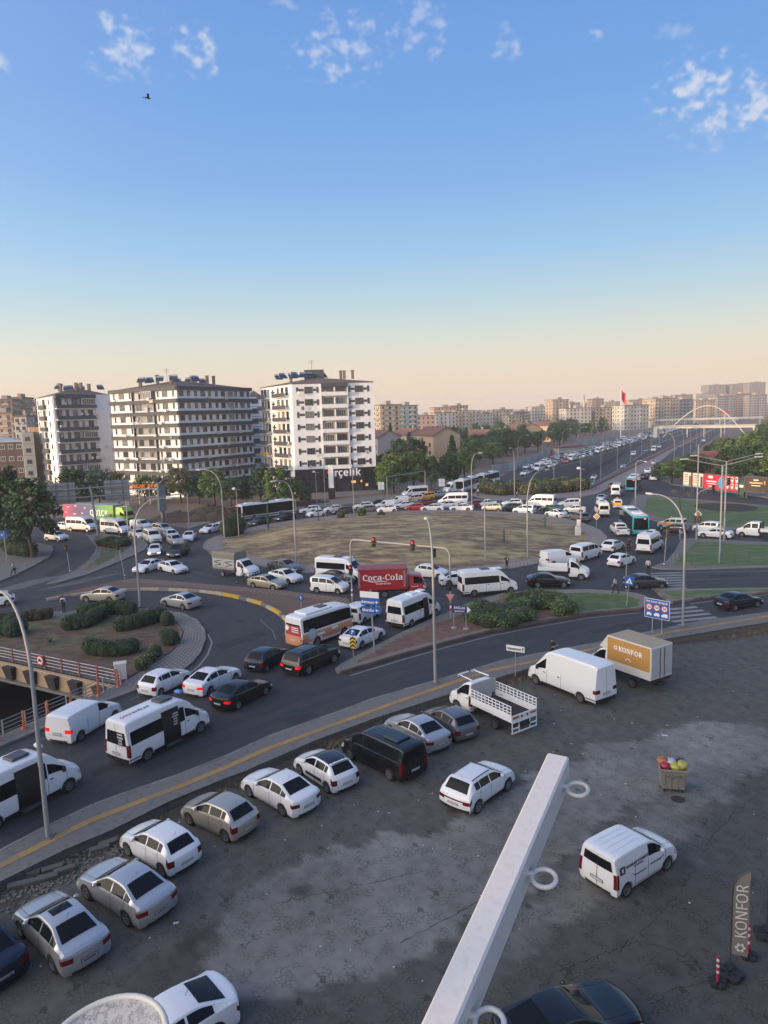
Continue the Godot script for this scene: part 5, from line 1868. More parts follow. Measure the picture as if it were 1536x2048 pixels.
func gable_house(r:Array)->void:
	var b:=thing("gabled_house",r[7],"house",V(r[0],0,r[1]),r[5])
	var w:float=r[2]
	var d:float=r[3]
	var e:float=r[4]
	var rise:=w*.24
	var cols:={"peach":Color(.50,.37,.25),"greyish":Color(.36,.34,.33),"tan":Color(.44,.35,.26)}
	var h:=Shape.new()
	var c:=[V(-w,0,d)*.5,V(w,0,d)*.5,V(w,0,-d)*.5,V(-w,0,-d)*.5]
	var up:=V(0,e,0)
	for i in 4:
		var a:Vector3=c[i]
		var q:Vector3=c[(i+1)%4]
		h.face(a+up,q+up,q,a,(a+q))
	for s in [.5,-.5]:
		var top:=V(0,e+rise,d*s)
		var l:=V(-w*.5,e,d*s)
		var rr:=V(w*.5,e,d*s)
		h.face(l,rr,top,top,V(0,0,s))
	put("wall",h.done(),wall_mat("house_"+r[6],cols[r[6]]),b)
	var ro:=Shape.new()
	for s in [-1.,1.]:
		var a:=V(s*(w*.5+.5),e - .25,d*.5+.5)
		var q:=V(s*(w*.5+.5),e - .25,-d*.5 - .5)
		var t0:=V(0,e+rise+.1,d*.5+.5)
		var t1:=V(0,e+rise+.1,-d*.5 - .5)
		ro.face(a,q,t1,t0,V(s,1,0))
		ro.face(a - V(0,.2,0),q - V(0,.2,0),t1 - V(0,.2,0),t0 - V(0,.2,0),V(-s,-1,0))
		ro.face(a,q,q - V(0,.2,0),a - V(0,.2,0),V(s,0,0))
		ro.face(a,t0,t0 - V(0,.2,0),a - V(0,.2,0),V(0,0,1))
	put("roof",ro.done(),surf_mat("red_tile",noise(92,.08),[lin(.15,.075,.055),lin(.21,.115,.085)],4.,.9,256),b)
	put("chimney",box_mesh(V(.8,1.8,.8)),mats["far_roof_b"],b,V(w*.15,e+rise+.3,d*.1))
	for s in [-1.,1.]:
		for i in int(e/3.):
			for k in 3:
				window(b,V(s*w*.5,1.7+i*2.9,d*(-.33+.33*k)),V(s,0,0),1.3,1.4,mats["window_frame"],mats["window_glass"],1)
	for k in 2:
		slab_local(b,V(w*.5+.6,e*.5,d*(-.17+.33*k)),V(1.2,e - .6,1.8),mats["far_roof_b"])
func slab_local(b:Node3D,c:Vector3,s:Vector3,m:Material)->void:
	put("balcony_stack",box_mesh(s),m,b,c)
func far_city()->void:
	for r in [[173.5,-707,18.1,14,28.76,.3,"cream","cream far block left of the two minarets"],
		[175.3,-647,24.37,14,19.88,.2,"pale","long pale block below the two minarets"],
		[271.4,-907,15.31,14,31.4,.2,"brown","brown paired tower block right of the minarets"],
		[203,-657,22.09,14,19.57,.25,"cream","cream block left of the red flag"],
		[218.9,-628,26.28,16,20.88,.35,"pale","pale block with striped balconies right of the red flag"],
		[261,-669,25.62,18,26.07,.3,"cream","tall cream block left of the footbridge arch"],
		[291.9,-699,15.98,18,24.87,.3,"grey","shaded grey block inside the footbridge arch"],
		[342.9,-768,23.81,16,24.31,.2,"cream","cream block behind the crown of the footbridge arch"],
		[432.5,-909,25.75,18,30.11,.2,"grey","grey block right of the arch crown"],
		[494.4,-989,22.78,18,33.1,.15,"brown","brown block under the far towers"],
		[473,-909,23.53,18,30.09,.1,"grey","grey block at the right edge under the far towers"],
		[702.5,-1515,38.2,30,61,.1,"tower","far pale tower with vertical strips, left of three"],
		[750.9,-1515,38.2,30,61.5,.1,"tower","far tower with vertical strips, middle of three"],
		[775.7,-1495,34.62,30,62.9,.1,"tower","far tower with vertical strips, right of three"],
		[2.19,-428,12.68,16,24.7,.4,"cream","cream block beside the striped apartment block"],
		[15.59,-487,14.99,14,24.83,.3,"teal","glassy teal block right of the cream block"],
		[33.65,-567,14.83,14,17.64,.2,"pink","pinkish block right of the teal block"],
		[54.4,-627,18.52,14,19.57,.2,"pale","pale block beyond the peach gable"],
		[76.1,-667,20.15,14,20.89,.25,"cream","cream block above the conifers"],
		[99.8,-707,17.59,14,17.53,.2,"pale","low pale block in the middle distance"],
		[120.8,-727,22.02,14,20.91,.2,"cream","cream block beyond the middle gabled houses"],
		[148.5,-767,20.66,14,18.29,.2,"brown","brown block beyond the middle gabled houses"],
		[168.7,-767,22.71,14,22.91,.25,"pale","pale block left of the far cream block"],
		[-224.7,-430,14.18,20,34.93,.2,"brown","brown tower block at the left edge"],
		[-224.7,-449,9.6,18,36.6,.1,"brown","brown tower block second from the left edge"],
		[-230.6,-479,9.62,18,34.28,.1,"brown","brown tower block third from the left edge"],
		[-177.5,-337,13.95,14,25.11,.1,"tan","tan block below the left towers"],
		[-151.5,-306,4.91,12,22.98,.1,"pale","pale low block between maroon and brown blocks"],
		[-151.9,-316,5.08,12,24.68,.1,"grey","grey block behind the slim grey green block"],
		[321.8,-1007,23.81,14,28.05,.2,"cream","small cream block far behind the red flag"],
		[378.4,-1057,32.16,14,30.16,.2,"tan","tan block on the far rise right of the flag"],
		[450.7,-1157,35.2,14,34.88,.2,"cream","cream block on the far rise"],
		[527.1,-1257,34.05,14,38.6,.2,"brown","brown block on the far rise"],
		[265.8,-1007,23.8,14,28.41,.2,"brown","brown block behind the left minaret"],
		[315.5,-1107,18.7,14,27.15,.2,"cream","cream block behind the right minaret"],
		[586.9,-1308,39.8,16,40,.2,"pale","pale block on the far rise behind the arch"],
		[226.1,-930.5,20.04,14,15,.47,"pink","pinkish mid rise block in the far skyline"],
		[10.29,-795.2,21.26,14,28.71,.16,"brown","brown mid rise block in the far skyline"],
		[140.3,-992.5,14.93,14,20.16,.11,"cream","cream mid rise block in the far skyline"],
		[61.9,-703.9,21.14,14,22.66,.4,"pink","pinkish mid rise block in the far skyline"],
		[21.92,-869.8,15.84,14,29.93,.45,"pale","pale mid rise block in the far skyline"],
		[58,-672.6,21.64,14,24.56,.23,"pink","pinkish mid rise block in the far skyline"],
		[74.6,-996.3,17.74,14,17.2,.38,"pale","pale mid rise block in the far skyline"],
		[376.3,-1004.9,14.24,14,20.6,.47,"pale","pale mid rise block in the far skyline"],
		[76.6,-729.6,19.92,14,26.27,.37,"tan","tan mid rise block in the far skyline"],
		[96.5,-718.9,19.84,14,18.69,.17,"cream","cream mid rise block in the far skyline"],
		[119.6,-653.3,13.38,14,15.43,.24,"cream","cream mid rise block in the far skyline"],
		[130.1,-836,15.39,14,19.49,.1,"cream","cream mid rise block in the far skyline"]]:
		far_block(r)
	mat("far_roof_b",lin(.3,.28,.26),.9)
	for r in [[.52,-262,9,13,11.37,.35,"greyish","grey gabled house at the edge of the striped block"],
		[11.52,-300,10,14,10.81,.45,"tan","tan roofed house left of the peach gable"],
		[20.92,-272,11.5,16,11.22,.42,"peach","peach gabled house with a blank sunlit wall among dark trees"],
		[45.7,-340,11,18,8.28,.6,"tan","tan house behind the conifers in the middle"],
		[79,-400,12,18,9.56,.35,"peach","peach house with red roof right of the middle"],
		[102.6,-440,10,15,9.99,.55,"tan","tan house left of the kiosk"],
		[65.8,-390,9,12,7.96,.3,"greyish","greyish house half hidden by trees"]]:
		gable_house(r)
	var n:=noise(95,.0011,FastNoiseLite.TYPE_SIMPLEX_SMOOTH,4)
	for q in [[2250.,26.,"hills",lin(.30,.22,.16)],[1750.,9.,"near_hills",lin(.22,.17,.13)]]:
		var h:=Shape.new()
		var prev:=[]
		for i in 121:
			var a:=deg_to_rad(-75.0+150.0*i/120.)
			var dir:=V(sin(a),0,-cos(a))
			var top:float=q[1]*(1.0+.8*n.get_noise_2d(i*60.,q[0]))
			var row:=[dir*q[0],dir*(q[0]+150.)+V(0,maxf(4.,top),0),dir*(q[0]+300.)+V(0,maxf(4.,top*.8),0),dir*(q[0]+420.)]
			if prev.size():
				for j in 3:
					h.face(prev[j],row[j],row[j+1],prev[j+1],Vector3.UP)
			prev=row
		struct(q[2],h.done(60),mat(q[2],q[3],.95))
func leaf_mat(key:String,c:Color)->StandardMaterial3D:
	var m:=mat(key,Color.WHITE,.75,.0,.25)
	m.vertex_color_use_as_albedo=true
	m.albedo_color=c.linear_to_srgb()
	m.backlight_enabled=true
	m.backlight=Color(.25,.3,.12)
	m.cull_mode=BaseMaterial3D.CULL_DISABLED
	return m
func foliage(seed_:int,clumps:Array,per:int,size:float,flat:=.55)->ArrayMesh:
	var r:=RandomNumberGenerator.new()
	r.seed=seed_
	var vp:=PackedVector3Array()
	var vn:=PackedVector3Array()
	var vc:=PackedColorArray()
	for c in clumps:
		var ctr:Vector3=c[0]
		var rad:Vector3=c[1]
		var tone:=r.randf_range(.62,1.25)
		var warm:=r.randf_range(-.12,.12)
		for i in per:
			var d:=V(r.randfn(),r.randfn(),r.randfn()).normalized()
			var q:=pow(r.randf(),.33)
			var p:=ctr+d*rad*q
			var n:=(d+V(r.randfn(),r.randfn()+.5,r.randfn())*.6).normalized()
			var x:=n.cross(V(r.randfn(),r.randfn(),r.randfn())).normalized()
			var y:=n.cross(x)
			var s:=size*r.randf_range(.55,1.3)
			var v:=tone*r.randf_range(.75,1.25)
			var col:=Color(v*(1.0+warm),v,v*(1.0 - warm))
			var a:=p+x*s
			var b:=p+y*s*flat
			var e:=p - x*s*.8
			var f:=p - y*s*flat
			if (e - a).cross(b - a).dot(n)<.0:
				var sw:=b
				b=f
				f=sw
			for t in [[a,b,e],[a,e,f]]:
				for w in t:
					vp.append(w)
					vn.append(n)
					vc.append(col)
	var arr:=[]
	arr.resize(Mesh.ARRAY_MAX)
	arr[Mesh.ARRAY_VERTEX]=vp
	arr[Mesh.ARRAY_NORMAL]=vn
	arr[Mesh.ARRAY_COLOR]=vc
	var m:=ArrayMesh.new()
	m.add_surface_from_arrays(Mesh.PRIMITIVE_TRIANGLES,arr)
	return m
var tree_kinds:=[]
func make_trees()->void:
	for k in 7:
		var r:=RandomNumberGenerator.new()
		r.seed=400+k
		var clumps:=[]
		var trunk:=Shape.new()
		var pine:=k==5
		var slim:=k==6
		if slim:
			for i in 14:
				var y:=.6+i*.66
				var w:=1.25*sin(clampf((i+1.2)/15.,0,1)*PI*.9)+.2
				clumps.append([V(r.randf_range(-.2,.2),y,r.randf_range(-.2,.2)),V(w,.7,w)])
			trunk.tube([Vector3.ZERO,V(0,4,0)],[.16,.1],7)
		elif pine:
			for i in 26:
				var t:=i/26.0
				var w:=lerpf(2.5,.35,t)
				var a:=i*2.4
				clumps.append([V(cos(a)*w*.6,1.8+t*7.8,sin(a)*w*.6),V(w*.62,.55,w*.62)])
			trunk.tube([Vector3.ZERO,V(0,8.5,0)],[.2,.06],7)
		else:
			var cnt:=24
			for i in cnt:
				var a:=i*2.399+r.randf()*.6
				var t:=(i+.5)/cnt
				var hh:=lerpf(2.6,9.,pow(t,.9))
				var w:=2.6*sqrt(maxf(.05,1.0 - pow((hh - 5.2)/4.3,2.)))*r.randf_range(.55,1.)
				var rad:=r.randf_range(.8,1.35)
				clumps.append([V(cos(a)*w,hh,sin(a)*w),V(rad,rad*.75,rad)])
			var fork:=V(r.randf_range(-.2,.2),2.6,r.randf_range(-.2,.2))
			trunk.tube([Vector3.ZERO,V(.05,1.2,0),fork],[.26,.2,.17],8)
			for i in range(2,cnt,4):
				var c:Vector3=clumps[i][0]
				trunk.tube([fork,fork.lerp(c,.5)+V(0,.4,0),c],[.12,.07,.03],6)
		var crown:=foliage(500+k,clumps,105 if not slim else 110,.30 if not slim else .22)
		tree_kinds.append([crown,trunk.done(50)])
var bark:StandardMaterial3D
func tree(at:Vector2,h:float,w:float,kind:int,leaf:Material,label:String,called:="tree",group:="")->void:
	var o:=thing(called,label,"tree",v3(at,0),rng.randf()*TAU,group)
	var s:=V(w/6.4,h/10.,w/6.4)
	put("trunk",tree_kinds[kind][1],bark,o,Vector3.ZERO,Basis.from_scale(s))
	put("crown",tree_kinds[kind][0],leaf,o,Vector3.ZERO,Basis.from_scale(s))
var bush_meshes:=[]
func bush(at:Vector2,w:float,h:float,leaf:Material,label:String,called:="shrub",group:="",y:=.13)->void:
	if bush_meshes.is_empty():
		for k in 3:
			var r:=RandomNumberGenerator.new()
			r.seed=900+k
			var cl:=[]
			for i in 16:
				var a:=i*2.4
				var rr:=.32*sqrt(r.randf())
				cl.append([V(cos(a)*rr,.25+r.randf()*.45,sin(a)*rr),V(.24,.26,.24)])
			var core:=Shape.new()
			core.lathe([W(.3,0),W(.42,.3),W(.36,.62),W(.15,.82),W(.0,.84)],10)
			bush_meshes.append([foliage(950+k,cl,75,.055,.6),core.done(60)])
	var m:Array=bush_meshes[rng.randi()%3]
	var o:=thing(called,label,"shrub",v3(at,y),rng.randf()*TAU,group)
	put("stems",m[1],mat("shrub_inside",lin(.02,.032,.016),.95),o,Vector3.ZERO,Basis.from_scale(V(w,h,w)))  # added dark solid core that stops the view through the leaves
	put("foliage",m[0],leaf,o,Vector3.ZERO,Basis.from_scale(V(w,h,w)))
func greenery()->void:
	bark=surf_mat("bark",noise(101,.05),[lin(.04,.03,.024),lin(.10,.08,.06)],1.,.95,256)
	make_trees()
	var leafs:={"d":leaf_mat("leaf_dark",Color(.055,.105,.055)),"m":leaf_mat("leaf_mid",Color(.116,.190,.072)),"l":leaf_mat("leaf_light",Color(.197,.252,.097)),"b":leaf_mat("leaf_blue",Color(.092,.164,.125)),"o":leaf_mat("leaf_olive",Color(.197,.197,.101)),"r":leaf_mat("leaf_brown",Color(.139,.106,.077))}
	for r in [[-50.6,-100.4,12.24,9.05,1,"d","big dense dark tree at the left edge above the corner pavement"],
		[-61.9,-115.1,13.13,7.7,3,"d","tall dark tree at the left edge behind the biggest tree"],
		[-62.8,-108.6,12.43,8.42,0,"d","dark tree partly outside the left edge"],
		[-65.1,-148.5,10.55,7.32,1,"d","dark tree left of the sign truss"],
		[-62.1,-154.1,9.85,6.73,2,"b","bluish dark tree above the first sign back"],
		[-59.9,-159.6,8.72,5.62,0,"o","olive tree before the blank stair wall"],
		[-56.8,-168.2,6.81,6.16,4,"m","green tree behind the orange lettering"],
		[-52,-167.9,6.44,5.91,2,"d","dark tree right of the orange lettering"],
		[-47.3,-164.7,8.88,7.19,3,"o","olive tree lit by the sun before the banded block"],
		[-42.3,-161.5,7.23,5.92,1,"d","dark tree left of the middle lamp"],
		[-37.5,-156.7,8.9,7.06,0,"m","broad green tree before the banded block"],
		[-33.36,-153.9,6.79,5.42,2,"d","dark tree right of the middle lamp"],
		[-30.97,-158.6,6.76,4.92,5,"d","dark conifer between the banded and striped blocks"],
		[-27.13,-155.9,8.85,5.05,4,"d","dark tall tree at the link block"],
		[-21.98,-146.2,9.14,6.79,3,"m","green tree left of the black shop front"],
		[-18.96,-148.7,6.98,5.03,1,"m","green tree at the corner of the black shop front"],
		[-17.02,-153.3,4.15,3.24,2,"d","small dark tree beside the shop front"],
		[.37,-168.1,8.1,5.21,2,"m","green tree at the right end of the shop"],
		[2.58,-171.9,10.44,7.99,0,"m","sunlit green tree right of the striped block"],
		[7.59,-175,10.38,8.87,3,"m","broad green tree behind the pale portal frame"],
		[11.72,-173.8,9.09,6.12,1,"d","dark tree right of the pale portal frame"],
		[17.07,-180.7,8.94,7.64,4,"d","dark tree above the green striped van"],
		[22.83,-197.1,8.89,7.77,2,"m","green tree above the white coach"],
		[3.43,-271.2,15.93,5.73,5,"d","tall dark conifer beside the grey gable"],
		[9.85,-255.1,13.05,6.11,6,"d","slender dark conifer left of the peach gable"],
		[28.36,-273.9,12.84,9.26,5,"b","bluish conifer right of the peach gable"],
		[24.5,-248.7,11.69,7.01,5,"d","dark conifer beside the peach gable"],
		[-.16,-200.4,8.48,5.64,1,"d","dark tree at the edge of the striped block"],
		[70.5,-172.5,6.1,6.56,0,"m","small green tree at the pavement bend before the billboards"],
		[75.8,-178.7,6.57,7.05,3,"m","green tree left of the white posters"],
		[70.7,-180.5,4.6,4.58,1,"d","small dark tree by the right service road"],
		[80.9,-182.7,6.84,7.72,2,"d","dark tree behind the white posters"],
		[82.7,-166,9.61,10.75,1,"d","big dark tree behind the red billboard"],
		[86.1,-162.4,9.98,10.3,3,"d","big dark tree behind the brown billboards"],
		[87.8,-158.5,9.52,8.93,0,"m","tree cut by the right edge behind the billboards"],
		[105.5,-203.3,11.42,10.02,4,"m","green tree above the brown billboards"],
		[108.1,-223.1,9.09,9.43,3,"m","green tree above the red pavilion"],
		[118.7,-258.2,4.9,4.36,1,"d","round dark tree standing alone on the verge of the highway"],
		[156.6,-290.6,11.17,10.23,2,"m","tree at the right edge under the footbridge"],
		[-19.7,-119.1,4.71,1.34,6,"b","larger blue grey cypress on the left of the round island","cypress_tree"],
		[-11.97,-127.8,2.84,.81,6,"b","narrow cypress on the far rim of the round island","cypress_tree"],
		[16.41,-96.4,2.87,.88,6,"b","blue grey cypress on the right half of the round island","cypress_tree"],
		[25.13,-109.8,2.61,.7,6,"b","small cypress near the right rim of the round island","cypress_tree"]]:
		tree(W(r[0],r[1]),r[2],r[3],r[4],leafs[r[5]],r[6],r[7] if r.size()>7 else "tree",r[8] if r.size()>8 else "")
	var k:=0
	for i in 210:
		var s:=rng.randf_range(-40.,430.)
		var lat:=-rng.randf_range(46.,150.)- s*.05
		var p:=hw(s,lat)
		if p.x<4.0 or (lat>-62.0 - s*.04 and s<20.):
			continue
		var clash:=false
		for hb in house_spots:
			if p.distance_to(hb)<11.0 or (hb.y>-280.0 and hb.y<-270.0 and absf(p.x/p.y - hb.x/hb.y)<.022 and p.length()<hb.length() and p.length()>hb.length()- 60.):
				clash=true
		if clash:
			continue
		tree(p,rng.randf_range(8.,13.),rng.randf_range(6.,9.5),k%6,leafs[["d","d","m","b","d","m"][k%6]],"%s tree %s"%[["rounded dark","broad dark","mid green","bluish","leafy dark","green conifer like"][k%6],"of the wooded belt behind the white coaches" if s<60.0 else "of the wooded belt behind the pale hoarding" if s<200.0 else "among the far houses beyond the queue"],"tree","trees of the wooded belt beyond the queue")
		k+=1
	for i in 60:
		var s:=rng.randf_range(30.,420.)
		var lat:=rng.randf_range(19.,120.)+s*.03
		var p:=hw(s,lat)
		if p.distance_to(W(97,-212))<14.0:
			continue
		tree(p,rng.randf_range(6.,10.5),rng.randf_range(6.,9.5),k%6,leafs[["m","d","m","l","d","m"][k%6]],"%s tree in the park right of the highway"%["mid green","dark rounded","broad green","pale green","dark leafy","green conifer like"][k%6],"tree","trees of the park right of the highway")
		k+=1
	for r in [[-29.2,-63.4,2,1.5,"d","clipped dark shrub in the left hedge of the garden island","shrub","left hedge of the garden island"],
		[-28.62,-63.6,2,1.5,"d","clipped dark shrub in the left hedge of the garden island","shrub","left hedge of the garden island"],
		[-28.03,-63.9,2,1.5,"d","clipped dark shrub in the left hedge of the garden island","shrub","left hedge of the garden island"],
		[-27.79,-65.2,2,1.5,"d","clipped dark shrub in the left hedge of the garden island","shrub","left hedge of the garden island"],
		[-27.65,-66.5,2,1.5,"d","clipped dark shrub in the left hedge of the garden island","shrub","left hedge of the garden island"],
		[-29.36,-67.7,2,1.5,"d","clipped dark shrub along the far edge of the garden island","shrub","far hedge of the garden island"],
		[-28.63,-68,2,1.5,"d","clipped dark shrub along the far edge of the garden island","shrub","far hedge of the garden island"],
		[-27.85,-68.2,2,1.5,"d","clipped dark shrub along the far edge of the garden island","shrub","far hedge of the garden island"],
		[-27.06,-68.5,2,1.5,"d","clipped dark shrub along the far edge of the garden island","shrub","far hedge of the garden island"],
		[-26.18,-68.4,2,1.5,"d","clipped dark shrub along the far edge of the garden island","shrub","far hedge of the garden island"],
		[-25.28,-67.9,2,1.5,"d","clipped dark shrub along the far edge of the garden island","shrub","far hedge of the garden island"],
		[-24.16,-62.6,1.9,1.5,"d","clipped dark shrub in the right hedge of the garden island","shrub","right hedge of the garden island"],
		[-23.57,-62.8,1.9,1.5,"d","clipped dark shrub in the right hedge of the garden island","shrub","right hedge of the garden island"],
		[-23.07,-63.2,1.9,1.5,"d","clipped dark shrub in the right hedge of the garden island","shrub","right hedge of the garden island"],
		[-22.62,-63.9,1.9,1.5,"d","clipped dark shrub in the right hedge of the garden island","shrub","right hedge of the garden island"],
		[-22.17,-64.5,1.9,1.5,"d","clipped dark shrub in the right hedge of the garden island","shrub","right hedge of the garden island"],
		[-21.7,-65.1,1.9,1.5,"d","clipped dark shrub in the right hedge of the garden island","shrub","right hedge of the garden island"],
		[-24.31,-56.4,1.9,1.4,"d","clipped dark shrub in the hedge nearest the pink railing","shrub","near hedge of the garden island"],
		[-23.52,-55.9,1.9,1.4,"d","clipped dark shrub in the hedge nearest the pink railing","shrub","near hedge of the garden island"],
		[-22.74,-55.6,1.9,1.4,"d","clipped dark shrub in the hedge nearest the pink railing","shrub","near hedge of the garden island"],
		[-22.07,-55.6,1.9,1.4,"d","clipped dark shrub in the hedge nearest the pink railing","shrub","near hedge of the garden island"],
		[-21.49,-55.7,1.9,1.4,"d","clipped dark shrub in the hedge nearest the pink railing","shrub","near hedge of the garden island"],
		[-21.12,-56.3,1.9,1.4,"d","clipped dark shrub in the hedge nearest the pink railing","shrub","near hedge of the garden island"],
		[-20.32,-63.7,1.6,1.5,"d","dark round shrub at the paved end of the garden island","shrub",""],
		[-18.37,-58,1.9,1.5,"d","dark shrub alone near the red kerb of the garden island","shrub",""],
		[-18.75,-52,1.4,1.2,"o","thin ragged shrub near the utility cabinet","shrub","ragged shrubs near the cabinet"],
		[-18.73,-53.4,1.4,1.2,"o","thin ragged shrub near the utility cabinet","shrub","ragged shrubs near the cabinet"],
		[-18.66,-54.8,1.4,1.2,"o","thin ragged shrub near the utility cabinet","shrub","ragged shrubs near the cabinet"],
		[-33.56,-61.7,2,1.8,"d","dark shrub behind the left lamp post","shrub","dark shrubs behind the left lamp"],
		[-33.51,-62.6,2,1.8,"d","dark shrub behind the left lamp post","shrub","dark shrubs behind the left lamp"],
		[-34.4,-62.4,2,1.8,"d","dark shrub behind the left lamp post","shrub","dark shrubs behind the left lamp"],
		[-36.9,-65.8,1.4,1.2,"r","brownish hedge plant along the far left kerb","shrub","brownish hedge at the left"],
		[-36.3,-66.1,1.4,1.2,"r","brownish hedge plant along the far left kerb","shrub","brownish hedge at the left"],
		[-35.6,-66.3,1.4,1.2,"r","brownish hedge plant along the far left kerb","shrub","brownish hedge at the left"],
		[-34.99,-66.6,1.4,1.2,"r","brownish hedge plant along the far left kerb","shrub","brownish hedge at the left"],
		[-34.35,-66.9,1.4,1.2,"r","brownish hedge plant along the far left kerb","shrub","brownish hedge at the left"],
		[-33.75,-67.1,1.4,1.2,"r","brownish hedge plant along the far left kerb","shrub","brownish hedge at the left"],
		[-33.15,-67.4,1.4,1.2,"r","brownish hedge plant along the far left kerb","shrub","brownish hedge at the left"],
		[7.69,-62.2,2.4,1.4,"m","leafy shrub at the front of the triangle island","shrub","front shrubs of the triangle island"],
		[8.31,-61.2,2.4,1.4,"m","leafy shrub at the front of the triangle island","shrub","front shrubs of the triangle island"],
		[8.97,-60.2,2.4,1.4,"m","leafy shrub at the front of the triangle island","shrub","front shrubs of the triangle island"],
		[9.83,-60.2,2.4,1.4,"m","leafy shrub at the front of the triangle island","shrub","front shrubs of the triangle island"],
		[10.74,-60.4,2.4,1.4,"m","leafy shrub at the front of the triangle island","shrub","front shrubs of the triangle island"],
		[11.68,-61.2,2.4,1.4,"m","leafy shrub at the front of the triangle island","shrub","front shrubs of the triangle island"],
		[12.48,-62,2.4,1.4,"m","leafy shrub at the front of the triangle island","shrub","front shrubs of the triangle island"],
		[8.9,-64.4,2.4,1.5,"m","leafy shrub in the middle of the triangle island","shrub","middle shrubs of the triangle island"],
		[9.66,-63.3,2.4,1.5,"m","leafy shrub in the middle of the triangle island","shrub","middle shrubs of the triangle island"],
		[10.51,-62.9,2.4,1.5,"m","leafy shrub in the middle of the triangle island","shrub","middle shrubs of the triangle island"],
		[11.46,-63.1,2.4,1.5,"m","leafy shrub in the middle of the triangle island","shrub","middle shrubs of the triangle island"],
		[12.32,-64,2.4,1.5,"m","leafy shrub in the middle of the triangle island","shrub","middle shrubs of the triangle island"],
		[13.21,-64.9,2.4,1.5,"m","leafy shrub in the middle of the triangle island","shrub","middle shrubs of the triangle island"],
		[12.32,-66.5,2.4,1.5,"m","leafy shrub at the back of the triangle island","shrub","back shrubs of the triangle island"],
		[13.4,-67.1,2.4,1.5,"m","leafy shrub at the back of the triangle island","shrub","back shrubs of the triangle island"],
		[14.33,-67.3,2.4,1.5,"m","leafy shrub at the back of the triangle island","shrub","back shrubs of the triangle island"],
		[15.14,-67.2,2.4,1.5,"m","leafy shrub at the back of the triangle island","shrub","back shrubs of the triangle island"],
		[15.86,-66.8,2.4,1.5,"m","leafy shrub at the back of the triangle island","shrub","back shrubs of the triangle island"],
		[16.43,-66,2.4,1.5,"m","leafy shrub at the back of the triangle island","shrub","back shrubs of the triangle island"],
		[15.2,-65.4,2.4,1.5,"m","leafy shrub at the back of the triangle island","shrub","back shrubs of the triangle island"],
		[14.28,-65.5,2.4,1.5,"m","leafy shrub at the back of the triangle island","shrub","back shrubs of the triangle island"],
		[16.55,-64.5,2,1.5,"m","leafy shrub at the lawn end of the triangle island","shrub","lawn end shrubs of the triangle island"],
		[16.66,-63.2,2,1.5,"m","leafy shrub at the lawn end of the triangle island","shrub","lawn end shrubs of the triangle island"],
		[15.86,-62.9,2,1.5,"m","leafy shrub at the lawn end of the triangle island","shrub","lawn end shrubs of the triangle island"],
		[-43.5,-108.8,3.2,1.2,"d","low spreading shrub on the left island","shrub","low shrubs of the left island"],
		[-42.1,-107.7,3.2,1.2,"d","low spreading shrub on the left island","shrub","low shrubs of the left island"],
		[-40.9,-107.1,3.2,1.2,"d","low spreading shrub on the left island","shrub","low shrubs of the left island"],
		[-40.3,-107.8,3.2,1.2,"d","low spreading shrub on the left island","shrub","low shrubs of the left island"],
		[-42.9,-110.5,3.2,1.2,"d","low spreading shrub on the left island","shrub","low shrubs of the left island"],
		[-41.7,-110.2,3.2,1.2,"d","low spreading shrub on the left island","shrub","low shrubs of the left island"],
		[-25.43,-113.8,3,3.6,"d","tall dark shrub at the left rim of the round island","shrub","tall shrubs at the rim of the round island"],
		[-24.94,-114.2,3,3.6,"d","tall dark shrub at the left rim of the round island","shrub","tall shrubs at the rim of the round island"],
		[-24.56,-115.1,3,3.6,"d","tall dark shrub at the left rim of the round island","shrub","tall shrubs at the rim of the round island"],
		[-24.25,-116,3,3.6,"d","tall dark shrub at the left rim of the round island","shrub","tall shrubs at the rim of the round island"],
		[-.77,-128.9,1.6,1.2,"m","low shrub on the far rim of the round island","shrub","low rim shrubs"],
		[-.4,-130.1,1.6,1.2,"m","low shrub on the far rim of the round island","shrub","low rim shrubs"],
		[-4.16,-132.3,2,1.8,"m","green shrub on the far rim before the grey hatchback","shrub",""],
		[-8.01,-130.5,1.8,1.5,"m","green shrub on the far rim before the dark sport utility car","shrub",""],
		[23.58,-165.5,4.2,2.9,"o","dry shrub in the thicket above the underpass portal","shrub","thicket above the underpass portal"],
		[24.46,-162,4.2,2.9,"o","dry shrub in the thicket above the underpass portal","shrub","thicket above the underpass portal"],
		[25.73,-160.6,4.2,2.9,"o","dry shrub in the thicket above the underpass portal","shrub","thicket above the underpass portal"],
		[26.97,-159.2,4.2,2.9,"o","dry shrub in the thicket above the underpass portal","shrub","thicket above the underpass portal"],
		[28.65,-159.8,4.2,2.9,"o","dry shrub in the thicket above the underpass portal","shrub","thicket above the underpass portal"],
		[30.56,-160.3,4.2,2.9,"o","dry shrub in the thicket above the underpass portal","shrub","thicket above the underpass portal"],
		[32.06,-159.8,4.2,2.9,"o","dry shrub in the thicket above the underpass portal","shrub","thicket above the underpass portal"],
		[33.56,-159.4,4.2,2.9,"o","dry shrub in the thicket above the underpass portal","shrub","thicket above the underpass portal"],
		[35.3,-158.9,4.2,2.9,"o","dry shrub in the thicket above the underpass portal","shrub","thicket above the underpass portal"],
		[37.2,-159.4,4.2,2.9,"o","dry shrub in the thicket above the underpass portal","shrub","thicket above the underpass portal"],
		[39.3,-160.9,4.2,2.9,"o","dry shrub in the thicket above the underpass portal","shrub","thicket above the underpass portal"],
		[41.3,-161.4,4.2,2.9,"o","dry shrub in the thicket above the underpass portal","shrub","thicket above the underpass portal"],
		[43.5,-162.9,4.2,2.9,"o","dry shrub in the thicket above the underpass portal","shrub","thicket above the underpass portal"],
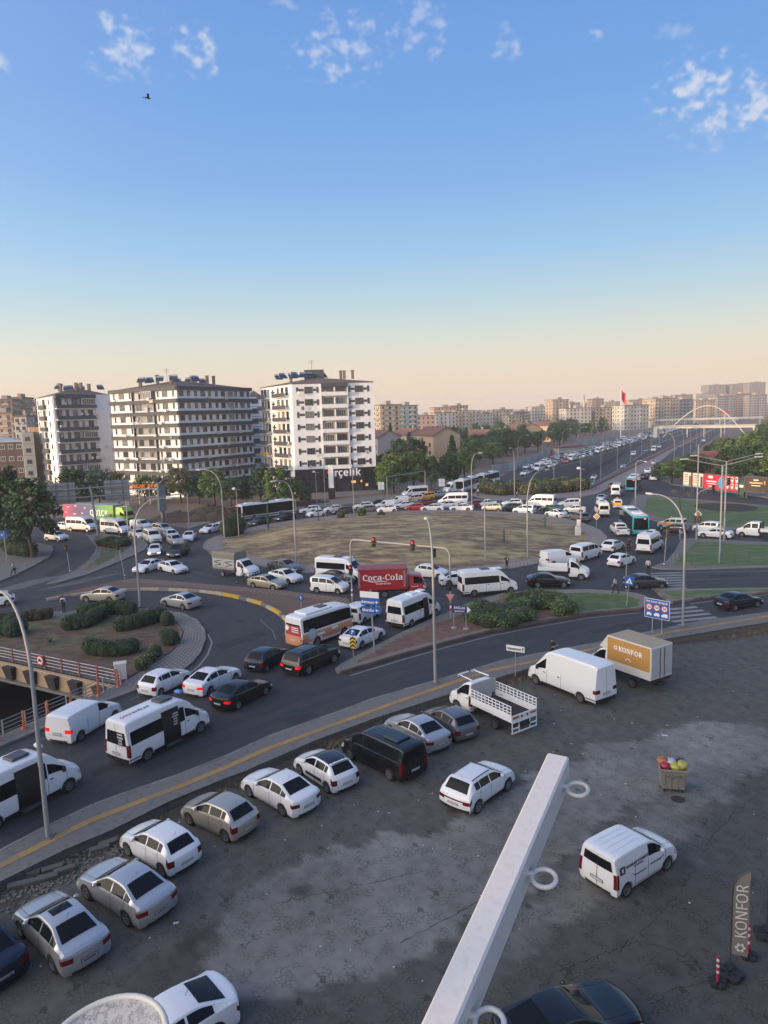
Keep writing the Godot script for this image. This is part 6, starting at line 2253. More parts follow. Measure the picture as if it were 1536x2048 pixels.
		[45.6,-164.5,4.2,2.9,"o","dry shrub in the thicket above the underpass portal","shrub","thicket above the underpass portal"],
		[24.9,-169.6,4.4,3.4,"m","green shrub in the thicket above the underpass portal","shrub","green thicket above the underpass portal"],
		[27.16,-164.5,4.4,3.4,"m","green shrub in the thicket above the underpass portal","shrub","green thicket above the underpass portal"],
		[30.67,-164.5,4.4,3.4,"m","green shrub in the thicket above the underpass portal","shrub","green thicket above the underpass portal"],
		[35.3,-164.3,4.4,3.4,"m","green shrub in the thicket above the underpass portal","shrub","green thicket above the underpass portal"],
		[38.8,-164.3,4.4,3.4,"m","green shrub in the thicket above the underpass portal","shrub","green thicket above the underpass portal"],
		[42,-166.8,4.4,3.4,"m","green shrub in the thicket above the underpass portal","shrub","green thicket above the underpass portal"],
		[45.6,-168,4.4,3.4,"m","green shrub in the thicket above the underpass portal","shrub","green thicket above the underpass portal"],
		[46.9,-166.4,4.4,3.4,"m","green shrub in the thicket above the underpass portal","shrub","green thicket above the underpass portal"],
		[-54.7,-103.4,3,2.2,"d","dark shrub under the big tree at left","shrub","shrubs under the big tree"],
		[-53.1,-102.4,3,2.2,"d","dark shrub under the big tree at left","shrub","shrubs under the big tree"],
		[-51.6,-101.4,3,2.2,"d","dark shrub under the big tree at left","shrub","shrubs under the big tree"],
		[-57.3,-107,3,2.2,"d","dark shrub under the big tree at left","shrub","shrubs under the big tree"],
		[-56.1,-107.6,3,2.2,"d","dark shrub under the big tree at left","shrub","shrubs under the big tree"]]:
		bush(W(r[0],r[1]),r[2],r[3],leafs[r[4]],r[5],r[6] if r.size()>6 else "shrub",r[7] if r.size()>7 else "")
	var yu:=Shape.new()
	for i in 46:
		var a:=i*2.4
		var t:=rng.randf_range(.25,1.3)
		var d:=V(cos(a)*cos(t),sin(t),sin(a)*cos(t))
		var l:=rng.randf_range(.7,1.15)
		var side:=d.cross(Vector3.UP).normalized()*.05
		yu.tri(V(0,.1,0)- side,V(0,.1,0)+side,d*l+V(0,.1,0))
	var yk:=leaf_mat("yucca_leaf",Color(.162,.215,.133))
	yk.vertex_color_use_as_albedo=false
	tag(put("yucca",yu.done(),yk,null,v3(W(-29.08,-59.2),.15)),"spiky grey green yucca alone in the dry grass of the garden island","plant")
	var bt:=thing("bare_sapling","crooked almost leafless sapling on the green lawn near the curved lamp","tree",v3(W(52.2,-123.7),.15))
	var tb:=Shape.new()
	tb.tube([Vector3.ZERO,V(-.1,1.5,0),V(-.5,2.8,0),V(-.7,3.9,0)],[.12,.1,.07,.03],6)
	tb.tube([V(-.3,2.3,0),V(.6,3.5,.2),V(1.6,3.6,.3)],[.07,.05,.02],5)
	tb.tube([V(-.6,3.2,0),V(-1.6,3.9,-.2)],[.05,.02],5)
	tb.tube([V(.6,3.5,.2),V(1.2,2.7,.2)],[.04,.015],5)
	put("branches",tb.done(50),bark,bt)
	put("crown",foliage(77,[[V(1.3,3.3,.2),V(.8,.5,.5)],[V(-1.2,3.8,0),V(.7,.3,.5)]],40,.12),leafs.o,bt)
	var tf:=Shape.new()
	var wl:=pv([-16.21,-26.84,-12.93,-30.26,-8.7,-34.69,-4.36,-38.7,-.96,-41.5,3.74,-44.8,7.96,-47.9,10.16,-49.1,15.99,-51.7,22.32,-54.6,27.8,-56.6,32.23,-58.2])
	for i in 1500:
		var t:=rng.randf()
		var c:=along(wl,t)+W(rng.randfn()*.25+.2,rng.randfn()*.25+.25)
		if noise_w.get_noise_2d(c.x*3.,c.y*3.)<.02:
			continue
		for q in 5:
			var d:=V(rng.randfn()*.12,rng.randf_range(.1,.38),rng.randfn()*.12)
			var s:=V(d.z,0,-d.x).normalized()*.014
			tf.tri(v3(c,-.31)- s,v3(c,-.31)+s,v3(c,-.31)+d)
	var wm:=mat("dry_weed",lin(.19,.15,.075),.9)
	wm.cull_mode=BaseMaterial3D.CULL_DISABLED
	put("dry_grass",tf.done(),wm).set_meta("kind","stuff")
var noise_w:=noise(120,.06)
var house_spots:=[W(.52,-262),W(11.52,-300),W(20.92,-272),W(45.7,-340),W(79,-400),W(102.6,-440),W(65.8,-390)]
func steel()->StandardMaterial3D:
	return surf_mat("galvanised",noise(131,.2),[lin(.21,.215,.22),lin(.30,.305,.31)],1.5,.5,128)
func lamp(b:Vector2,head:Vector2,h:float,label:String,straight:=8.,group:="curved street lamps of the junction")->void:
	var o:=thing("street_lamp",label,"street lamp",v3(b,.1),.0,group)
	var e:=v3(head - b,h)
	var p:=[Vector3.ZERO,V(0,straight*.5,0),V(0,straight,0)]
	var c0:=V(0,straight,0)
	var c1:=V(0,h+.35,0)+V(e.x,0,e.z)*.12
	var rad:=[.115,.10,.085]
	for i in range(1,9):
		var t:=i/8.0
		p.append(c0.lerp(c1,t).lerp(c1.lerp(e,t),t))
		rad.append(lerpf(.08,.05,t))
	put("pole",tube_mesh(p,rad,10),steel(),o)
	put("base_plate",box_mesh(V(.5,.08,.5),.02),mat("base_steel",lin(.12,.12,.12),.6),o,V(0,.05,0))
	var dir:=V(e.x,0,e.z).normalized()
	var s:=SphereMesh.new()
	s.radius=.5
	s.height=1.0
	s.radial_segments=14
	s.rings=8
	var bs:=Basis(dir,Vector3.UP,dir.cross(Vector3.UP))
	var hd:=put("lamp_head",s,mat("lamp_head",lin(.50,.51,.50),.4),o,e+dir*.3,bs*Basis.from_scale(V(.95,.22,.36)))
func pole(called:String,label:String,cat:String,b:Vector2,h:float,r:=.06,group:="",lean:=Vector2.ZERO)->Node3D:
	var o:=thing(called,label,cat,v3(b,.08),.0,group)
	put("pole",tube_mesh([Vector3.ZERO,V(lean.x,h,lean.y)],[r,r*.85],8),steel(),o)
	return o
func board(o:Node3D,called:String,c:Vector3,w:float,h:float,turn:float,m:Material,t:=.04)->MeshInstance3D:
	return put(called,box_mesh(V(w,h,t),.008),m,o,c,Basis(Vector3.UP,turn))
func signal_head(o:Node3D,at:Vector3,turn:float,lit:int)->void:
	var black:=mat("signal_black",lin(.012,.012,.013),.5)
	var hd:=put("signal_head",box_mesh(V(.36,1.02,.22),.03),black,o,at,Basis(Vector3.UP,turn))
	var lens:=Shape.new()
	lens.lathe([W(.001,.02),W(.115,.0)],14,Vector3.ZERO,Basis(Vector3.RIGHT,PI*.5))
	var lm:=lens.done()
	var visor:=Shape.new()
	for i in 9:
		var a0:=PI*.02+PI*.96*i/9.0
		var a1:=PI*.02+PI*.96*(i+1)/9.0
		visor.face(V(cos(a0)*.14,sin(a0)*.14,0),V(cos(a1)*.14,sin(a1)*.14,0),V(cos(a1)*.14,sin(a1)*.14,.2),V(cos(a0)*.14,sin(a0)*.14,.2),V(cos(a0),sin(a0),0))
	var vm:=visor.done()
	for i in 3:
		var y:=.33 - .33*i
		var m:Material=[mat("lens_red",lin(.08,.01,.01),.3),mat("lens_amber",lin(.08,.045,.01),.3),mat("lens_green",lin(.01,.06,.035),.3)][i]
		if i==0 and lit==1:
			m=glow("red_signal_light",Color(1.,.10,.10),1.6)
		put("lens",lm,m,hd,V(0,y,.125))
		put("visor",vm,black,hd,V(0,y,.11))
func furniture()->void:
	var st:=steel()
	var white:=mat("sign_white",lin(.68,.69,.68),.5)
	var blue:=mat("sign_blue",lin(.012,.085,.33),.45)
	var black:=mat("sign_black",lin(.015,.015,.015),.5)
	var red:=mat("sign_red",lin(.45,.02,.03),.45)
	for r in [[-15.74,-30.1,-18.34,-32.7,11,"curved lamp post on the near pavement at the left edge",8],
		[3.2,-47.3,3.1,-51.3,11,"tall lamp post in the middle of the near pavement",8.2],
		[25.12,-58.5,23.66,-62.2,11,"curved lamp post on the near pavement beside the blue speed board",7.9],
		[-25.23,-70.8,-21.88,-71.5,11,"curved lamp post on the slip road island hedge",8],
		[-11.32,-88.4,-13.19,-87.3,11,"curved lamp post on the near rim of the round island",8.6],
		[-25.46,-111.3,-28.92,-112.4,11,"curved lamp post by the shrubs at the left of the round island",8],
		[18.18,-89.2,21.08,-91.8,11,"curved lamp post on the right part of the round island",7.6],
		[16.94,-135.4,18.45,-135.5,11,"curved lamp post on the far rim of the round island",8],
		[28.61,-154.1,27.16,-150.5,11,"curved lamp post by the bushes above the underpass",8],
		[23.45,-200,24.1,-203.9,9,"curved lamp post before the dark trees behind the coaches",7],
		[46.4,-129.8,46.9,-126.8,9,"plain lamp post beside the far lawn tip",8.5]]:
		lamp(W(r[0],r[1]),W(r[2],r[3]),r[4],r[5],r[6])
	for i in 22:
		var s:=16.0+i*30.0
		var b:=hw(s,-10.5)
		var y:=-5.6*(1.0 - smoothstep(30.,262.,s))
		if i==0:
			y=-5.0
		var o:=thing("twin_street_lamp","two armed grey lamp post on the central strip of the highway","street lamp",v3(b,y),.0,"two armed lamp posts along the highway")
		var m:=Shape.new()
		m.tube([Vector3.ZERO,V(0,8.6,0)],[.13,.09],8)
		for sg in [-1.,1.]:
			var p:=[]
			for j in 7:
				var t:=j/6.0
				p.append(V(0,8.3,0).lerp(V(0,11.,0),t).lerp(V(0,11.,0).lerp(V(R.x,0,R.y)*sg*3.0+V(0,11.,0),t),t))
			m.tube(p,.06,6)
			m.box(V(R.x,0,R.y)*sg*3.4+V(0,11.,0),V(.8,.14,.3),Basis(Vector3.UP,atan2(-R.y,R.x)))
		put("pole",m.done(40),st,o)
	for i in 17:
		for sd in [-37.5,12.5]:
			var s:=78.0+i*34.0
			var lat:float=sd -(s*.02 if sd<0 else s*.012)
			var b:=hw(s,lat)
			var hd:=hw(s,lat+(3.2 if sd<0 else -3.2))
			lamp(b,hd,10.5,"grey curved lamp beside the %s service road of the highway"%("left" if sd<0 else "right"),7.6,"curved lamps along the %s service road"%("left" if sd<0 else "right"))
	pole("bare_pole","lamp post without a lamp standing on the round island's dry grass","pole",W(12.51,-87.3),7.9,.09)
	var ga:=W(-3.51,-70.6)
	var gb:=W(5.79,-62.8)
	var g:=thing("signal_gantry","grey signal gantry across the lanes with two red lights above the red lorry","traffic signal")
	var gd:=(gb - ga).normalized()
	put("frame",tube_mesh([v3(ga,0),v3(ga,5.9),v3(ga+gd*.25,6.35),v3(ga+gd*.6,6.45),v3(gb - gd*.6,6.65),v3(gb - gd*.25,6.55),v3(gb,6.1),v3(gb,0)],.085,9),st,g)
	var tcam:=atan2(-.1,1.)
	for q in [[.27,1],[.665,1]]:
		var c:=ga.lerp(gb,q[0])
		signal_head(g,v3(c,6.35+.25*q[0])+V(-.12,.05,.16),-.35,q[1])
	signal_head(g,v3(ga,3.3)+V(-.05,0,.2),-.5,1)
	signal_head(g,v3(gb,3.3)+V(-.1,0,.2),-1.2,0)
	var yield_:=Shape.new()
	for s in [1.,-1.]:
		yield_.face(V(-.38,.33,.02*s),V(.38,.33,.02*s),V(0,-.33,.02*s),V(0,-.33,.02*s),V(0,0,s))
	var yo:=put("yield_sign",yield_.done(),mat("yield_pink",lin(.52,.22,.20),.5),g,v3(gb,2.15)+V(-.05,0,.15),Basis(Vector3.UP,-.2))
	for q in 3:
		put("painted_ring",tube_mesh([Vector3.ZERO,V(0,.25,0)],.095,9),[red,white,red][q],g,v3(gb,.9+q*.25))
		put("painted_ring",tube_mesh([Vector3.ZERO,V(0,.25,0)],.095,9),[white,red,white][q],g,v3(ga,.6+q*.25))
	for r in [[-39.8,-87.9,3.9,-.3,"signal post at the tip of the left island",-.25],
		[-31.62,-84.3,4.6,.3,"signal post beside the zebra crossing left of the tall lamp",-.5],
		[24.54,-70.9,5.2,.6,"signal post on the lawn kerb beside the dark grey saloon",0],
		[32.45,-81.1,4.6,.8,"signal post at the right pavement tip behind the white minibus",.25],
		[5.65,-80.9,3.2,.4,"small signal post seen behind the red lorry cab",0]]:
		var o:=pole("signal_post",r[4],"traffic signal",W(r[0],r[1]),r[2],.06,"",W(r[5],0))
		signal_head(o,V(r[5],r[2]- .5,.15),r[3],0)
		for q in 3:
			put("painted_ring",tube_mesh([Vector3.ZERO,V(0,.16,0)],.075,8),[black,white,black][q],o,V(0,.25+q*.16,0))
	var sb:=W(-1.1,-54)
	var so:=pole("direction_sign","three stacked direction boards, one white and two blue, on the red triangle island","sign",sb,5.2,.07,"",W(-.15,0))
	var tw:=-.42
	var dx:=Basis(Vector3.UP,tw)
	var sp:=V(-.25,0,.1)
	board(so,"board",sp+V(0,4.82,0),1.62,.5,tw,white)
	board(so,"board",sp+V(.06,4.25,0),1.6,.56,tw,blue)
	board(so,"board",sp+V(.1,3.6,0),1.6,.56,tw,blue)
	for q in [["↑","Ş.Merkezi",4.82,black,.24],["","Batman",4.25,white,.3],["","Mardin",3.6,white,.3]]:
		letters(so,q[1],q[4],q[3],sp+V(.08 if q[0]!="" else -.12,q[2],0)+dx*V(0,0,.03),dx.x,Vector3.UP)
		var ar:=Shape.new()
		if q[0]!="":
			ar.box(V(-.62,-.03,0),V(.06,.22,.01))
			ar.face(V(-.72,.06,.005),V(-.52,.06,.005),V(-.62,.19,.005),V(-.62,.19,.005),Vector3.BACK)
		else:
			ar.box(V(.62,0,0),V(.16,.06,.01))
			ar.face(V(.56,.12,.005),V(.56,-.12,.005),V(.43,0,.005),V(.43,0,.005),Vector3.BACK)
		put("arrow",ar.done(),q[3],so,sp+V(.06,q[2],0)+dx*V(0,0,.028),dx)
	var kb:=W(-2.73,-53.2)
	var ko:=pole("keep_right_sign","small blue arrow disc above a yellow and black chevron board at the island's tip","sign",kb,2.3,.035)
	var disc:=Shape.new()
	disc.lathe([W(.001,.02),W(.29,.02),W(.29,-.02),W(.001,-.02)],20,Vector3.ZERO,Basis(Vector3.RIGHT,PI*.5))
	put("disc",disc.done(),blue,ko,V(-.02,2.1,.05),Basis(Vector3.UP,-.3))
	var ka:=Shape.new()
	ka.box(V(0,-.02,0),V(.07,.26,.01))
	ka.face(V(-.13,.06,.005),V(.13,.06,.005),V(0,.2,.005),V(0,.2,.005),Vector3.BACK)
	put("arrow",ka.done(),white,ko,V(-.02,2.1,.05)+Basis(Vector3.UP,-.3)*V(0,0,.03),Basis(Vector3.UP,-.3)*Basis(V(0,0,1),-.35))
	var yb:=mat("chevron_yellow",lin(.68,.40,.02),.5)
	board(ko,"chevron_board",V(0,1.25,.05),.5,.9,-.3,yb)
	for i in 3:
		var cv:=Shape.new()
		for s in [-1.,1.]:
			cv.face(V(0,.17,0),V(s*.25,-.03,0),V(s*.25,-.18,0),V(0,.02,0),Vector3.BACK)
		put("chevron",cv.done(),black,ko,V(0,.98+i*.3,.05)+Basis(Vector3.UP,-.3)*V(0,0,.025),Basis(Vector3.UP,-.3))
	var b0:=W(5.75,-59.9)
	var b1:=W(6.81,-59.5)
	var bo:=thing("district_sign","dark blue district board with a white arrow end on two thin legs","sign",v3((b0+b1)*.5,.15),atan2(-(b1 - b0).y,(b1 - b0).x))
	for s in [-.55,.55]:
		put("leg",tube_mesh([V(s,0,0),V(s,2.,0)],.035,7),st,bo)
		put("foot",tube_mesh([V(s,0,0),V(s,.1,0)],.26,12),mat("foot_concrete",lin(.3,.28,.26),.9),bo)
	board(bo,"board",V(0,1.75,.05),1.3,.62,0,mat("sign_navy",lin(.012,.02,.14),.4))
	var tip:=Shape.new()
	tip.face(V(.65,2.06,.05),V(1.,1.75,.05),V(.65,1.44,.05),V(.65,1.75,.05),Vector3.BACK)
	tip.face(V(.65,2.06,.03),V(1.,1.75,.03),V(.65,1.44,.03),V(.65,1.75,.03),Vector3.FORWARD)
	put("arrow_end",tip.done(),white,bo)
	letters(bo,"BAĞLAR",.26,white,V(0,1.87,.075),Vector3.RIGHT,Vector3.UP)
	letters(bo,"BELEDİYESİ",.16,white,V(0,1.58,.075),Vector3.RIGHT,Vector3.UP)
	var hb:=W(8.97,-48.4)
	var ho:=pole("street_name_sign","white Hipodrom direction board on a thin post beside the pavement","sign",hb,2.2,.035)
	var ht:=-.55
	board(ho,"board",V(0,2.,.05),1.35,.42,ht,white)
	board(ho,"board_back",V(0,2.,.03),1.41,.48,ht,mat("sign_edge",lin(.06,.06,.06),.5))
	letters(ho,"Hipodrom",.22,black,V(-.08,2.,.05)+Basis(Vector3.UP,ht)*V(0,0,.025),Basis(Vector3.UP,ht).x,Vector3.UP)
	var ha:=Shape.new()
	ha.box(V(.55,-.03,0),V(.05,.18,.01))
	ha.face(V(.47,.04,.005),V(.63,.04,.005),V(.55,.15,.005),V(.55,.15,.005),Vector3.BACK)
	put("arrow",ha.done(),black,ho,V(0,2.,.05)+Basis(Vector3.UP,ht)*V(0,0,.025),Basis(Vector3.UP,ht))
	var z0:=W(21.95,-57)
	var z1:=W(22.5,-56.4)
	var zd:=(z1 - z0).normalized()
	var zo:=thing("speed_limit_sign","big blue speed zone board with three round fifty signs on two posts","sign",v3((z0+z1)*.5,.13),atan2(-zd.y,zd.x))
	var zl:=z0.distance_to(z1)
	for s in [-.5,.5]:
		put("post",tube_mesh([V(s*zl,0,0),V(s*zl,2.9,0)],.04,8),st,zo)
	var zw:=2.15
	var zy:=2.1
	board(zo,"board",V(0,zy,.07),zw,1.62,0,white)
	board(zo,"blue_field",V(0,zy,.079),zw - .07,1.55,0,blue)
	letters(zo,"Hız Sınırı Bölgesi",.235,white,V(0,zy+.58,.105),Vector3.RIGHT,Vector3.UP)
	for i in 3:
		var x:=-.66+.66*i
		var dr:=Shape.new()
		dr.lathe([W(.001,.012),W(.29,.012),W(.29,0)],24,Vector3.ZERO,Basis(Vector3.RIGHT,PI*.5))
		put("red_ring",dr.done(),red,zo,V(x,zy+.1,.1))
		var dw:=Shape.new()
		dw.lathe([W(.001,.012),W(.215,.012),W(.215,0)],24,Vector3.ZERO,Basis(Vector3.RIGHT,PI*.5))
		put("white_disc",dw.done(),white,zo,V(x,zy+.1,.106))
		letters(zo,"50",.27,black,V(x,zy+.1,.12),Vector3.RIGHT,Vector3.UP)
		var pc:=Shape.new()
		pc.box(V(0,0,0),V(.44+.04*i,.12+.03*i,.012))
		pc.box(V(-.02+.04*i,.1+.02*i,0),V(.26+.07*i,.1,.012))
		for s in [-.13,.13]:
			pc.lathe([W(.001,.006),W(.05,.006)],10,V(s,-.08,0),Basis(Vector3.RIGHT,PI*.5))
		put("vehicle_symbol",pc.done(),white,zo,V(x,zy - .5,.108))
	var ro:=pole("round_blue_sign","small blue arrow disc behind the orange midibus on the red soil island","sign",W(-7.92,-63.9),2.4,.035)
	put("disc",disc.done(),blue,ro,V(0,2.2,.05))
	put("arrow",ka.done(),white,ro,V(0,2.2,.08))
	var po:=pole("crossing_sign","tilted square blue pedestrian crossing sign at the lawn edge","sign",W(22.55,-65),2.9,.04,"",W(.25,0))
	put("board",box_mesh(V(.85,.85,.04),.01),blue,po,V(.22,2.55,.05),Basis(Vector3.UP,-.5)*Basis(V(0,0,1),-.12))
	var tri:=Shape.new()
	tri.face(V(-.3,-.25,0),V(.3,-.25,0),V(0,.3,0),V(0,.3,0),Vector3.BACK)
	put("white_triangle",tri.done(),white,po,V(.22,2.55,.05)+Basis(Vector3.UP,-.5)*V(0,0,.025),Basis(Vector3.UP,-.5)*Basis(V(0,0,1),-.12))
	var wk:=Shape.new()
	wk.box(V(0,.02,0),V(.07,.16,.01))
	wk.box(V(.05,-.14,0),V(.05,.18,.01),Basis(V(0,0,1),.4))
	wk.box(V(-.05,-.14,0),V(.05,.18,.01),Basis(V(0,0,1),-.4))
	put("walker_symbol",wk.done(),black,po,V(.22,2.55,.05)+Basis(Vector3.UP,-.5)*V(0,-.02,.032),Basis(Vector3.UP,-.5))
	var amber:=mat("diamond_amber",lin(.62,.33,.02),.5)
	for q in [[W(33.32,-110.2),"yellow priority diamond sign on the paved edge near the white minibus",1.9],[W(43.9,-98.2),"yellow priority diamond sign on the signal mast above the white saloon",3.6]]:
		var o:=pole("priority_sign",q[1],"sign",q[0],q[2]+.3,.035)
		put("diamond",box_mesh(V(.78,.78,.03),.01),white,o,V(0,q[2],.05),Basis(V(0,0,1),PI*.25))
		put("diamond_centre",box_mesh(V(.52,.52,.03),.01),amber,o,V(0,q[2],.062),Basis(V(0,0,1),PI*.25))
	for q in [[W(39.5,-82.3),11.6,"tall double armed mast on the green lawn nearest the wire fence",-4.,4.],[W(46.7,-96.2),11.,"second double armed mast behind the first one beside the white saloon",-4.,4.2]]:
		var o:=pole("double_arm_mast",q[2],"street lamp",q[0],q[1],.12)
		for a in [q[3],q[4]]:
			put("arm",tube_mesh([V(0,q[1],0),V(a,q[1]+.85,-.3)],[.06,.04],7),st,o)
			put("lamp_head",box_mesh(V(.9,.12,.3),.03),mats["lamp_head"],o,V(a+signf(a)*.35,q[1]+.9,-.3))
	var mo:=pole("signal_mast","slender signal mast with a side arm and black signal heads before the billboards","traffic signal",W(43.6,-97.9),13.4,.1)
	put("arm",tube_mesh([V(0,6.3,0),V(.4,6.8,0),V(4.4,8.4,0)],.06,7),st,mo)
	signal_head(mo,V(2.1,7.2,.15),.3,0)
	signal_head(mo,V(4.2,8.1,.15),.3,0)
	signal_head(mo,V(-.35,2.9,.1),.8,0)
	signal_head(mo,V(.35,2.9,.1),-.6,0)
	for q in [[W(-41.5,-113.7),W(-34.17,-123),6.4,"grey portal frame over the left carriageway before the excavation"],[W(.79,-148.8),W(9.65,-162.3),5.9,"pale grey portal frame over the service road before the trees"]]:
		var o:=thing("height_portal",q[3],"gantry")
		put("frame",tube_mesh([v3(q[0],0),v3(q[0],q[2]),v3(q[1],q[2]),v3(q[1],0)],.1,7),st,o)
	for q in [[W(-.48,-157.2),3.9,"white square board on a post before the right edge of the shop"],[W(13.28,-160.3),3.9,"white square board on a post beside the green striped van"]]:
		var o:=pole("square_sign",q[2],"sign",q[0],q[1],.06)
		board(o,"board",V(0,q[1]- .7,.08),1.35,1.7,0,white)
		board(o,"rib",V(0,q[1]- .7,.11),1.36,.05,0,mats["base_steel"])
		board(o,"rib",V(0,q[1]- .7,.112),.05,1.7,0,mats["base_steel"])
	for q in [[W(-14.3,-150.9),7.4,"camera pole with pale box lamps in front of the shop forecourt"],[W(-12.05,-145.4),10.6,"thin lamp pole rising in front of the black shop sign"],[W(-5.77,-135),9.2,"thin plain pole in front of the shop window"],[W(31.2,-111.6),9.6,"camera pole with a crossbar at the right edge of the round island"],[W(-23.36,-112.3),8.,"thin dark pole beside the shrubs at the left edge of the round island"]]:
		var o:=pole("utility_pole",q[2],"pole",q[0],q[1],.07)
		put("crossbar",box_mesh(V(1.3,.08,.08)),st,o,V(0,q[1]- .3,0))
		put("camera",box_mesh(V(.45,.3,.6),.04),white,o,V(-.35,q[1]- .1,.1))
	var to:=thing("shop_totem","tall white advertising totem on a black foot in front of the shop","sign",v3(W(-11.93,-163.2),0))
	put("foot",box_mesh(V(1.5,2.6,.6)),mat("shop_black",lin(.012,.012,.014),.4),to,V(0,1.3,0))
	put("panel",box_mesh(V(1.15,5.3,.5),.05),white,to,V(0,5.2,0))
	var tt:=thing("advertising_panel","upright two sided grey advertising panel on a post by the excavation","sign",v3(W(-40.3,-128.3),0),.9)
	put("post",box_mesh(V(.5,3.4,.5)),mat("panel_grey",lin(.10,.12,.13),.6),tt,V(0,1.7,0))
	put("panel",box_mesh(V(1.5,5.2,.6),.05),mat("panel_teal",lin(.15,.19,.2),.5),tt,V(0,5.4,0))
	put("top_light",box_mesh(V(1.2,.1,2.2)),st,tt,V(0,8.2,.9),Basis(Vector3.RIGHT,-.5))
	var gp:=W(-48.6,-119)
	var gs:=thing("sign_truss","post with a truss carrying two large direction boards seen from behind","sign",v3(gp,0),.25)
	put("pole",tube_mesh([V(0,0,0),V(-.6,8.6,0)],[.22,.16],9),st,gs)
	for y in [6.6,8.1]:
		put("truss_rail",tube_mesh([V(-7.,y,0),V(6.,y+.3,0)],.08,6),st,gs)
	var back:=mat("sign_back",lin(.20,.23,.26),.5,.3)
	for x in [-5.,3.6]:
		put("board",box_mesh(V(4.,3.6,.12)),back,gs,V(x,7.5,-.2))
		for i in 4:
			put("rib",box_mesh(V(4.,.1,.1)),mats["base_steel"],gs,V(x,6.2+i*.85,-.08))
		for i in 2:
			put("rib",box_mesh(V(.12,3.6,.1)),mats["base_steel"],gs,V(x - .9+1.8*i,7.5,-.03))
	var lp:=W(-56.1,-164.1)
	var lo:=thing("lettering_sign","orange letters of a toy shop on a white frame under the trees","sign",v3(lp,0),.08)
	for x in [-3.2,-.6,1.8,4.]:
		put("post",tube_mesh([V(x,0,0),V(x,3.5,0)],.07,6),white,lo)
	put("beam",box_mesh(V(9.5,.2,.3)),white,lo,V(.4,3.6,0))
	letters(lo,"OYUNCAK  BEBEK",1.1,glow("orange_sign_light",Color(.95,.45,.06),.45),V(.3,4.3,.2),Vector3.RIGHT,Vector3.UP)
	var bq:=[W(66.4,-156.3),W(71.3,-141.5),W(77.9,-131.6)]
	var r0:Vector2=bq[0]
	var rd:Vector2=(bq[1]- bq[0]).normalized()
	var rt:=atan2(-rd.y,rd.x)
	var ll:=r0.distance_to(bq[1])
	var at:=.0
	var frame:=mat("billboard_frame",lin(.07,.075,.08),.6)
	for q in [[.0,.165,"white","small white poster board with orange edge, leftmost of the roadside billboards"],[.18,.395,"white","second white poster board with orange edge beside the long red billboard"],[.40,1.,"red","long red billboard with white lettering, emblem and six small white crests"]]:
		var u0:float=ll*q[0]
		var u1:float=ll*q[1]
		var w:=u1 - u0
		var o:=thing("billboard",q[3],"billboard",v3(r0+rd*(u0+u1)*.5,.1),rt)
		for s in [-.45,.45]:
			put("post",box_mesh(V(.2,4.,.2)),frame,o,V(w*s,2.,-.2))
		put("frame",box_mesh(V(w,3.2,.15)),frame,o,V(0,2.75,0))
		if q[2]=="white":
			put("poster",box_mesh(V(w - .3,2.9,.04)),mat("poster_white",lin(.62,.58,.52),.5),o,V(0,2.75,.1))
			put("poster_edge",box_mesh(V(w*.07,2.9,.02)),mat("poster_orange",lin(.55,.2,.05),.5),o,V(-w*.43,2.75,.13))
			put("poster_picture",box_mesh(V(w*.2,2.2,.02)),mat("poster_dark",lin(.12,.05,.03),.5),o,V(w*.33,2.5,.13))
			put("poster_edge",box_mesh(V(w - .3,.3,.02)),mat("poster_blue",lin(.15,.4,.5),.5),o,V(0,1.5,.128))
			for i in 4:
				put("text_line",box_mesh(V(w*(.42 - .06*(i%2)),.17,.02)),black if i<2 else mat("poster_brown",lin(.3,.12,.05),.5),o,V(-w*.1,3.7 - i*.48,.132))
		else:
			put("poster",box_mesh(V(w - .3,2.9,.04)),mat("poster_red",lin(.48,.018,.04),.5),o,V(0,2.75,.1))
			var sh:=Shape.new()
			for p in [[.0,1.,.7],[.0,.3,.66]]:
				sh.box(V(0,p[1]- .8,0),V(p[2],.75,.02))
			sh.face(V(-.33,-.87,.01),V(.33,-.87,.01),V(.12,-1.2,.01),V(-.12,-1.2,.01),Vector3.BACK)
			for i in 6:
				put("crest",sh.done(),white,o,V(w*(.20+.125*(i%3)),3.75 - 1.35*int(i/3),.13),Basis.from_scale(V(.9,.62,1)))
				put("crest_centre",box_mesh(V(.4,.4,.02)),mat("poster_dark_red",lin(.2,.02,.03),.5),o,V(w*(.20+.125*(i%3)),3.75 - 1.35*int(i/3),.15))
			put("emblem",tube_mesh([Vector3.ZERO,V(0,0,.02)],1.1,14),mat("poster_cyan",lin(.05,.28,.55),.4),o,V(w*.02,2.7,.125),Basis.from_scale(V(.8,1.1,1)))
			for i in 3:
				put("text_line",box_mesh(V(w*(.30 - .05*i),.24 if i==0 else .14,.02)),white,o,V(-w*.27,2.8 - i*.5,.13))
			put("picture",box_mesh(V(w*.13,.55,.02)),white,o,V(-w*.3,3.7,.13))
	var bro:=mat("poster_chocolate",lin(.035,.022,.02),.5)
	r0=bq[1]
	rd=(bq[2]- bq[1]).normalized()
	rt=atan2(-rd.y,rd.x)
	for i in 3:
		var o:=thing("billboard",["dark brown billboard with gold lettering just right of the green post","second dark brown billboard, cut by the right edge of the photo","third dark brown billboard farther along the road"][i],"billboard",v3(r0+rd*(3.8+i*5.6),.1),rt)
		for s in [-2.3,2.3]:
			put("post",box_mesh(V(.2,4.2,.2)),frame,o,V(s,2.1,-.2))
		put("frame",box_mesh(V(5.3,3.1,.15)),frame,o,V(0,2.95,0))
		put("poster",box_mesh(V(5.,2.8,.04)),bro,o,V(0,2.95,.1))
		var gold:=mat("poster_gold",lin(.5,.33,.12),.4)
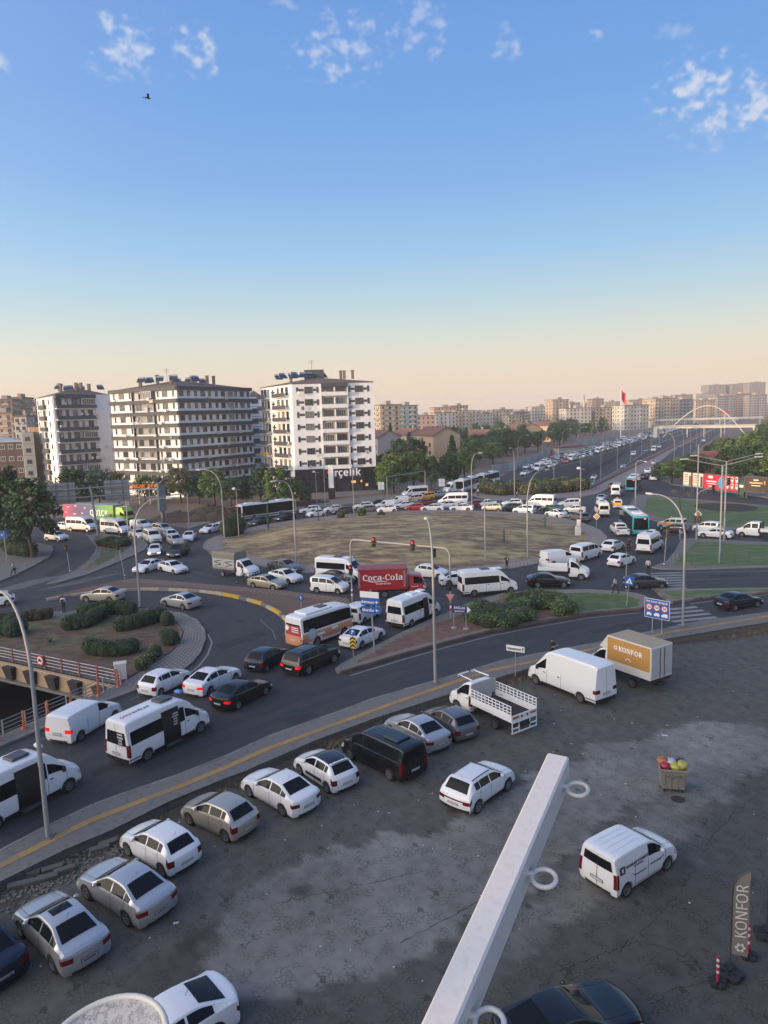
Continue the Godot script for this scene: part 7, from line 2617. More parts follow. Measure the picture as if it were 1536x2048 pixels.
		for k in 3:
			put("text_line",box_mesh(V([1.,2.6,1.8][k],[.2,.34,.14][k],.02)),gold if k==1 else white,o,V(-.3,3.8 - k*.55,.13))
		letters(o,"1",1.,gold,V(1.4,3.3,.13),Vector3.RIGHT,Vector3.UP)
	var gpost:=thing("recycling_box","tall dark green box between the red and the brown billboards","box",v3(bq[1]+W(.8,0),.1),rt)
	put("body",box_mesh(V(1.1,3.6,1.),.05),mat("box_green",lin(.012,.05,.035),.5),gpost,V(0,1.8,0))
	put("label",box_mesh(V(.8,.5,.04)),white,gpost,V(0,2.4,.52))
	var eo:=pole("blue_direction_board","blue direction board cut by the left edge beside the big tree","sign",W(-52.3,-96.5),4.6,.06)
	board(eo,"board",V(-1.2,4.,.08),3.2,1.15,.2,blue)
	letters(eo,"OTOGAR E",.42,white,V(-1.2,4.,.12),V(cos(.2),0,-sin(.2)),Vector3.UP)
	railings()
	var cb:=thing("utility_cabinet","white utility cabinet at the end of the pink railing","cabinet",v3(W(-19.63,-50),.14),.35)
	put("body",box_mesh(V(.82,1.15,.6),.03),mat("cabinet_white",lin(.52,.52,.49),.6),cb,V(0,.62,0))
	put("lid",box_mesh(V(.92,.08,.7),.02),mats["cabinet_white"],cb,V(0,1.24,0))
	put("plinth",box_mesh(V(.86,.1,.64)),mats["foot_concrete"],cb,V(0,.05,0))
	var c2:=thing("meter_cabinet","two stacked white meter boxes on the dry grass of the round island","cabinet",v3(W(28.72,-104),.2),-.2)
	put("body",box_mesh(V(.85,1.3,.6),.03),mats["cabinet_white"],c2,V(0,.65,0))
	put("upper_box",box_mesh(V(.55,1.,.4),.03),mats["cabinet_white"],c2,V(.1,1.85,0))
	dumpster()
	flags()
	small_things()
	people()
	bridge()
func railings()->void:
	var pinkm:=mat("rail_pink",lin(.26,.085,.075),.6)
	var pale:=mat("rail_pale",lin(.36,.34,.34),.5)
	var p0:=W(-19.52,-49)
	var ld:=(W(-31.4,-55.4)- p0).normalized()
	var o:=thing("bridge_railing","pink railing with pale bars along the bridge edge of the garden island","railing",v3(p0,.12),atan2(-ld.y,ld.x))
	for i in 13:
		put("post",box_mesh(V(.14,1.15,.14),.015),pinkm,o,V(.1+i*1.95,.57,0))
	for y in [.3,.55,.8,1.05]:
		put("bar",tube_mesh([V(0,y,0),V(23.5,y,0)],.035,6),pale,o)
	var disc:=Shape.new()
	disc.lathe([W(.001,.02),W(.42,.02),W(.42,-.02),W(.001,-.02)],22,Vector3.ZERO,Basis(Vector3.RIGHT,PI*.5))
	var u:=W(-26.74,-52.8)
	var so:=thing("truck_ban_sign","round red edged no lorries sign hung on the pink railing","sign",v3(u,.85)- V(A.x,0,A.y)*.12,atan2(-ld.y,ld.x)+PI)
	put("disc",disc.done(),mat("sign_red",lin(.45,.02,.03),.45),so)
	var d2:=Shape.new()
	d2.lathe([W(.001,.026),W(.31,.026)],22,Vector3.ZERO,Basis(Vector3.RIGHT,PI*.5))
	put("white_field",d2.done(),mats["sign_white"],so)
	var tk:=Shape.new()
	tk.box(V(-.05,.03,.03),V(.26,.18,.01))
	tk.box(V(.14,-.01,.03),V(.1,.12,.01))
	for s in [-.1,.12]:
		tk.lathe([W(.001,.034),W(.05,.034)],10,V(s,-.09,0),Basis(Vector3.RIGHT,PI*.5))
	put("lorry_symbol",tk.done(),mats["sign_black"],so)
	var r0:=p0+W(.25,.1)
	var q:=thing("underpass_railing","grey barred railing with orange flexible posts above the dark underpass","railing",v3(r0,.12),atan2(A.y,-A.x))
	for i in 22:
		put("post",box_mesh(V(.07,1.05,.07)),pale,q,V(i*1.5,.52,0))
	for y in [.25,.5,.75,1.]:
		put("bar",tube_mesh([V(0,y,0),V(33.,y,0)],.028,6),mat("bar_grey",lin(.2,.21,.22),.5),q)
	var org:=mat("post_orange",lin(.55,.12,.035),.55)
	var rp:=Shape.new()
	rp.lathe([W(.16,0),W(.14,.06),W(.075,.1),W(.065,.32),W(.085,.34),W(.085,.42),W(.062,.44),W(.055,.68),W(.075,.7),W(.075,.78),W(.05,.8),W(.045,1.),W(.001,1.02)],12)
	var pm:=rp.done(40)
	for i in 8:
		var c:=r0 - A*(.4+i*1.72+(.5 if i>1 else .0))+ld*-.22
		var po:=tag(put("flexible_post",pm,org,null,v3(c,.13),Basis.from_scale(V(1.1,1.18,1.1))),"%s orange flexible post along the underpass railing, counted from the white cabinet"%["first","second","third","fourth","fifth","sixth","seventh","eighth"][i],"post","orange posts along the underpass railing")
	var far:=thing("highway_railing","long pale railing above the right wall of the sunken highway","railing")
	for y in [.55,1.]:
		var pts:=[]
		for i in 30:
			pts.append(v3(hw(4.0+i*14.,.15),y+.25))
		put("bar",tube_mesh(pts,.06,5),pale,far)
	var ps:=Shape.new()
	for i in 140:
		ps.box(v3(hw(4.0+i*2.9,.15),.7),V(.1,1.1,.1))
	var fp:=put("posts",ps.done(),pinkm,far)
	fp.set_meta("kind","stuff")
	var cen:=thing("central_barrier","grey steel crash barrier on the central strip of the highway","barrier")
	var cp:=[]
	for i in 40:
		var s:=8.0+i*20.0
		cp.append(v3(hw(s,-10.2),-5.6*(1.0 - smoothstep(30.,262.,s))+.7))
	put("rail",tube_mesh(cp,.16,5),mat("barrier_grey",lin(.26,.26,.25),.6),cen)
	var ho:=thing("site_hoarding","long pale metal hoarding behind the queueing cars","fence")
	var hl:=pv([33.59,-217,43.3,-229.2,61.2,-275.9,81.5,-325.9,101.6,-365,121.4,-396.2,146.1,-441.5])
	var hm:=[mat("hoarding_a",lin(.30,.33,.35),.6),mat("hoarding_b",lin(.25,.28,.30),.6),mat("hoarding_c",lin(.34,.36,.37),.6)]
	for i in hl.size()- 1:
		var d:=hl[i+1]- hl[i]
		var n:=maxi(1,int(d.length()/5.))
		var bm:=box_mesh(V(d.length()/n - .04,2.7,.1))
		for j in n:
			var c:=hl[i]+d*((j+.5)/n)
			put("panel",bm,hm[(i+j)%3],ho,v3(c,1.35),Basis(Vector3.UP,atan2(-d.y,d.x)))
	var wf:=thing("wire_fence","low green wire fence along the near edge of the right lawn","fence")
	var w0:=W(35.9,-81.7)
	var w1:=W(54.1,-80.9)
	for i in 12:
		put("post",tube_mesh([v3(w0.lerp(w1,i/11.),.1),v3(w0.lerp(w1,i/11.),1.55)],.03,6),mat("fence_green",lin(.05,.09,.06),.6),wf)
	for y in [.4,.8,1.2,1.5]:
		put("wire",tube_mesh([v3(w0,y),v3(w1,y)],.008,4),mats["fence_green"],wf)
	var gr:=thing("guard_rail","short dark pedestrian rail at the pavement corner of the right lawn","railing")
	var g0:=W(34.42,-83.3)
	var g1:=W(37.8,-89)
	for i in 3:
		put("post",tube_mesh([v3(g0.lerp(g1,i*.5),.1),v3(g0.lerp(g1,i*.5),1.15)],.04,6),mats["bar_grey"],gr)
	for y in [.6,1.1]:
		put("bar",tube_mesh([v3(g0,y),v3(g1,y)],.035,6),mats["bar_grey"],gr)
func dumpster()->void:
	var o:=thing("dumpster","rusty grey wheeled dumpster overflowing with rubbish bags in the car park","dumpster",v3(W(14.01,-33.39),-.32),-.22)
	var zinc:=surf_mat("zinc",noise(141,.06,FastNoiseLite.TYPE_SIMPLEX,5,.7),[lin(.10,.095,.08),lin(.24,.23,.2),lin(.15,.135,.11)],1.2,.6,256)
	var h:=Shape.new()
	var t:=[V(-.62,1.18,.52),V(.62,1.18,.52),V(.62,1.18,-.52),V(-.62,1.18,-.52)]
	var b:=[V(-.54,.2,.42),V(.54,.2,.42),V(.54,.2,-.42),V(-.54,.2,-.42)]
	for i in 4:
		var j:=(i+1)%4
		h.face(t[i],t[j],b[j],b[i],t[i]+t[j])
		h.face(t[i]*.96+V(0,.047,0),t[j]*.96+V(0,.047,0),b[j]*.96,b[i]*.96,-(t[i]+t[j])*V(1,0,1))
	h.face(b[0],b[1],b[2],b[3],Vector3.UP)
	put("body",h.done(),zinc,o)
	for s in [[V(0,1.2,.54),V(1.36,.1,.08)],[V(0,1.2,-.54),V(1.36,.1,.08)],[V(.64,1.2,0),V(.08,.1,1.1)],[V(-.64,1.2,0),V(.08,.1,1.1)]]:
		put("rim",box_mesh(s[1],.015),zinc,o,s[0])
	put("handle_bar",box_mesh(V(.6,.07,.1)),mats["base_steel"],o,V(0,.92,.56))
	for i in 4:
		put("rib",box_mesh(V(.06,.8,.04)),zinc,o,V(-.45+.3*i,.62,.5),Basis(Vector3.RIGHT,.1))
	for x in [-.42,.42]:
		for z in [-.32,.32]:
			put("wheel",tube_mesh([V(-.03,.1,0),V(.03,.1,0)],.1,10),mat("tyre",lin(.012,.012,.013),.85),o,V(x,0,z))
	var i:=0
	for q in [[-.35,.1,.24,lin(.30,.02,.06),"red"],[.12,.2,.27,lin(.33,.34,.06),"yellow green"],[.42,.1,.3,lin(.38,.34,.09),"yellow"],[-.05,-.2,.34,lin(.45,.45,.46),"white"],[.4,-.25,.3,lin(.03,.03,.035),"black"],[-.42,-.22,.3,lin(.3,.12,.05),"brown"]]:
		var s:=Shape.new()
		var r:float=q[2]
		var n:=noise(150+i,.9)
		var prof:=[]
		for a in 8:
			var an:=-PI*.5+PI*a/7.0
			prof.append(W(maxf(.001,cos(an)*r),sin(an)*r*.8))
		s.lathe(prof,12)
		for k in s.p.size():
			s.p[k]*=1.0+.5*n.get_noise_3dv(s.p[k]*6.)
		var base:Vector3=o.transform*V(q[0],1.22+.05*(i%3),q[1])
		tag(put("rubbish_bag",s.done(70),mat("bag_%d"%i,q[3],.3),null,base),"%s plastic rubbish bag heaped on top of the dumpster"%q[4],"rubbish bag","rubbish bags in the dumpster")
		i+=1
func flags()->void:
	var cloth:=mat("flag_cloth",lin(.21,.185,.16),.85)
	cloth.cull_mode=BaseMaterial3D.CULL_DISABLED
	var rubber:=mat("rubber_base",lin(.02,.02,.022),.8)
	var rm:=mat("post_red",lin(.40,.015,.045),.5)
	var wm:Material=mats["sign_white"]
	for q in [[W(11.12,-21.51),-.25,"tall feather flag lettered KONFOR on a black rubber foot near the right edge"],[W(13.28,-23.22),-.25,"second feather flag at the right edge, mostly outside the photo"]]:
		var o:=thing("feather_flag",q[2],"flag",v3(q[0],-.32),q[1])
		for k in 5:
			var c:=V(cos(TAU*k/5.),0,sin(TAU*k/5.))*.26
			put("foot_lobe",tube_mesh([c,c+V(0,.14,0)],.2,12),rubber,o)
		var spine:=[]
		for k in 12:
			var t:=k/11.0
			spine.append(V(.0+.5*pow(maxf(.0,t - .78)/.22,2.),.1+3.9*t - .12*pow(maxf(.0,t - .8)/.2,2.),0))
		put("pole",tube_mesh(spine,.022,7),mat("flag_pole",lin(.04,.04,.04),.4),o)
		var f:=Shape.new()
		for k in range(2,11):
			var a:Vector3=spine[k]
			var b:Vector3=spine[k+1]
			var w0:=.62 if k>2 else .58
			var e0:=V(.52,a.y - .05,.03*sin(k*1.3))
			var e1:=V(.52,b.y - .05,.03*sin((k+1)*1.3))
			if k>=9:
				e1.y=minf(e1.y,3.72)
				e0.y=minf(e0.y,3.68)
			f.face(a,e0,e1,b,Vector3.BACK)
		put("cloth",f.done(60),cloth,o)
		letters(o,"KONFOR",.5,mat("flag_print",lin(.6,.58,.55),.8),V(.28,2.4,.06),Vector3.UP,Vector3.LEFT,"lettering","Droid Sans",false)
		flower(o,V(.28,1.1,.06),.17,mats["flag_print"],.0)
	for q in [[W(10.54,-21.15),.92,"shorter red and white post on a black foot left of the feather flag"],[W(12.14,-22.29),1.15,"taller red and white post on a black foot right of the feather flag"]]:
		var o:=thing("barrier_post",q[2],"post",v3(q[0],-.32))
		for k in 5:
			var c:=V(cos(TAU*k/5.),0,sin(TAU*k/5.))*.17
			put("foot_lobe",tube_mesh([c,c+V(0,.12,0)],.13,10),rubber,o)
		var y:=.1
		for k in 7:
			var l:float=q[1]*[.34,.1,.14,.1,.12,.1,.1][k]
			put("ring",tube_mesh([V(0,y,0),V(0,y+l,0)],.045,10),rm if k%2==0 else wm,o)
			y+=l
func flower(o:Node3D,at:Vector3,r:float,m:Material,turn:float)->void:
	var h:=Shape.new()
	for k in 6:
		var a:=TAU*k/6.0
		var c:=V(cos(a),sin(a),0)*r*.68
		h.box(c,V(r*.52,r*.5,.012),Basis(V(0,0,1),a))
	put("flower_mark",h.done(),m,o,at,Basis(Vector3.UP,turn))
func small_things()->void:
	var blk:=mat("loose_block",lin(.095,.092,.085),.9)
	var bm:=box_mesh(V(.85,.22,.3),.03)
	var i:=0
	var words:=["longest flat","tilted","half buried","second flat","broken","paired upper","paired lower","outermost"]
	for q in [[W(-15.11,-27.46),.3],[W(-14.76,-28.3),.4],[W(-14.69,-27.69),.35],[W(-14.16,-28.17),.45],[W(-13.24,-29.64),.4],[W(-13,-30.07),.5],[W(-15.58,-28),.2],[W(-15.68,-27.26),.3]]:
		tag(put("kerb_block",bm,blk,null,v3(q[0],-.2),Basis(Vector3.UP,q[1]+.1)*Basis(Vector3.RIGHT,.1*(i%3))),"%s loose concrete kerb block lying at the foot of the bank"%words[i],"block","loose kerb blocks by the bank")
		i+=1
	var h:=Shape.new()
	for k in 420:
		var t:=rng.randf()
		var c:=W(-15.65,-26.49).lerp(W(-12.16,-30.42),t)+W(rng.randfn()*.5,rng.randfn()*.5)
		h.box(v3(c,-.29),V(rng.randf_range(.04,.16),.06,rng.randf_range(.04,.12)),Basis(Vector3.UP,rng.randf()*3.))
	put("rubble",h.done(),mat("rubble_pale",lin(.16,.15,.135),.9)).set_meta("kind","stuff")
	var li:=Shape.new()
	for k in 160:
		var p:=W(rng.randf_range(-14,34),rng.randf_range(-56,-20))
		li.box(v3(p,-.305),V(rng.randf_range(.03,.1),.02,rng.randf_range(.03,.08)),Basis(Vector3.UP,rng.randf()*3.))
	put("litter",li.done(),mat("litter_white",lin(.45,.45,.44),.8)).set_meta("kind","stuff")
	tag(put("plastic_scrap",box_mesh(V(.34,.03,.16),.01),mats["litter_white"],null,v3(W(15.95,-39.2),-.3),Basis(Vector3.UP,-.3)),"white plastic scrap lying alone on the asphalt beyond the dumpster","litter")
	tag(put("crushed_bottle",tube_mesh([V(-.1,0,0),V(.1,0,0)],.04,8),mats["litter_white"],null,v3(W(-8.43,-24.8),-.28),Basis(Vector3.UP,.2)),"crushed white bottle on the dark asphalt behind the silver saloon","litter")
	var mh:=Shape.new()
	mh.lathe([W(.001,.02),W(.32,.02),W(.34,.0)],20)
	tag(put("manhole_cover",mh.done(),mat("iron",lin(.045,.043,.04),.7,.3),null,v3(W(13.89,-32.37),-.32)),"round iron manhole cover in the asphalt in front of the dumpster","manhole cover")
	var earth:=surf_mat("dug_earth",noise(160,.09,FastNoiseLite.TYPE_SIMPLEX,5,.65),[lin(.030,.022,.017),lin(.07,.05,.038),lin(.05,.036,.028)],5.,.97,256)
	i=0
	for q in [[W(-35.8,-134.9),7.,1.5],[W(-34.48,-141.5),6.,1.9],[W(-30.26,-133.7),5.,2.2],[W(-40.4,-139.3),6.,1.2],[W(-29.74,-140.4),5.,1.6],[W(-19.16,-152.1),4.,1.],[W(-16.38,-156.7),5.,.9]]:
		var s:=Shape.new()
		var n:=noise(170+i,.35)
		var rings:=[]
		for a in 7:
			var row:=[]
			for k in 20:
				var an:=TAU*k/20.0
				var rr:float=q[1]*(1.0 - a/6.)
				var pt:=V(cos(an)*rr,0,sin(an)*rr*.6)
				pt.y=q[2]*(1.0 - pow(1.0 - a/6.,1.6))*(1.0+.6*n.get_noise_2d(pt.x*2.,pt.z*2.))-(.1 if a==0 else .0)
				row.append(pt)
			rings.append(row)
		for a in 6:
			for k in 20:
				s.face(rings[a][k],rings[a][(k+1)%20],rings[a+1][(k+1)%20],rings[a+1][k],Vector3.UP)
		tag(put("earth_heap",s.done(45),earth,null,v3(q[0],0)),"%s heap of dark dug earth beside the excavated yard"%["long low","middle","steep brown","leftmost low","rightmost","small","flat"][i],"earth heap","heaps of earth at the excavation")
		i+=1
	var pv:=thing("red_roofed_pavilion","low pavilion with a dull red roof among the trees behind the billboards","building",v3(W(87.6,-189.4),0),-.3)
	put("wall",box_mesh(V(11,3.4,8)),mat("pavilion_wall",lin(.22,.17,.14),.9),pv,V(0,1.7,0))
	put("roof",hip_roof(PackedVector2Array([W(-6,4.5),W(6,4.5),W(6,-4.5),W(-6,-4.5)]),3.5,3.2,.6),mat("dull_red_roof",lin(.17,.06,.06),.85),pv)
	var ks:=thing("flat_roofed_kiosk","long low kiosk with a reddish roof edge beyond the queueing cars","building",v3(W(79.2,-305.6),0),.5)
	put("wall",box_mesh(V(14,3.,6)),mat("kiosk_wall",lin(.35,.34,.33),.9),ks,V(0,1.5,0))
	put("roof",box_mesh(V(15,.5,7)),mats["dull_red_roof"],ks,V(0,3.2,0))
	var fm:=thing("flag_mast","very tall white mast flying a large red flag above the far trees","flag",v3(W(147.5,-440.1),0))
	put("mast",tube_mesh([Vector3.ZERO,V(0,31.5,0)],[.35,.15],8),mats["sign_white"],fm)
	var fl:=Shape.new()
	var prev:=[]
	for k in 9:
		var t:=k/8.0
		var row:=[V(2.7*t,30.5 - 3.5*t - .6*sin(t*5.),.7*sin(t*7.)),V(2.4*t,24.5 - 3.5*t,.7*sin(t*7.0+.5))]
		if prev.size():
			fl.face(prev[0],row[0],row[1],prev[1],Vector3.BACK)
		prev=row
	var fc:=mat("flag_red",lin(.42,.015,.025),.7)
	fc.cull_mode=BaseMaterial3D.CULL_DISABLED
	put("flag",fl.done(60),fc,fm)
	i=0
	for q in [W(216.4,-820),W(232.5,-820)]:
		var m:=thing("minaret",["slender pale minaret, the left one of the far pair","slender pale minaret, the taller right one of the far pair"][i],"minaret",v3(q,0))
		var mh2:=31.0+6.0*i
		var ms:=Shape.new()
		ms.lathe([W(1.3,0),W(1.2,mh2*.6),W(1.9,mh2*.62),W(1.9,mh2*.65),W(1.,mh2*.66),W(.95,mh2*.82)],12)
		put("shaft",ms.done(30),mat("minaret_stone",lin(.45,.42,.38),.9),m)
		var cp:=Shape.new()
		cp.lathe([W(1.1,mh2*.82),W(.01,mh2)],12)
		put("cone",cp.done(40),mat("minaret_lead",lin(.2,.2,.21),.6),m)
		i+=1
	var bd:=thing("pigeon","dark bird with raised wings gliding in the clear sky at upper left","bird",V(-12.01,35.99,-40.88),.4)
	var bs:=Shape.new()
	var bp:=[]
	var br:=[]
	for k in 9:
		var t:=k/8.0
		bp.append(V(-.16+.34*t,.012*sin(t*6.),0))
		br.append(.004+.045*pow(sin(clampf(t*1.05,0,1)*PI),.7))
	bs.tube(bp,br,8)
	for s in [-1.,1.]:
		bs.quad(V(.08,.02,.02*s),V(.07,.15,.18*s),V(-.04,.13,.19*s),V(-.04,.02,.02*s))
		bs.quad(V(.07,.15,.18*s),V(-.06,.09,.33*s),V(-.10,.07,.30*s),V(-.04,.13,.19*s))
	bs.quad(V(-.12,0,.02),V(-.26,0,.06),V(-.26,0,-.06),V(-.12,0,-.02))
	var bmat:=mat("bird_grey",lin(.03,.03,.034),.8)
	bmat.cull_mode=BaseMaterial3D.CULL_DISABLED
	put("body",bs.done(50),bmat,bd)
func bridge()->void:
	var a:=W(174.7,-442.5)
	var b:=W(212.1,-413)
	var o:=thing("arched_footbridge","pale steel footbridge hung from a slender arch across the far highway","bridge")
	var m:=mat("bridge_cream",lin(.48,.45,.40),.6)
	var arc:=[]
	for i in 25:
		var t:=i/24.0
		var c:=a.lerp(b,t)
		arc.append(v3(c,18.6*sin(PI*t)*(1.0 - .06*sin(PI*t*2.))))
	put("arch",tube_mesh(arc,.34,8),m,o)
	var d:=(b - a).normalized()
	var l:=a.distance_to(b)
	var mid:=(a+b)*.5
	put("deck",box_mesh(V(l*1.2,.9,2.4)),m,o,v3(mid,6.),Basis(Vector3.UP,atan2(-d.y,d.x)))
	put("parapet",box_mesh(V(l*1.2,.9,.15)),mat("bridge_rail",lin(.32,.31,.29),.6),o,v3(mid,6.95),Basis(Vector3.UP,atan2(-d.y,d.x)))
	for i in range(3,22,2):
		var p:Vector3=arc[i]
		put("hanger",tube_mesh([p,V(p.x,6.2,p.z)],.07,5),m,o)
	for e in [a - d*l*.09,b+d*l*.09]:
		put("stair_tower",box_mesh(V(2.5,6.2,3.)),m,o,v3(e,3.1),Basis(Vector3.UP,atan2(-d.y,d.x)))
	for t in [.3,.5,.7]:
		put("pier",tube_mesh([v3(a.lerp(b,t),0),v3(a.lerp(b,t),5.7)],.35,8),m,o)
	var s:=hw(560,0)
	var o2:=thing("plain_footbridge","second straight footbridge crossing the highway in the distance","bridge")
	var p0:=W(236.2,-640)
	var p1:=W(325.6,-610)
	var dd:=(p1 - p0).normalized()
	put("deck",box_mesh(V(p0.distance_to(p1),1.6,2.4)),m,o2,v3((p0+p1)*.5,7.5),Basis(Vector3.UP,atan2(-dd.y,dd.x)))
	for t in [.02,.35,.65,.98]:
		put("pier",tube_mesh([v3(p0.lerp(p1,t),0),v3(p0.lerp(p1,t),7.)],.5,8),m,o2)
	var pan:=thing("gantry_sign","small red board on a tall post above the distant traffic","sign",v3(W(224.5,-466.8),0))
	put("post",tube_mesh([Vector3.ZERO,V(0,14,0)],.3,6),m,pan)
	put("board",box_mesh(V(6.,1.6,.3)),mat("board_red",lin(.42,.05,.06),.6),pan,V(0,14.2,0))
func capsule_d(p:Vector3,a:Vector3,b:Vector3,ra:float,rb:float)->float:
	var ab:=b - a
	var t:=clampf((p - a).dot(ab)/ab.length_squared(),.0,1.)
	return (p - a - ab*t).length()- lerpf(ra,rb,t)
func figure(bones:Array,cell:float)->ArrayMesh:
	var lo:=Vector3.ONE*99
	var hi:=-lo
	for b in bones:
		for q in [b[0],b[1]]:
			lo=lo.min(q - Vector3.ONE*.22)
			hi=hi.max(q+Vector3.ONE*.22)
	var n:=Vector3i(((hi - lo)/cell).ceil())+Vector3i.ONE
	var val:=PackedFloat32Array()
	val.resize(n.x*n.y*n.z)
	val.fill(1.)
	for b in bones:
		var r:float=maxf(b[2],b[3])+.09
		var i0:=Vector3i((((b[0]as Vector3).min(b[1])- Vector3.ONE*r - lo)/cell).floor()).clamp(Vector3i.ZERO,n - Vector3i.ONE)
		var i1:=Vector3i((((b[0]as Vector3).max(b[1])+Vector3.ONE*r - lo)/cell).ceil()).clamp(Vector3i.ZERO,n - Vector3i.ONE)
		for z in range(i0.z,i1.z+1):
			for y in range(i0.y,i1.y+1):
				for x in range(i0.x,i1.x+1):
					var k:=(z*n.y+y)*n.x+x
					var d:=capsule_d(lo+V(x,y,z)*cell,b[0],b[1],b[2],b[3])
					var v:=val[k]
					var h:=maxf(.035 - absf(v - d),.0)/.035
					val[k]=minf(v,d)- h*h*.035*.25
	var ids:={}
	var vp:=PackedVector3Array()
	for z in n.z - 1:
		for y in n.y - 1:
			for x in n.x - 1:
				var k:=(z*n.y+y)*n.x+x
				var neg:=0
				for o in [0,1,n.x,n.x+1,n.x*n.y,n.x*n.y+1,n.x*n.y+n.x,n.x*n.y+n.x+1]:
					if val[k+o]<.0:
						neg+=1
				if neg==0 or neg==8:
					continue
				var s:=Vector3.ZERO
				var c:=0
				for e in [[0,0,0,1,0,0],[0,1,0,1,1,0],[0,0,1,1,0,1],[0,1,1,1,1,1],[0,0,0,0,1,0],[1,0,0,1,1,0],[0,0,1,0,1,1],[1,0,1,1,1,1],[0,0,0,0,0,1],[1,0,0,1,0,1],[0,1,0,0,1,1],[1,1,0,1,1,1]]:
					var va:=val[k+e[0]+e[1]*n.x+e[2]*n.x*n.y]
					var vb:=val[k+e[3]+e[4]*n.x+e[5]*n.x*n.y]
					if (va<.0)!=(vb<.0):
						s+=V(e[0],e[1],e[2]).lerp(V(e[3],e[4],e[5]),va/(va - vb))
						c+=1
				ids[k]=vp.size()
				vp.append(lo+(V(x,y,z)+s/c)*cell)
	var sh:=Shape.new()
	var st:=[1,n.x,n.x*n.y]
	for k in ids:
		for ax in 3:
			var kb:int=k+st[ax]
			if kb>=val.size() or (val[k]<.0)==(val[kb]<.0):
				continue
			var e1:int=st[(ax+1)%3]
			var e2:int=st[(ax+2)%3]
			if ids.has(k - e1) and ids.has(k - e2) and ids.has(k - e1 - e2):
				var a:=vp[ids[k]]
				var b:=vp[ids[k - e1]]
				var c:=vp[ids[k - e1 - e2]]
				var d:=vp[ids[k - e2]]
				var o:=Vector3.ZERO
				o[ax]=1.0 if val[k]<.0 else -1.0
				sh.face(a,b,c,d,o)
	sh.smooth(80)
	sh.col.resize(sh.p.size())
	sh.tinted=true
	for i in sh.p.size():
		var best:=9.0
		var col:=Color.WHITE
		for b in bones:
			var d:=capsule_d(sh.p[i],b[0],b[1],b[2],b[3])
			if d<best:
				best=d
				col=b[4]
		sh.col[i]=col
	return sh.done()
func body_bones(pose:String,shirt:Color,legs:Color,hair:Color)->Array:
	var skin:=Color(.30,.18,.12)
	var shoe:=Color(.02,.02,.02)
	var b:=[]
	var hip:=V(0,.93,0)
	var chest:=V(.02,1.32,0)
	var neck:=V(.02,1.50,0)
	var head:=V(.045,1.62,0)
	if pose=="ride":
		hip=V(-.1,.82,0)
		chest=V(.06,1.2,0)
		neck=V(.1,1.37,0)
		head=V(.15,1.5,0)
	b.append([hip+V(0,.02,-.07),hip+V(0,.02,.07),.125,.125,legs])
	b.append([hip+V(0,.1,0),chest,.14,.15,shirt])
	b.append([chest+V(0,.06,-.1),chest+V(0,.06,.1),.10,.10,shirt])
	b.append([neck - V(0,.05,0),neck+V(.01,.04,0),.055,.052,skin])
	b.append([head+V(.02,-.04,0),head+V(0,.03,0),.078,.09,skin])
	b.append([head+V(-.03,.05,0),head+V(.0,.07,0),.09,.088,hair])
	b.append([head+V(.1,-.01,0),head+V(.105,-.02,0),.018,.018,skin])
	for s in [-1.,1.]:
		var sh:=chest+V(0,.09,.18*s)
		var el:Vector3
		var wr:Vector3
		var kn:Vector3
		var an:Vector3
		match pose:
			"walk":
				el=sh+V(-.1*s,-.27,.05*s)
				wr=el+V(.1+-.08*s,-.22,0)
				kn=hip+V(.2*s,-.42,.09*s)
				an=hip+V(.3*s - .06,-.84,.08*s)
			"ride":
				el=sh+V(.2,-.2,.08*s)
				wr=el+V(.24,.0,.03*s)
				kn=hip+V(.38,-.14,.16*s)
				an=kn+V(-.12,-.42,0)
			"lean":
				el=sh+V(.12,-.24,.07*s)
				wr=el+V(.2,.06,-.05*s)
				kn=hip+V(.03,-.44,.09*s)
				an=hip+V(.0,-.86,.09*s)
			_:
				el=sh+V(-.02,-.28,.07*s)
				wr=el+V(.07,-.24,-.01*s)
				kn=hip+V(.03,-.44,.1*s)
				an=hip+V(.0,-.86,.11*s)
		b.append([sh,el,.062,.05,shirt])
		b.append([el,wr,.045,.034,skin])
		var hd:=(wr - el).normalized()
		b.append([wr,wr+hd*.08,.035,.038,skin])
		for f in 4:
			b.append([wr+hd*.09+V((f - 1.5)*.018,0,0),wr+hd*(.16+.01*(f%2))+V((f - 1.5)*.02,0,-.01*s),.01,.009,skin])
		b.append([wr+hd*.03+V(.03,0,0),wr+hd*.08+V(.06,0,0),.012,.01,skin])
		b.append([hip+V(0,-.02,.08*s),kn,.095,.065,legs])
		b.append([kn,an,.06,.042,legs])
		b.append([an+V(-.03,-.02,0),an+V(.15,-.05,.02*s),.045,.035,shoe])
	return b
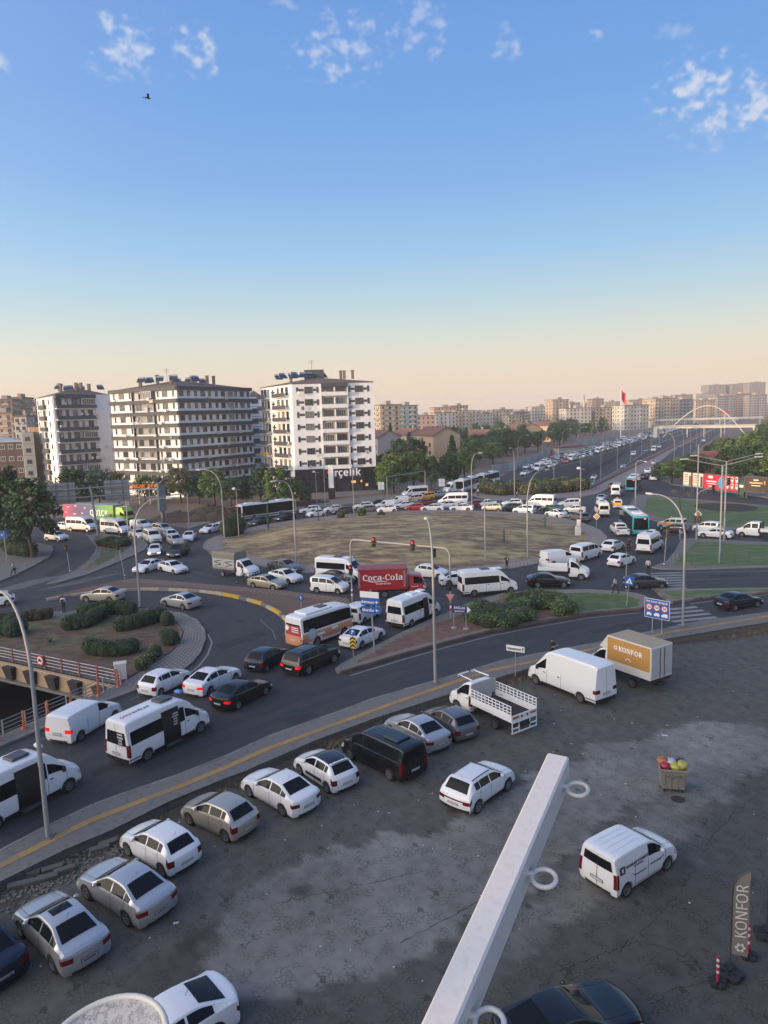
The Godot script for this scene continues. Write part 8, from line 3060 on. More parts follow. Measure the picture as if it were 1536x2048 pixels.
func people()->void:
	var pm:=mat("figure_cloth",Color.WHITE,.8)
	pm.vertex_color_use_as_albedo=true
	var wh:=Color(.55,.56,.57)
	var bk:=Color(.02,.02,.025)
	var nv:=Color(.025,.03,.045)
	var hr:=Color(.015,.012,.01)
	for q in [[W(-32.39,-69.3),"stand",wh,nv,1.6,"person in a white shirt with dark backpack standing at the hedge kerb",.13],[W(-47,-88),"walk",Color(.35,.36,.36),bk,.3,"person in a pale top carrying a bag on the left corner pavement",.13],[W(14.4,-82.8),"stand",bk,nv,-1.3,"person in a dark waistcoat over white shirt on the round island kerb",.14],[W(23.09,-69.9),"walk",Color(.25,.26,.28),bk,2.9,"person in a striped top walking along the lawn kerb",.14],[W(29.74,-78.8),"stand",Color(.52,.45,.42),bk,1.4,"person in a pale shirt seen from behind stepping onto the crossing",.0],[W(32.14,-92),"stand",bk,bk,-1.5,"person in black standing on the road behind the white minibus",.0],[W(12.16,-51),"lean",bk,bk,-.9,"person in a black shirt looking at a phone behind the long van",.13],[W(21.24,-158.8),"stand",wh,bk,-1.2,"person in white beside the bushes near the white coach",.14],[W(28.57,-151),"walk",Color(.3,.28,.2),bk,.2,"person walking past the bushes above the underpass",.14],[W(41.2,-97.5),"stand",Color(.3,.36,.42),Color(.2,.25,.3),2.4,"person in pale blue waiting at the pavement tip beside the dark car",.14]]:
		var o:=thing("person",q[5],"person",v3(q[0],q[6]),q[4])
		put("body",figure(body_bones(q[1],q[2],q[3],hr),.024),pm,o)
		if q[5].contains("backpack"):
			put("backpack",box_mesh(V(.16,.42,.3),.05),mat("pack_dark",lin(.02,.025,.03),.8),o,V(-.2,1.2,0))
		if q[5].contains("bag on"):
			put("bag",box_mesh(V(.3,.35,.12),.04),mat("pack_dark",lin(.02,.025,.03),.8),o,V(.12,.75,-.32))
		if q[5].contains("waistcoat"):
			put("shirt_front",box_mesh(V(.03,.34,.1),.01),mats["sign_white"],o,V(.165,1.28,0))
		if q[5].contains("striped"):
			for k in 3:
				put("stripe",tube_mesh([V(.01,1.12+k*.11,0),V(.01,1.17+k*.11,0)],.165,12),mats["sign_white"],o)
		if q[5].contains("phone"):
			put("phone",box_mesh(V(.08,.01,.16)),mats["sign_black"],o,V(.36,1.26,0))
	var i:=0
	for q in [[W(-16.65,-80.2),-.1,"person riding the motorbike beside the canvas covered lorry, pale top","black motorbike between the beige saloon and the canvas covered lorry",Color(.42,.44,.46)],[W(58,-158.8),1.15,"person in dark clothes riding beside the far turquoise bus","dark motorbike beside the far turquoise bus",bk],[W(-33.4,-101),-1.6,"person riding a scooter hidden between two white saloons at left","pale scooter between two white saloons at left",Color(.3,.32,.35)]]:
		motorbike(q[0],q[1],q[3])
		var o:=thing("person",q[2],"person",v3(q[0],.0),q[1])
		put("body",figure(body_bones("ride",q[4],nv,Color(.02,.02,.022)),.024),pm,o)
func motorbike(at:Vector2,turn:float,label:String)->void:
	var o:=thing("motorbike",label,"motorbike",v3(at,0),turn)
	var tm:=tyre_mesh(.3,.12,16)
	var black:=mat("car_plastic",lin(.018,.018,.02),.55)
	var rm:=rim_mesh(.3,.12,6,mat("alloy",lin(.36,.37,.39),.35,.8),black)
	for x in [-.62,.66]:
		var w:=put("wheel",tm,mat("tyre",lin(.012,.012,.013),.85),o,V(x,.3,0))
		put("rim",rm,null,w)
	var pm:=mat("bike_paint",lin(.015,.016,.02),.25)
	put("tank",tube_mesh([V(-.1,.78,0),V(.12,.86,0),V(.34,.82,0)],[.1,.17,.1],10),pm,o)
	put("seat",tube_mesh([V(-.7,.78,0),V(-.4,.76,0),V(-.08,.76,0)],[.07,.13,.1],8),black,o)
	put("engine",box_mesh(V(.5,.34,.3),.06),mat("engine_grey",lin(.08,.08,.085),.4,.6),o,V(.05,.48,0))
	put("frame",tube_mesh([V(-.62,.3,0),V(-.2,.55,0),V(.4,.85,0),V(.66,.3,0)],.04,7),black,o)
	put("fork",tube_mesh([V(.66,.3,0),V(.42,1.02,0)],.045,7),mats["engine_grey"],o)
	put("handlebar",tube_mesh([V(.32,1.04,-.36),V(.42,1.02,0),V(.32,1.04,.36)],.018,6),black,o)
	put("headlight",tube_mesh([V(.44,.9,0),V(.56,.9,0)],.09,10),mat("headlamp",lin(.55,.58,.6),.12,.3),o)
	put("mudguard",tube_mesh([V(.4,.5,0),V(.62,.64,0),V(.86,.55,0)],.07,6),pm,o)
	put("exhaust",tube_mesh([V(.2,.3,.14),V(-.7,.38,.17)],.05,7),mats["engine_grey"],o)
var veh:={}
func attach(o:Node3D,called:String,size:Vector3,at:Vector3,m:Material,bevel:=.03,basis:=Basis())->MeshInstance3D:
	return put(called,box_mesh(size,bevel),m,o,at,basis)
func chassis(o:Node3D,back:float,length:float,w:=1.)->void:
	attach(o,"chassis",V(length+1.,.16,.8),V(back - length*.5+.4,.62,0),mat("car_plastic",lin(.018,.018,.02),.55),.01)
	for s in [-1.,1.]:
		attach(o,"mudguard",V(.95,.05,.3),V(back - length*.62,.86,s*.82),mats["car_plastic"],.01)
func traffic()->void:
	for r in [
		["sedan",0,"navy",-15.08,-23.14,2.48,"dark navy saloon cut by the left edge, parked beside the silver saloon with sunroof","navy_saloon",-.32,"","","p"],
		["sedan",0,"silver",-12.49,-24.05,2.42,"silver saloon with a dark sunroof, second from left in the parked row","volvo",-.32,"","","p"],
		["sedan",0,"silver",-10.82,-26.2,2.51,"silver saloon with large black rear window parked by the loose kerb blocks","fluence",-.32,"","","p"],
		["hatch",0,"white",-10.36,-29.1,2.48,"white small hatchback between two silver cars in the parked row","",-.32,"","","p"],
		["hatch",0,"champagne",-8.24,-31.41,2.51,"champagne grey hatchback parked between two white cars along the bank","",-.32,"","","p"],
		["sedan",0,"white",-5.69,-33.48,2.38,"white saloon with black rear window beside the two tone hatchback","",-.32,"","","p"],
		["hatch",0,"white",-3.55,-35.5,2.26,"white hatchback with a black roof and black side guards","twotone",-.32,"","","p"],
		["longvan",0,"black",-.51,-36.8,2.31,"black passenger van with roof hatch and chrome strips in the parked row","transporter",-.32,"","van","p"],
		["sedan",0,"silver",1.51,-39.7,2.19,"silver saloon squeezed between the black van and the grey hatchback","",-.32,"","","p"],
		["hatch",0,"grey",3.57,-40.8,2.09,"dark grey hatchback beside the white flatbed lorry","",-.32,"","","p"],
		["cab",0,"white",5.22,-44,2.17,"white flatbed lorry with open rail sides and an empty dark bed","flatbed",-.32,"flatbed_truck","truck"],
		["highvan",0,"white",12.26,-46.3,2.14,"long white high roofed delivery van parked beside the ochre box lorry","ducato",-.32,"","van"],
		["cab",0,"white",15.69,-49.8,2.12,"box lorry with an ochre KONFOR side advert and dusty roof","konfor",-.32,"box_truck","truck"],
		["suv",0,"white",4.29,-33.23,.83,"white crossover car standing alone in the middle of the car park","bayon",-.32],
		["smallvan",0,"white",9.69,-27.03,.61,"white small van with shop lettering standing alone in the car park","kangoo",-.32,"","van"],
		["coupe",0,"white",-7.23,-19.29,-2.42,"white low coupe cut by the bottom edge near the dish","",-.32],
		["coupe",0,"black",5.1,-19.21,.37,"black saloon at the bottom edge right of the white beam","",-.32],
		["minibus",0,"white",-18.49,-32.94,1.06,"white minibus with dark doorway cut by the left edge behind the lamp post","mini_a",0,"","minibus"],
		["minibus",0,"white",-13.43,-39.5,1.01,"white minibus with red and black roof lettering and open black doorway","mini_b",0,"","minibus"],
		["panelvan",0,"white",-18.83,-41.9,1.24,"white windowless panel van beside the underpass railing","expert",0,"","van"],
		["hatch",0,"white",-15.84,-48.3,1.10,"white hatchback leaving the slip road beside the paved island edge"],
		["sedan",0,"white",-12.47,-48.3,1.09,"white saloon with lit brake lights between the white hatchback and black saloon","insignia"],
		["sedan",0,"black",-9.92,-45.7,1.01,"black saloon ahead of the lettered white minibus","passat"],
		["hatch",0,"navy",-9.29,-52.5,1.13,"dark blue hatchback next to the large black sport utility car"],
		["bigsuv",0,"black",-5.83,-51.7,.94,"large black sport utility car behind the orange midibus","blacksuv"],
		["midibus",0,"white",-5.72,-58.3,.85,"orange and white midibus with red rear advert","midibus",0,"midibus","bus"],
		["mpv",0,"white",-2.21,-64.1,1.07,"white people carrier between the orange midibus and the direction boards"],
		["sedan",0,"white",-2.1,-57.2,.97,"old boxy white saloon beside the direction sign post"],
		["minibus",0,"white",2.48,-63.1,.92,"white minibus with its side door open in front of the red lorry","m4",0,"","minibus"],
		["truckcab",0,"truckred",3.26,-72.6,.02,"red drinks lorry with white script lettering on its side","cola",0,"box_truck","truck"],
		["mpv",0,"white",-6.05,-75,-.39,"white people carrier just behind the red drinks lorry"],
		["sedan",1,"beige",-13.33,-77.9,-.52,"beige saloon in the outer lane behind the white people carrier"],
		["sedan",1,"white",-11.64,-80.7,-.70,"white saloon in the middle lane beside the beige saloon"],
		["sedan",1,"grey",-12.44,-86.3,-.62,"grey saloon in the inner lane by the round island"],
		["cab",1,"white",-16.42,-83.3,-.55,"white cabbed lorry with a grey canvas cover and ornamented sides","canvas",0,"covered_truck","truck"],
		["minibus",1,"white",-5.14,-80.9,-.42,"white high roofed minibus beside the island behind the red lorry","m1",0,"","minibus"],
		["sedan",1,"darkgrey",-5.73,-79,-.46,"dark saloon half hidden between the people carrier and the minibus"],
		["hatch",1,"white",5.25,-80.3,-.45,"white hatchback on the far side of the red lorry cab"],
		["sedan",1,"white",8.06,-76.5,.11,"white saloon mostly hidden behind the long white minibus"],
		["minibus",0,"white",10.59,-72.2,.20,"long white minibus with black sill line right of the red lorry","m2",0,"","minibus"],
		["coupe",1,"black",17.41,-74.5,-.07,"black coupe beside the white drop side lorry"],
		["cab",1,"white",21.63,-77.6,-.31,"white drop side lorry with an empty open bed","dropside",0,"dropside_truck","truck"],
		["panelvan",1,"white",21.41,-85.3,.33,"white van with a pale rear window behind the drop side lorry","",0,"","van"],
		["longvan",1,"white",25.37,-88.1,.74,"white passenger van near the right end of the round island","",0,"","van"],
		["hatch",1,"white",30.37,-93,.85,"white hatchback ahead of the white passenger van"],
		["hatch",1,"white",28.42,-83.8,.73,"white hatchback nearest the pavement tip with the signal post"],
		["sedan",1,"darkgrey",27.2,-72.7,.01,"dark grey saloon crossing the zebra stripes"],
		["sedan",0,"navy",32.71,-64.2,.35,"dark saloon driving away on the bypass at the right edge"],
		["minibus",1,"white",34.8,-91.7,.94,"white minibus in front of the turquoise bus at the pavement tip","m3",0,"","minibus"],
		["bus",1,"teal",38.4,-108.2,1.41,"large turquoise and white city bus turning at the right of the junction","bus_t",0,"","bus"],
		["pickup",1,"white",35.2,-105,1.47,"white pickup with its tailgate towards the viewer beside the turquoise bus","pickup",0,"pickup_truck","pickup truck"],
		["mpv",1,"white",44.4,-108.4,2.37,"white and yellow taxi people carrier behind the dark hatchback","taxi_a",0,"taxi_people_carrier","taxi"],
		["hatch",1,"darkgrey",43.4,-104.8,2.42,"dark grey hatchback in front of the yellow sided taxi"],
		["mpv",1,"white",47.9,-104.1,2.27,"white estate car behind the signal mast on the right road"],
		["sedan",1,"white",47.2,-99.9,2.52,"white saloon beside the two tall masts on the right road"],
		["crewcab",1,"white",51.9,-99.8,2.45,"white double cab lorry cut by the right edge","crew",0,"crew_cab_truck","truck"],
		["minibus",1,"white",38.7,-124.9,1.40,"white minibus seen from behind beside the yellow diamond sign","m5",0,"","minibus"],
		["mpv",1,"white",44.4,-133.9,1.31,"yellow and white taxi seen from behind ahead of the turquoise bus","taxi_b",0,"taxi_people_carrier","taxi"],
		["sedan",1,"silver",44.7,-144.3,1.15,"silver saloon ahead of the white minibus seen from behind"],
		["minibus",1,"white",50.6,-152.8,1.15,"white minibus behind the far dark sport utility car","m6",0,"","minibus"],
		["suv",1,"darkgrey",54.1,-165.5,1.01,"dark sport utility car beside the pink path and railing"],
		["bus",1,"teal",58.1,-164.1,1.15,"second turquoise city bus heading away up the right service road","bus_t2",0,"","bus"],
		["suv",1,"white",69.9,-182.2,1.08,"white car nearest the bare lamp on the right service road"],
		["suv",1,"white",75.9,-202.3,1.05,"white car ahead of the far turquoise bus"],
		["sedan",1,"white",80.2,-208,1.05,"white car farther up beside the trees on the right road"],
		["sedan",1,"silver",89.7,-234,1.05,"pale car topmost of the small group on the right road"],
		["sedan",1,"black",69,-186.9,1.08,"black car just ahead of the far turquoise bus"],
		["sedan",2,"silver",66.5,-225,4.22,"silver car coming down the sunken highway nearest the bushes","",-5.2],
		["hatch",2,"white",72.3,-242.4,4.22,"white car just behind the silver car on the sunken highway","",-5],
		["sedan",2,"silver",65.3,-238,4.22,"silver car in the left lane of the sunken highway by the bushes","",-5.4],
		["sedan",2,"white",93.2,-274.4,4.22,"white car in the middle lane of the sunken highway","",-4.2],
		["crewcab",2,"white",112.5,-318.1,4.22,"white pickup in the upper part of the sunken highway","",-2.6,"pickup_truck"],
		["minibus",2,"offwhite",126.2,-329.9,4.22,"cream minibus coming out of the far highway ramp","",-1.6],
		["sedan",2,"silver",124,-334.7,4.22,"silver car beside the cream minibus on the ramp","",-2],
		["sedan",2,"white",136.6,-350.1,4.22,"white car behind the cream minibus on the ramp","",-1.2],
		["sedan",2,"silver",120.3,-295.8,1.08,"silver car driving away on the right carriageway","",-1.6],
		["sedan",2,"black",133.7,-320.1,1.08,"black car driving away on the right carriageway","",-.9],
		["sedan",2,"darkgrey",154.3,-354.2,1.08,"dark car farther away on the right carriageway","",-.2],
		["sedan",2,"white",170.3,-376.4,1.08,"white car farthest away on the right carriageway"],
		["sedan",1,"white",-29.47,-119.3,-1.98,"white saloon leading the queue at the left end of the island","",0,"","","k"],
		["sedan",1,"white",-27.81,-125.7,3.63,"white saloon half hidden by the shrubs at the island edge","",0,"","","k"],
		["mpv",1,"grey",-26.06,-120.2,-2.14,"grey minivan behind the shrubs at the left of the island","",0,"","","k"],
		["sedan",1,"black",-22.39,-126,-2.16,"black saloon in front of the long dark windowed bus","",0,"","","k"],
		["coupe",1,"black",-18.56,-131.1,-2.33,"black low saloon beside the rear of the city bus","",0,"","","k"],
		["bus",1,"white",-22.6,-135.4,-2.47,"long city bus with black windows in the far side queue","bus_w",0,"","bus","k"],
		["suv",1,"white",-14.64,-139.2,3.49,"white crossover behind the first white hatchback after the bus","",0,"","","k"],
		["hatch",1,"white",-13.08,-134.5,-2.60,"white hatchback behind the narrow cypress","",0,"","","k"],
		["hatch",1,"white",-10.16,-140.3,3.46,"white car half hidden behind the dark grey sport utility car","",0,"","","k"],
		["suv",1,"darkgrey",-8.09,-136.6,-2.85,"dark grey sport utility car in front of the shop forecourt","",0,"","","k"],
		["suv",1,"white",-4.14,-142.7,3.35,"white crossover behind the grey hatchback before the shop","",0,"","","k"],
		["hatch",1,"grey",-3.29,-138,-3.00,"grey hatchback beside the low shrub on the island rim","",0,"","","k"],
		["hatch",1,"black",-1.22,-147.6,3.35,"black hatchback in the second lane before the square sign","",0,"","","k"],
		["smallvan",1,"white",.12,-143.2,3.32,"white small passenger van behind the white hatchback","",0,"","van","k"],
		["hatch",1,"white",.55,-137.6,-3.03,"white hatchback in the front row left of the red car","",0,"","","k"],
		["panelvan",1,"white",3.03,-149.9,3.35,"white van left of the yellow taxi in the second row","",0,"","van","k"],
		["sedan",1,"white",3.99,-143.1,3.32,"white saloon just behind the red hatchback","",0,"","","k"],
		["mpv",1,"white",6.34,-152.6,3.42,"white and yellow taxi below the tall white minibus","taxi_c",0,"taxi_people_carrier","taxi","k"],
		["minibus",1,"white",7.11,-162,3.49,"tall white minibus under the pale portal frame","m7",0,"","minibus","k"],
		["mpv",1,"yellow",9.29,-156.5,3.56,"yellow taxi next to the tall white minibus","",0,"taxi_people_carrier","taxi","k"],
		["hatch",1,"red",6.08,-138.7,3.05,"bright red hatchback in the front row of the far queue","",0,"","","k"],
		["sedan",1,"darkred",8.44,-146,3.32,"dark red saloon behind the bright red hatchback","",0,"","","k"],
		["sedan",1,"white",9.54,-137.9,2.96,"first white saloon to the right of the red hatchback","",0,"","","k"],
		["sedan",1,"white",12.54,-141,3.26,"white saloon in the second row before the white minibus","",0,"","","k"],
		["sedan",1,"white",15.06,-136.4,2.91,"second white saloon to the right of the red hatchback","",0,"","","k"],
		["minibus",1,"white",14.26,-144.9,2.99,"white minibus standing side on in the middle of the far queue","",0,"","minibus","k"],
		["hatch",1,"darkred",18.08,-141.2,3.25,"dark red hatchback partly hidden behind a lamp post","",0,"","","k"],
		["sedan",1,"white",20.32,-141.4,3.21,"white saloon behind the beige crossover","",0,"","","k"],
		["suv",1,"champagne",20.73,-134.1,2.71,"beige crossover in the front row of the far queue","",0,"","","k"],
		["suv",1,"white",25.37,-139.4,3.18,"white crossover behind the green car","",0,"","","k"],
		["hatch",1,"green",24.08,-134.4,3.18,"dark green car peeking out behind the white people carrier","",0,"","","k"],
		["mpv",1,"white",25.86,-129.8,2.55,"white people carrier in the front row behind the curved lamp post","",0,"","","k"],
		["minibus",1,"white",30.63,-137.4,2.55,"white minibus right of the curved lamp in the second row","",0,"","minibus","k"],
		["sedan",1,"green",31.07,-130.4,2.33,"dark green saloon in front of the second row minibus","",0,"","","k"],
		["mpv",1,"white",35.7,-136.1,3.00,"white people carrier at the right end of the second row","",0,"","","k"],
		["sedan",1,"white",30.35,-124.1,2.02,"white saloon in the front row just before the grey sport utility car","",0,"","","k"],
		["sedan",1,"white",34.79,-129.1,2.93,"white saloon behind the grey sport utility car","",0,"","","k"],
		["suv",1,"grey",32.94,-118.7,1.90,"grey sport utility car last in the far side front row","",0,"","","k"],
		["sedan",1,"silver",12.2,-159.6,3.74,"silver saloon between the taxi and the green striped van","",0,"","","k"],
		["highvan",1,"white",16.99,-168.8,3.74,"white van with a green stripe in front of the white coach","",0,"","van","k"],
		["bus",1,"white",20.5,-172.8,4.26,"white coach with large windscreen leading the buses on the service road","coach_a",0,"coach","coach","k"],
		["bus",1,"white",27.6,-186.5,4.21,"second dark windowed coach close behind the white coach","coach_b",0,"coach","coach","k"],
		["mpv",1,"white",28.01,-181.1,3.98,"white van like car beside the second coach","",0,"","","k"],
		["hatch",1,"white",23.73,-172.5,3.91,"pale car close beside the leading coach","",0,"","","k"],
		["smallvan",1,"white",-43.2,-125,-.55,"white small van behind the lamp post at the left junction arm","",0,"","van"],
		["sedan",1,"offwhite",-40.6,-115.9,-.89,"cream saloon left of the pale square van"],
		["longvan",1,"offwhite",-36.9,-111.3,-1.03,"pale square passenger van coming towards the viewer","",0,"","van"],
		["mpv",1,"silver",-37.7,-119.5,-.66,"silver minivan behind the white car with lit headlights"],
		["suv",1,"white",-34.42,-113,-1.05,"white crossover with bright lit headlights","polohead"],
		["hatch",1,"silver",-32.32,-108.1,-.96,"silver hatchback behind the black small van"],
		["smallvan",1,"black",-29.18,-98.6,-1.69,"black small van among the white cars at left","",0,"","van"],
		["hatch",1,"white",-32.97,-100.2,-1.34,"white hatchback with headlights lit facing the viewer","i20head"],
		["sedan",1,"white",-30.33,-89.2,-1.91,"white saloon turning left behind the tall lamp post"],
		["sedan",1,"white",-26.85,-87.9,-.73,"white saloon nose to tail with the turning white saloon"],
		["sedan",1,"white",-31.12,-111.7,-1.48,"white saloon alone in the left arm facing the viewer"],
		["minibus",1,"white",-53.9,-125.5,-.43,"first white minibus before the colourful articulated lorry","",0,"","minibus"],
		["minibus",1,"white",-46.2,-120.8,-.55,"second white minibus before the cab of the colourful lorry","",0,"","minibus"],
		["semi",1,"lime",-47.6,-129.6,-.45,"long articulated lorry in magenta, purple and green lettered QUICK","semi",0,"articulated_truck","truck"],
		["sedan",1,"white",-57.7,-127.5,-.36,"white saloon behind the first minibus beside the big tree"],
		["suv",1,"white",-53.9,-115.3,-.48,"white crossover coming out from behind the big tree"],
		["sedan",1,"champagne",-30.35,-74.2,2.91,"champagne saloon behind the hedge on the slip road"],
		["sedan",1,"silver",-21.02,-70.7,2.53,"silver saloon rounding the paved end of the garden island"],
		["hatch",1,"white",-41.5,-73.5,-2.79,"white car cut by the left edge beyond the hedge"]]:
		var id:String=r[7] if r.size()>7 else ""
		var nm:String=r[9] if r.size()>9 and r[9]!="" else{"sedan":"saloon_car","coupe":"coupe_car","hatch":"hatchback_car","suv":"sport_utility_car","bigsuv":"sport_utility_car","mpv":"people_carrier","smallvan":"small_van","panelvan":"panel_van","longvan":"long_van","highvan":"high_roof_van","bus":"city_bus"}.get(r[0],r[0])
		var o:=vehicle(r[0],r[1],r[2],r[3],r[4],r[5],nm,r[6],r[10] if r.size()>10 and r[10]!="" else "car","" if r.size()<12 else "cars parked in a row along the bank" if r[11]=="p" else "queue round the far side of the island",r[8] if r.size()>8 else .0)
		if id!="":
			veh[id]=o
		elif r[1]>0:
			o.scale=V(rng.randf_range(.95,1.06),rng.randf_range(.96,1.05),rng.randf_range(.98,1.02))
	dress()
	queue()
func dress()->void:
	var white:StandardMaterial3D=paint("white")
	var black:StandardMaterial3D=mats["car_plastic"]
	var glass:StandardMaterial3D=mats["car_glass"]
	var tail:StandardMaterial3D=mats["tail_lamp"]
	var ink:=mat("print_black",lin(.012,.012,.014),.5)
	var pr_red:=mat("print_red",lin(.42,.03,.04),.5)
	var pr_white:=mat("print_white",lin(.72,.72,.72),.5)
	var grey:=mat("roof_unit",lin(.05,.055,.06),.4)
	var X:=Vector3.RIGHT
	var U:=Vector3.UP
	for id in ["mini_a","mini_b"]:
		var o:Node3D=veh[id]
		var k:Dictionary=kinds.minibus
		for f in [0]:
			var band:=Shape.new()
			patch(band,k,f,rect(2.15,5.95,-.02,.52),12,3,.010)
			put("window_band",band.done(40),glass,o)
			var door:=Shape.new()
			patch(door,k,f,rect(2.5,3.75,-.9,.72),4,8,.014)
			put("open_doorway",door.done(40),mat("dark_inside",lin(.006,.007,.009),.4),o)  # flat patch, its near-black stands for the shaded interior
			var d2:=Shape.new()
			patch(d2,k,f,rect(2.12,2.46,.02,.6),2,3,.014)
			put("side_window",d2.done(40),glass,o)
		attach(o,"step",V(1.,.05,.35),V(3.1 - 3.15,.36,1.1),mats["roof_unit"],.01)
		attach(o,"roof_hatch",V(.95,.13,.8),V(.2 if id=="mini_b" else .1,2.68,0),grey,.04)
		if id=="mini_b":
			for q in [[-1.3,"BAĞLAR",ink,.30],[-2.3,"ÇARŞI",pr_red,.28],[1.3,"TAKSİ",pr_red,.2]]:
				letters(o,q[1],q[3],q[2],V(q[0],2.632,0),V(0,0,1) if false else Vector3.RIGHT,V(0,0,-1),"roof_lettering")
			attach(o,"blue_roof_lamp",V(.3,.16,.5),V(1.55,2.64,-.1),mat("blue_lamp",lin(.05,.25,.5),.3),.05)
			for i in 5:
				letters(o,["DURAK","SEYRAN","OFİS","GAZİ","MERKEZ"][i],.13,pr_white,V(-3.14,1.95 - i*.17,.45),V(0,0,1),U,"window_lettering")
				letters(o,["DURAK","SEYRAN","OFİS","GAZİ"][mini(i,3)],.12,pr_white,V(.25,2.0 - i*.16,1.),X,U,"door_lettering")
		else:
			attach(o,"roof_sign",V(.18,.2,.5),V(1.3,2.68,0),pr_white,.03,Basis(V(0,0,1),.4))
		var rw:=Shape.new()
		patch(rw,k,4,rect(-.82,.5 if id=="x" else .82,-.02,.56),6,4,.013)
		put("rear_window",rw.done(40),glass,o)
	var fb:Node3D=veh["flatbed"]
	var back:=-1.25
	var bl:=3.55
	chassis(fb,back,bl)
	attach(fb,"bed_floor",V(bl,.1,2.06),V(back - bl*.5,.98,0),mat("bed_floor",lin(.028,.026,.025),.9),.01)
	for s in [-1.,1.]:
		for i in 3:
			attach(fb,"side_board",V(bl,.15,.05),V(back - bl*.5,1.02+i*.165,s*1.05),white,.012)
		for y in [1.55,1.74,1.93]:
			attach(fb,"side_rail",V(bl,.055,.045),V(back - bl*.5,y,s*1.05),white,.01)
		for i in 12:
			attach(fb,"side_stake",V(.06,.52,.04),V(back - .04 - i*(bl - .08)/11.,1.69,s*1.052),white,.01)
	attach(fb,"tail_board",V(.05,.42,2.1),V(back - bl,1.15,0),white,.012)
	for s in [-1.,1.]:
		attach(fb,"tail_mark",V(.02,.13,.5),V(back - bl - .035,1.2,s*.72),mat("orange_mark",lin(.45,.10,.03),.5),.004)
		attach(fb,"flower_print",V(.02,.12,.14),V(back - bl - .035,1.18,s*.22),ink,.004)
	for y in [.92,.55,.28]:
		attach(fb,"rear_bar",V(.05,.09,2.1),V(back - bl - .02,y,0),white,.012)
	for z in [-1.,-.45,.45,1.]:
		attach(fb,"rear_post",V(.05,.66,.06),V(back - bl - .02,.6,z),white,.012)
	attach(fb,"rear_panel",V(.03,.26,.95),V(back - bl+.02,.72,0),black,.01)
	attach(fb,"front_rack",V(.06,.95,2.1),V(back - .02,1.75,0),mat("rack_mesh",lin(.35,.35,.36),.6),.02)
	for s in [-1.,1.]:
		put("roof_bar",tube_mesh([V(-1.,2.32,s*.7),V(.3,2.32,s*.62),V(.45,2.2,s*.6)],.04,6),white,fb)
	put("roof_bar",tube_mesh([V(.3,2.34,-.7),V(.3,2.34,.7)],.045,6),white,fb)
	attach(fb,"beacon",V(.1,.22,.1),V(.25,2.46,.2),black,.03)
	put("spare_wheel",tyre_mesh(.36,.22),mats["tyre"],fb,V(back - .5,.55,.95))
	var kt:Node3D=veh["konfor"]
	bl=3.7
	chassis(kt,back,bl)
	var box_w:=mat("box_white",lin(.56,.55,.52),.5)
	var bx:=back - bl*.5+.05
	attach(kt,"cargo_box",V(bl,2.25,2.2),V(bx,2.12,0),box_w,.03)
	put("roof_sheet",box_mesh(V(bl - .12,.03,2.08),.01),mat("dusty_roof",lin(.33,.28,.20),.8),kt,V(bx,3.255,0))
	var wedge:=Shape.new()
	for s in [-1.,1.]:
		wedge.face(V(back+.05,3.2,s*1.05),V(back+.95,2.2,s*.8),V(back+.05,2.2,s*1.05),V(back+.05,2.2,s*1.05),V(0,0,s))
	wedge.face(V(back+.05,3.2,-1.05),V(back+.05,3.2,1.05),V(back+.95,2.2,.8),V(back+.95,2.2,-.8),V(1,1,0))
	put("wind_deflector",wedge.done(),box_w,kt)
	var og:=mat("print_ochre",lin(.42,.22,.055),.55)
	attach(kt,"advert_panel",V(bl - .18,1.62,.02),V(bx,2.36,-1.112),og,.004)
	letters(kt,"KONFOR",.48,pr_white,V(bx - .18,2.55,-1.128),Vector3.LEFT,U,"advert_lettering")
	letters(kt,"Güven ve Kalite",.13,mat("print_pale_ochre",lin(.5,.36,.2),.6),V(bx - .45,2.22,-1.128),Vector3.LEFT,U,"advert_small_print","Droid Sans",false)
	flower(kt,V(bx+1.05,2.55,-1.126),.17,pr_white,PI)
	var arc:=Shape.new()
	for i in 12:
		var a:=PI*(i+.5)/12.0
		arc.box(V(cos(a)*.2,sin(a)*.2,0),V(.05,.06,.012),Basis(V(0,0,1),a))
	put("arc_mark",arc.done(),pr_white,kt,V(bx,1.82,-1.126))
	for i in 4:
		attach(kt,"side_board",V(bl,.14,.06),V(bx,1.06+i*.16,-1.09),box_w,.012)
	for z in [-.55,.55]:
		attach(kt,"rear_door",V(.04,2.,1.02),V(bx - bl*.5 - .01,2.15,z),mat("box_door",lin(.40,.41,.42),.5),.02)
		put("door_bar",tube_mesh([V(bx - bl*.5 - .06,1.1,z*.4),V(bx - bl*.5 - .06,3.1,z*.4)],.022,6),mats["roof_unit"],kt)
	attach(kt,"rear_lights",V(.06,.14,2.),V(bx - bl*.5+.05,.85,0),black,.02)
	for s in [-1.,1.]:
		attach(kt,"tail_light",V(.05,.12,.3),V(bx - bl*.5 - .0,.85,s*.82),tail,.02)
	var ck:Node3D=veh["cola"]
	back=-.98
	bl=5.1
	chassis(ck,back,bl)
	var cr:=paint("truckred")
	bx=back - bl*.5 - .1
	attach(ck,"cargo_box",V(bl,2.2,2.35),V(bx,2.,0),cr,.03)
	attach(ck,"roof_edge",V(bl+.06,.1,2.41),V(bx,3.08,0),mat("faded_red",lin(.26,.07,.08),.6),.03)
	for x in [bx - bl*.5+.12,bx+bl*.5 - .3]:
		attach(ck,"shutter_rail",V(.2,1.7,.05),V(x,2.05,1.18),mat("rail_alloy",lin(.3,.3,.31),.4,.6),.01)
	for y in [1.35,1.75,2.15,2.55]:
		attach(ck,"shutter_seam",V(bl - .7,.018,.012),V(bx,y,1.178),mat("seam_red",lin(.16,.01,.015),.6),.004)
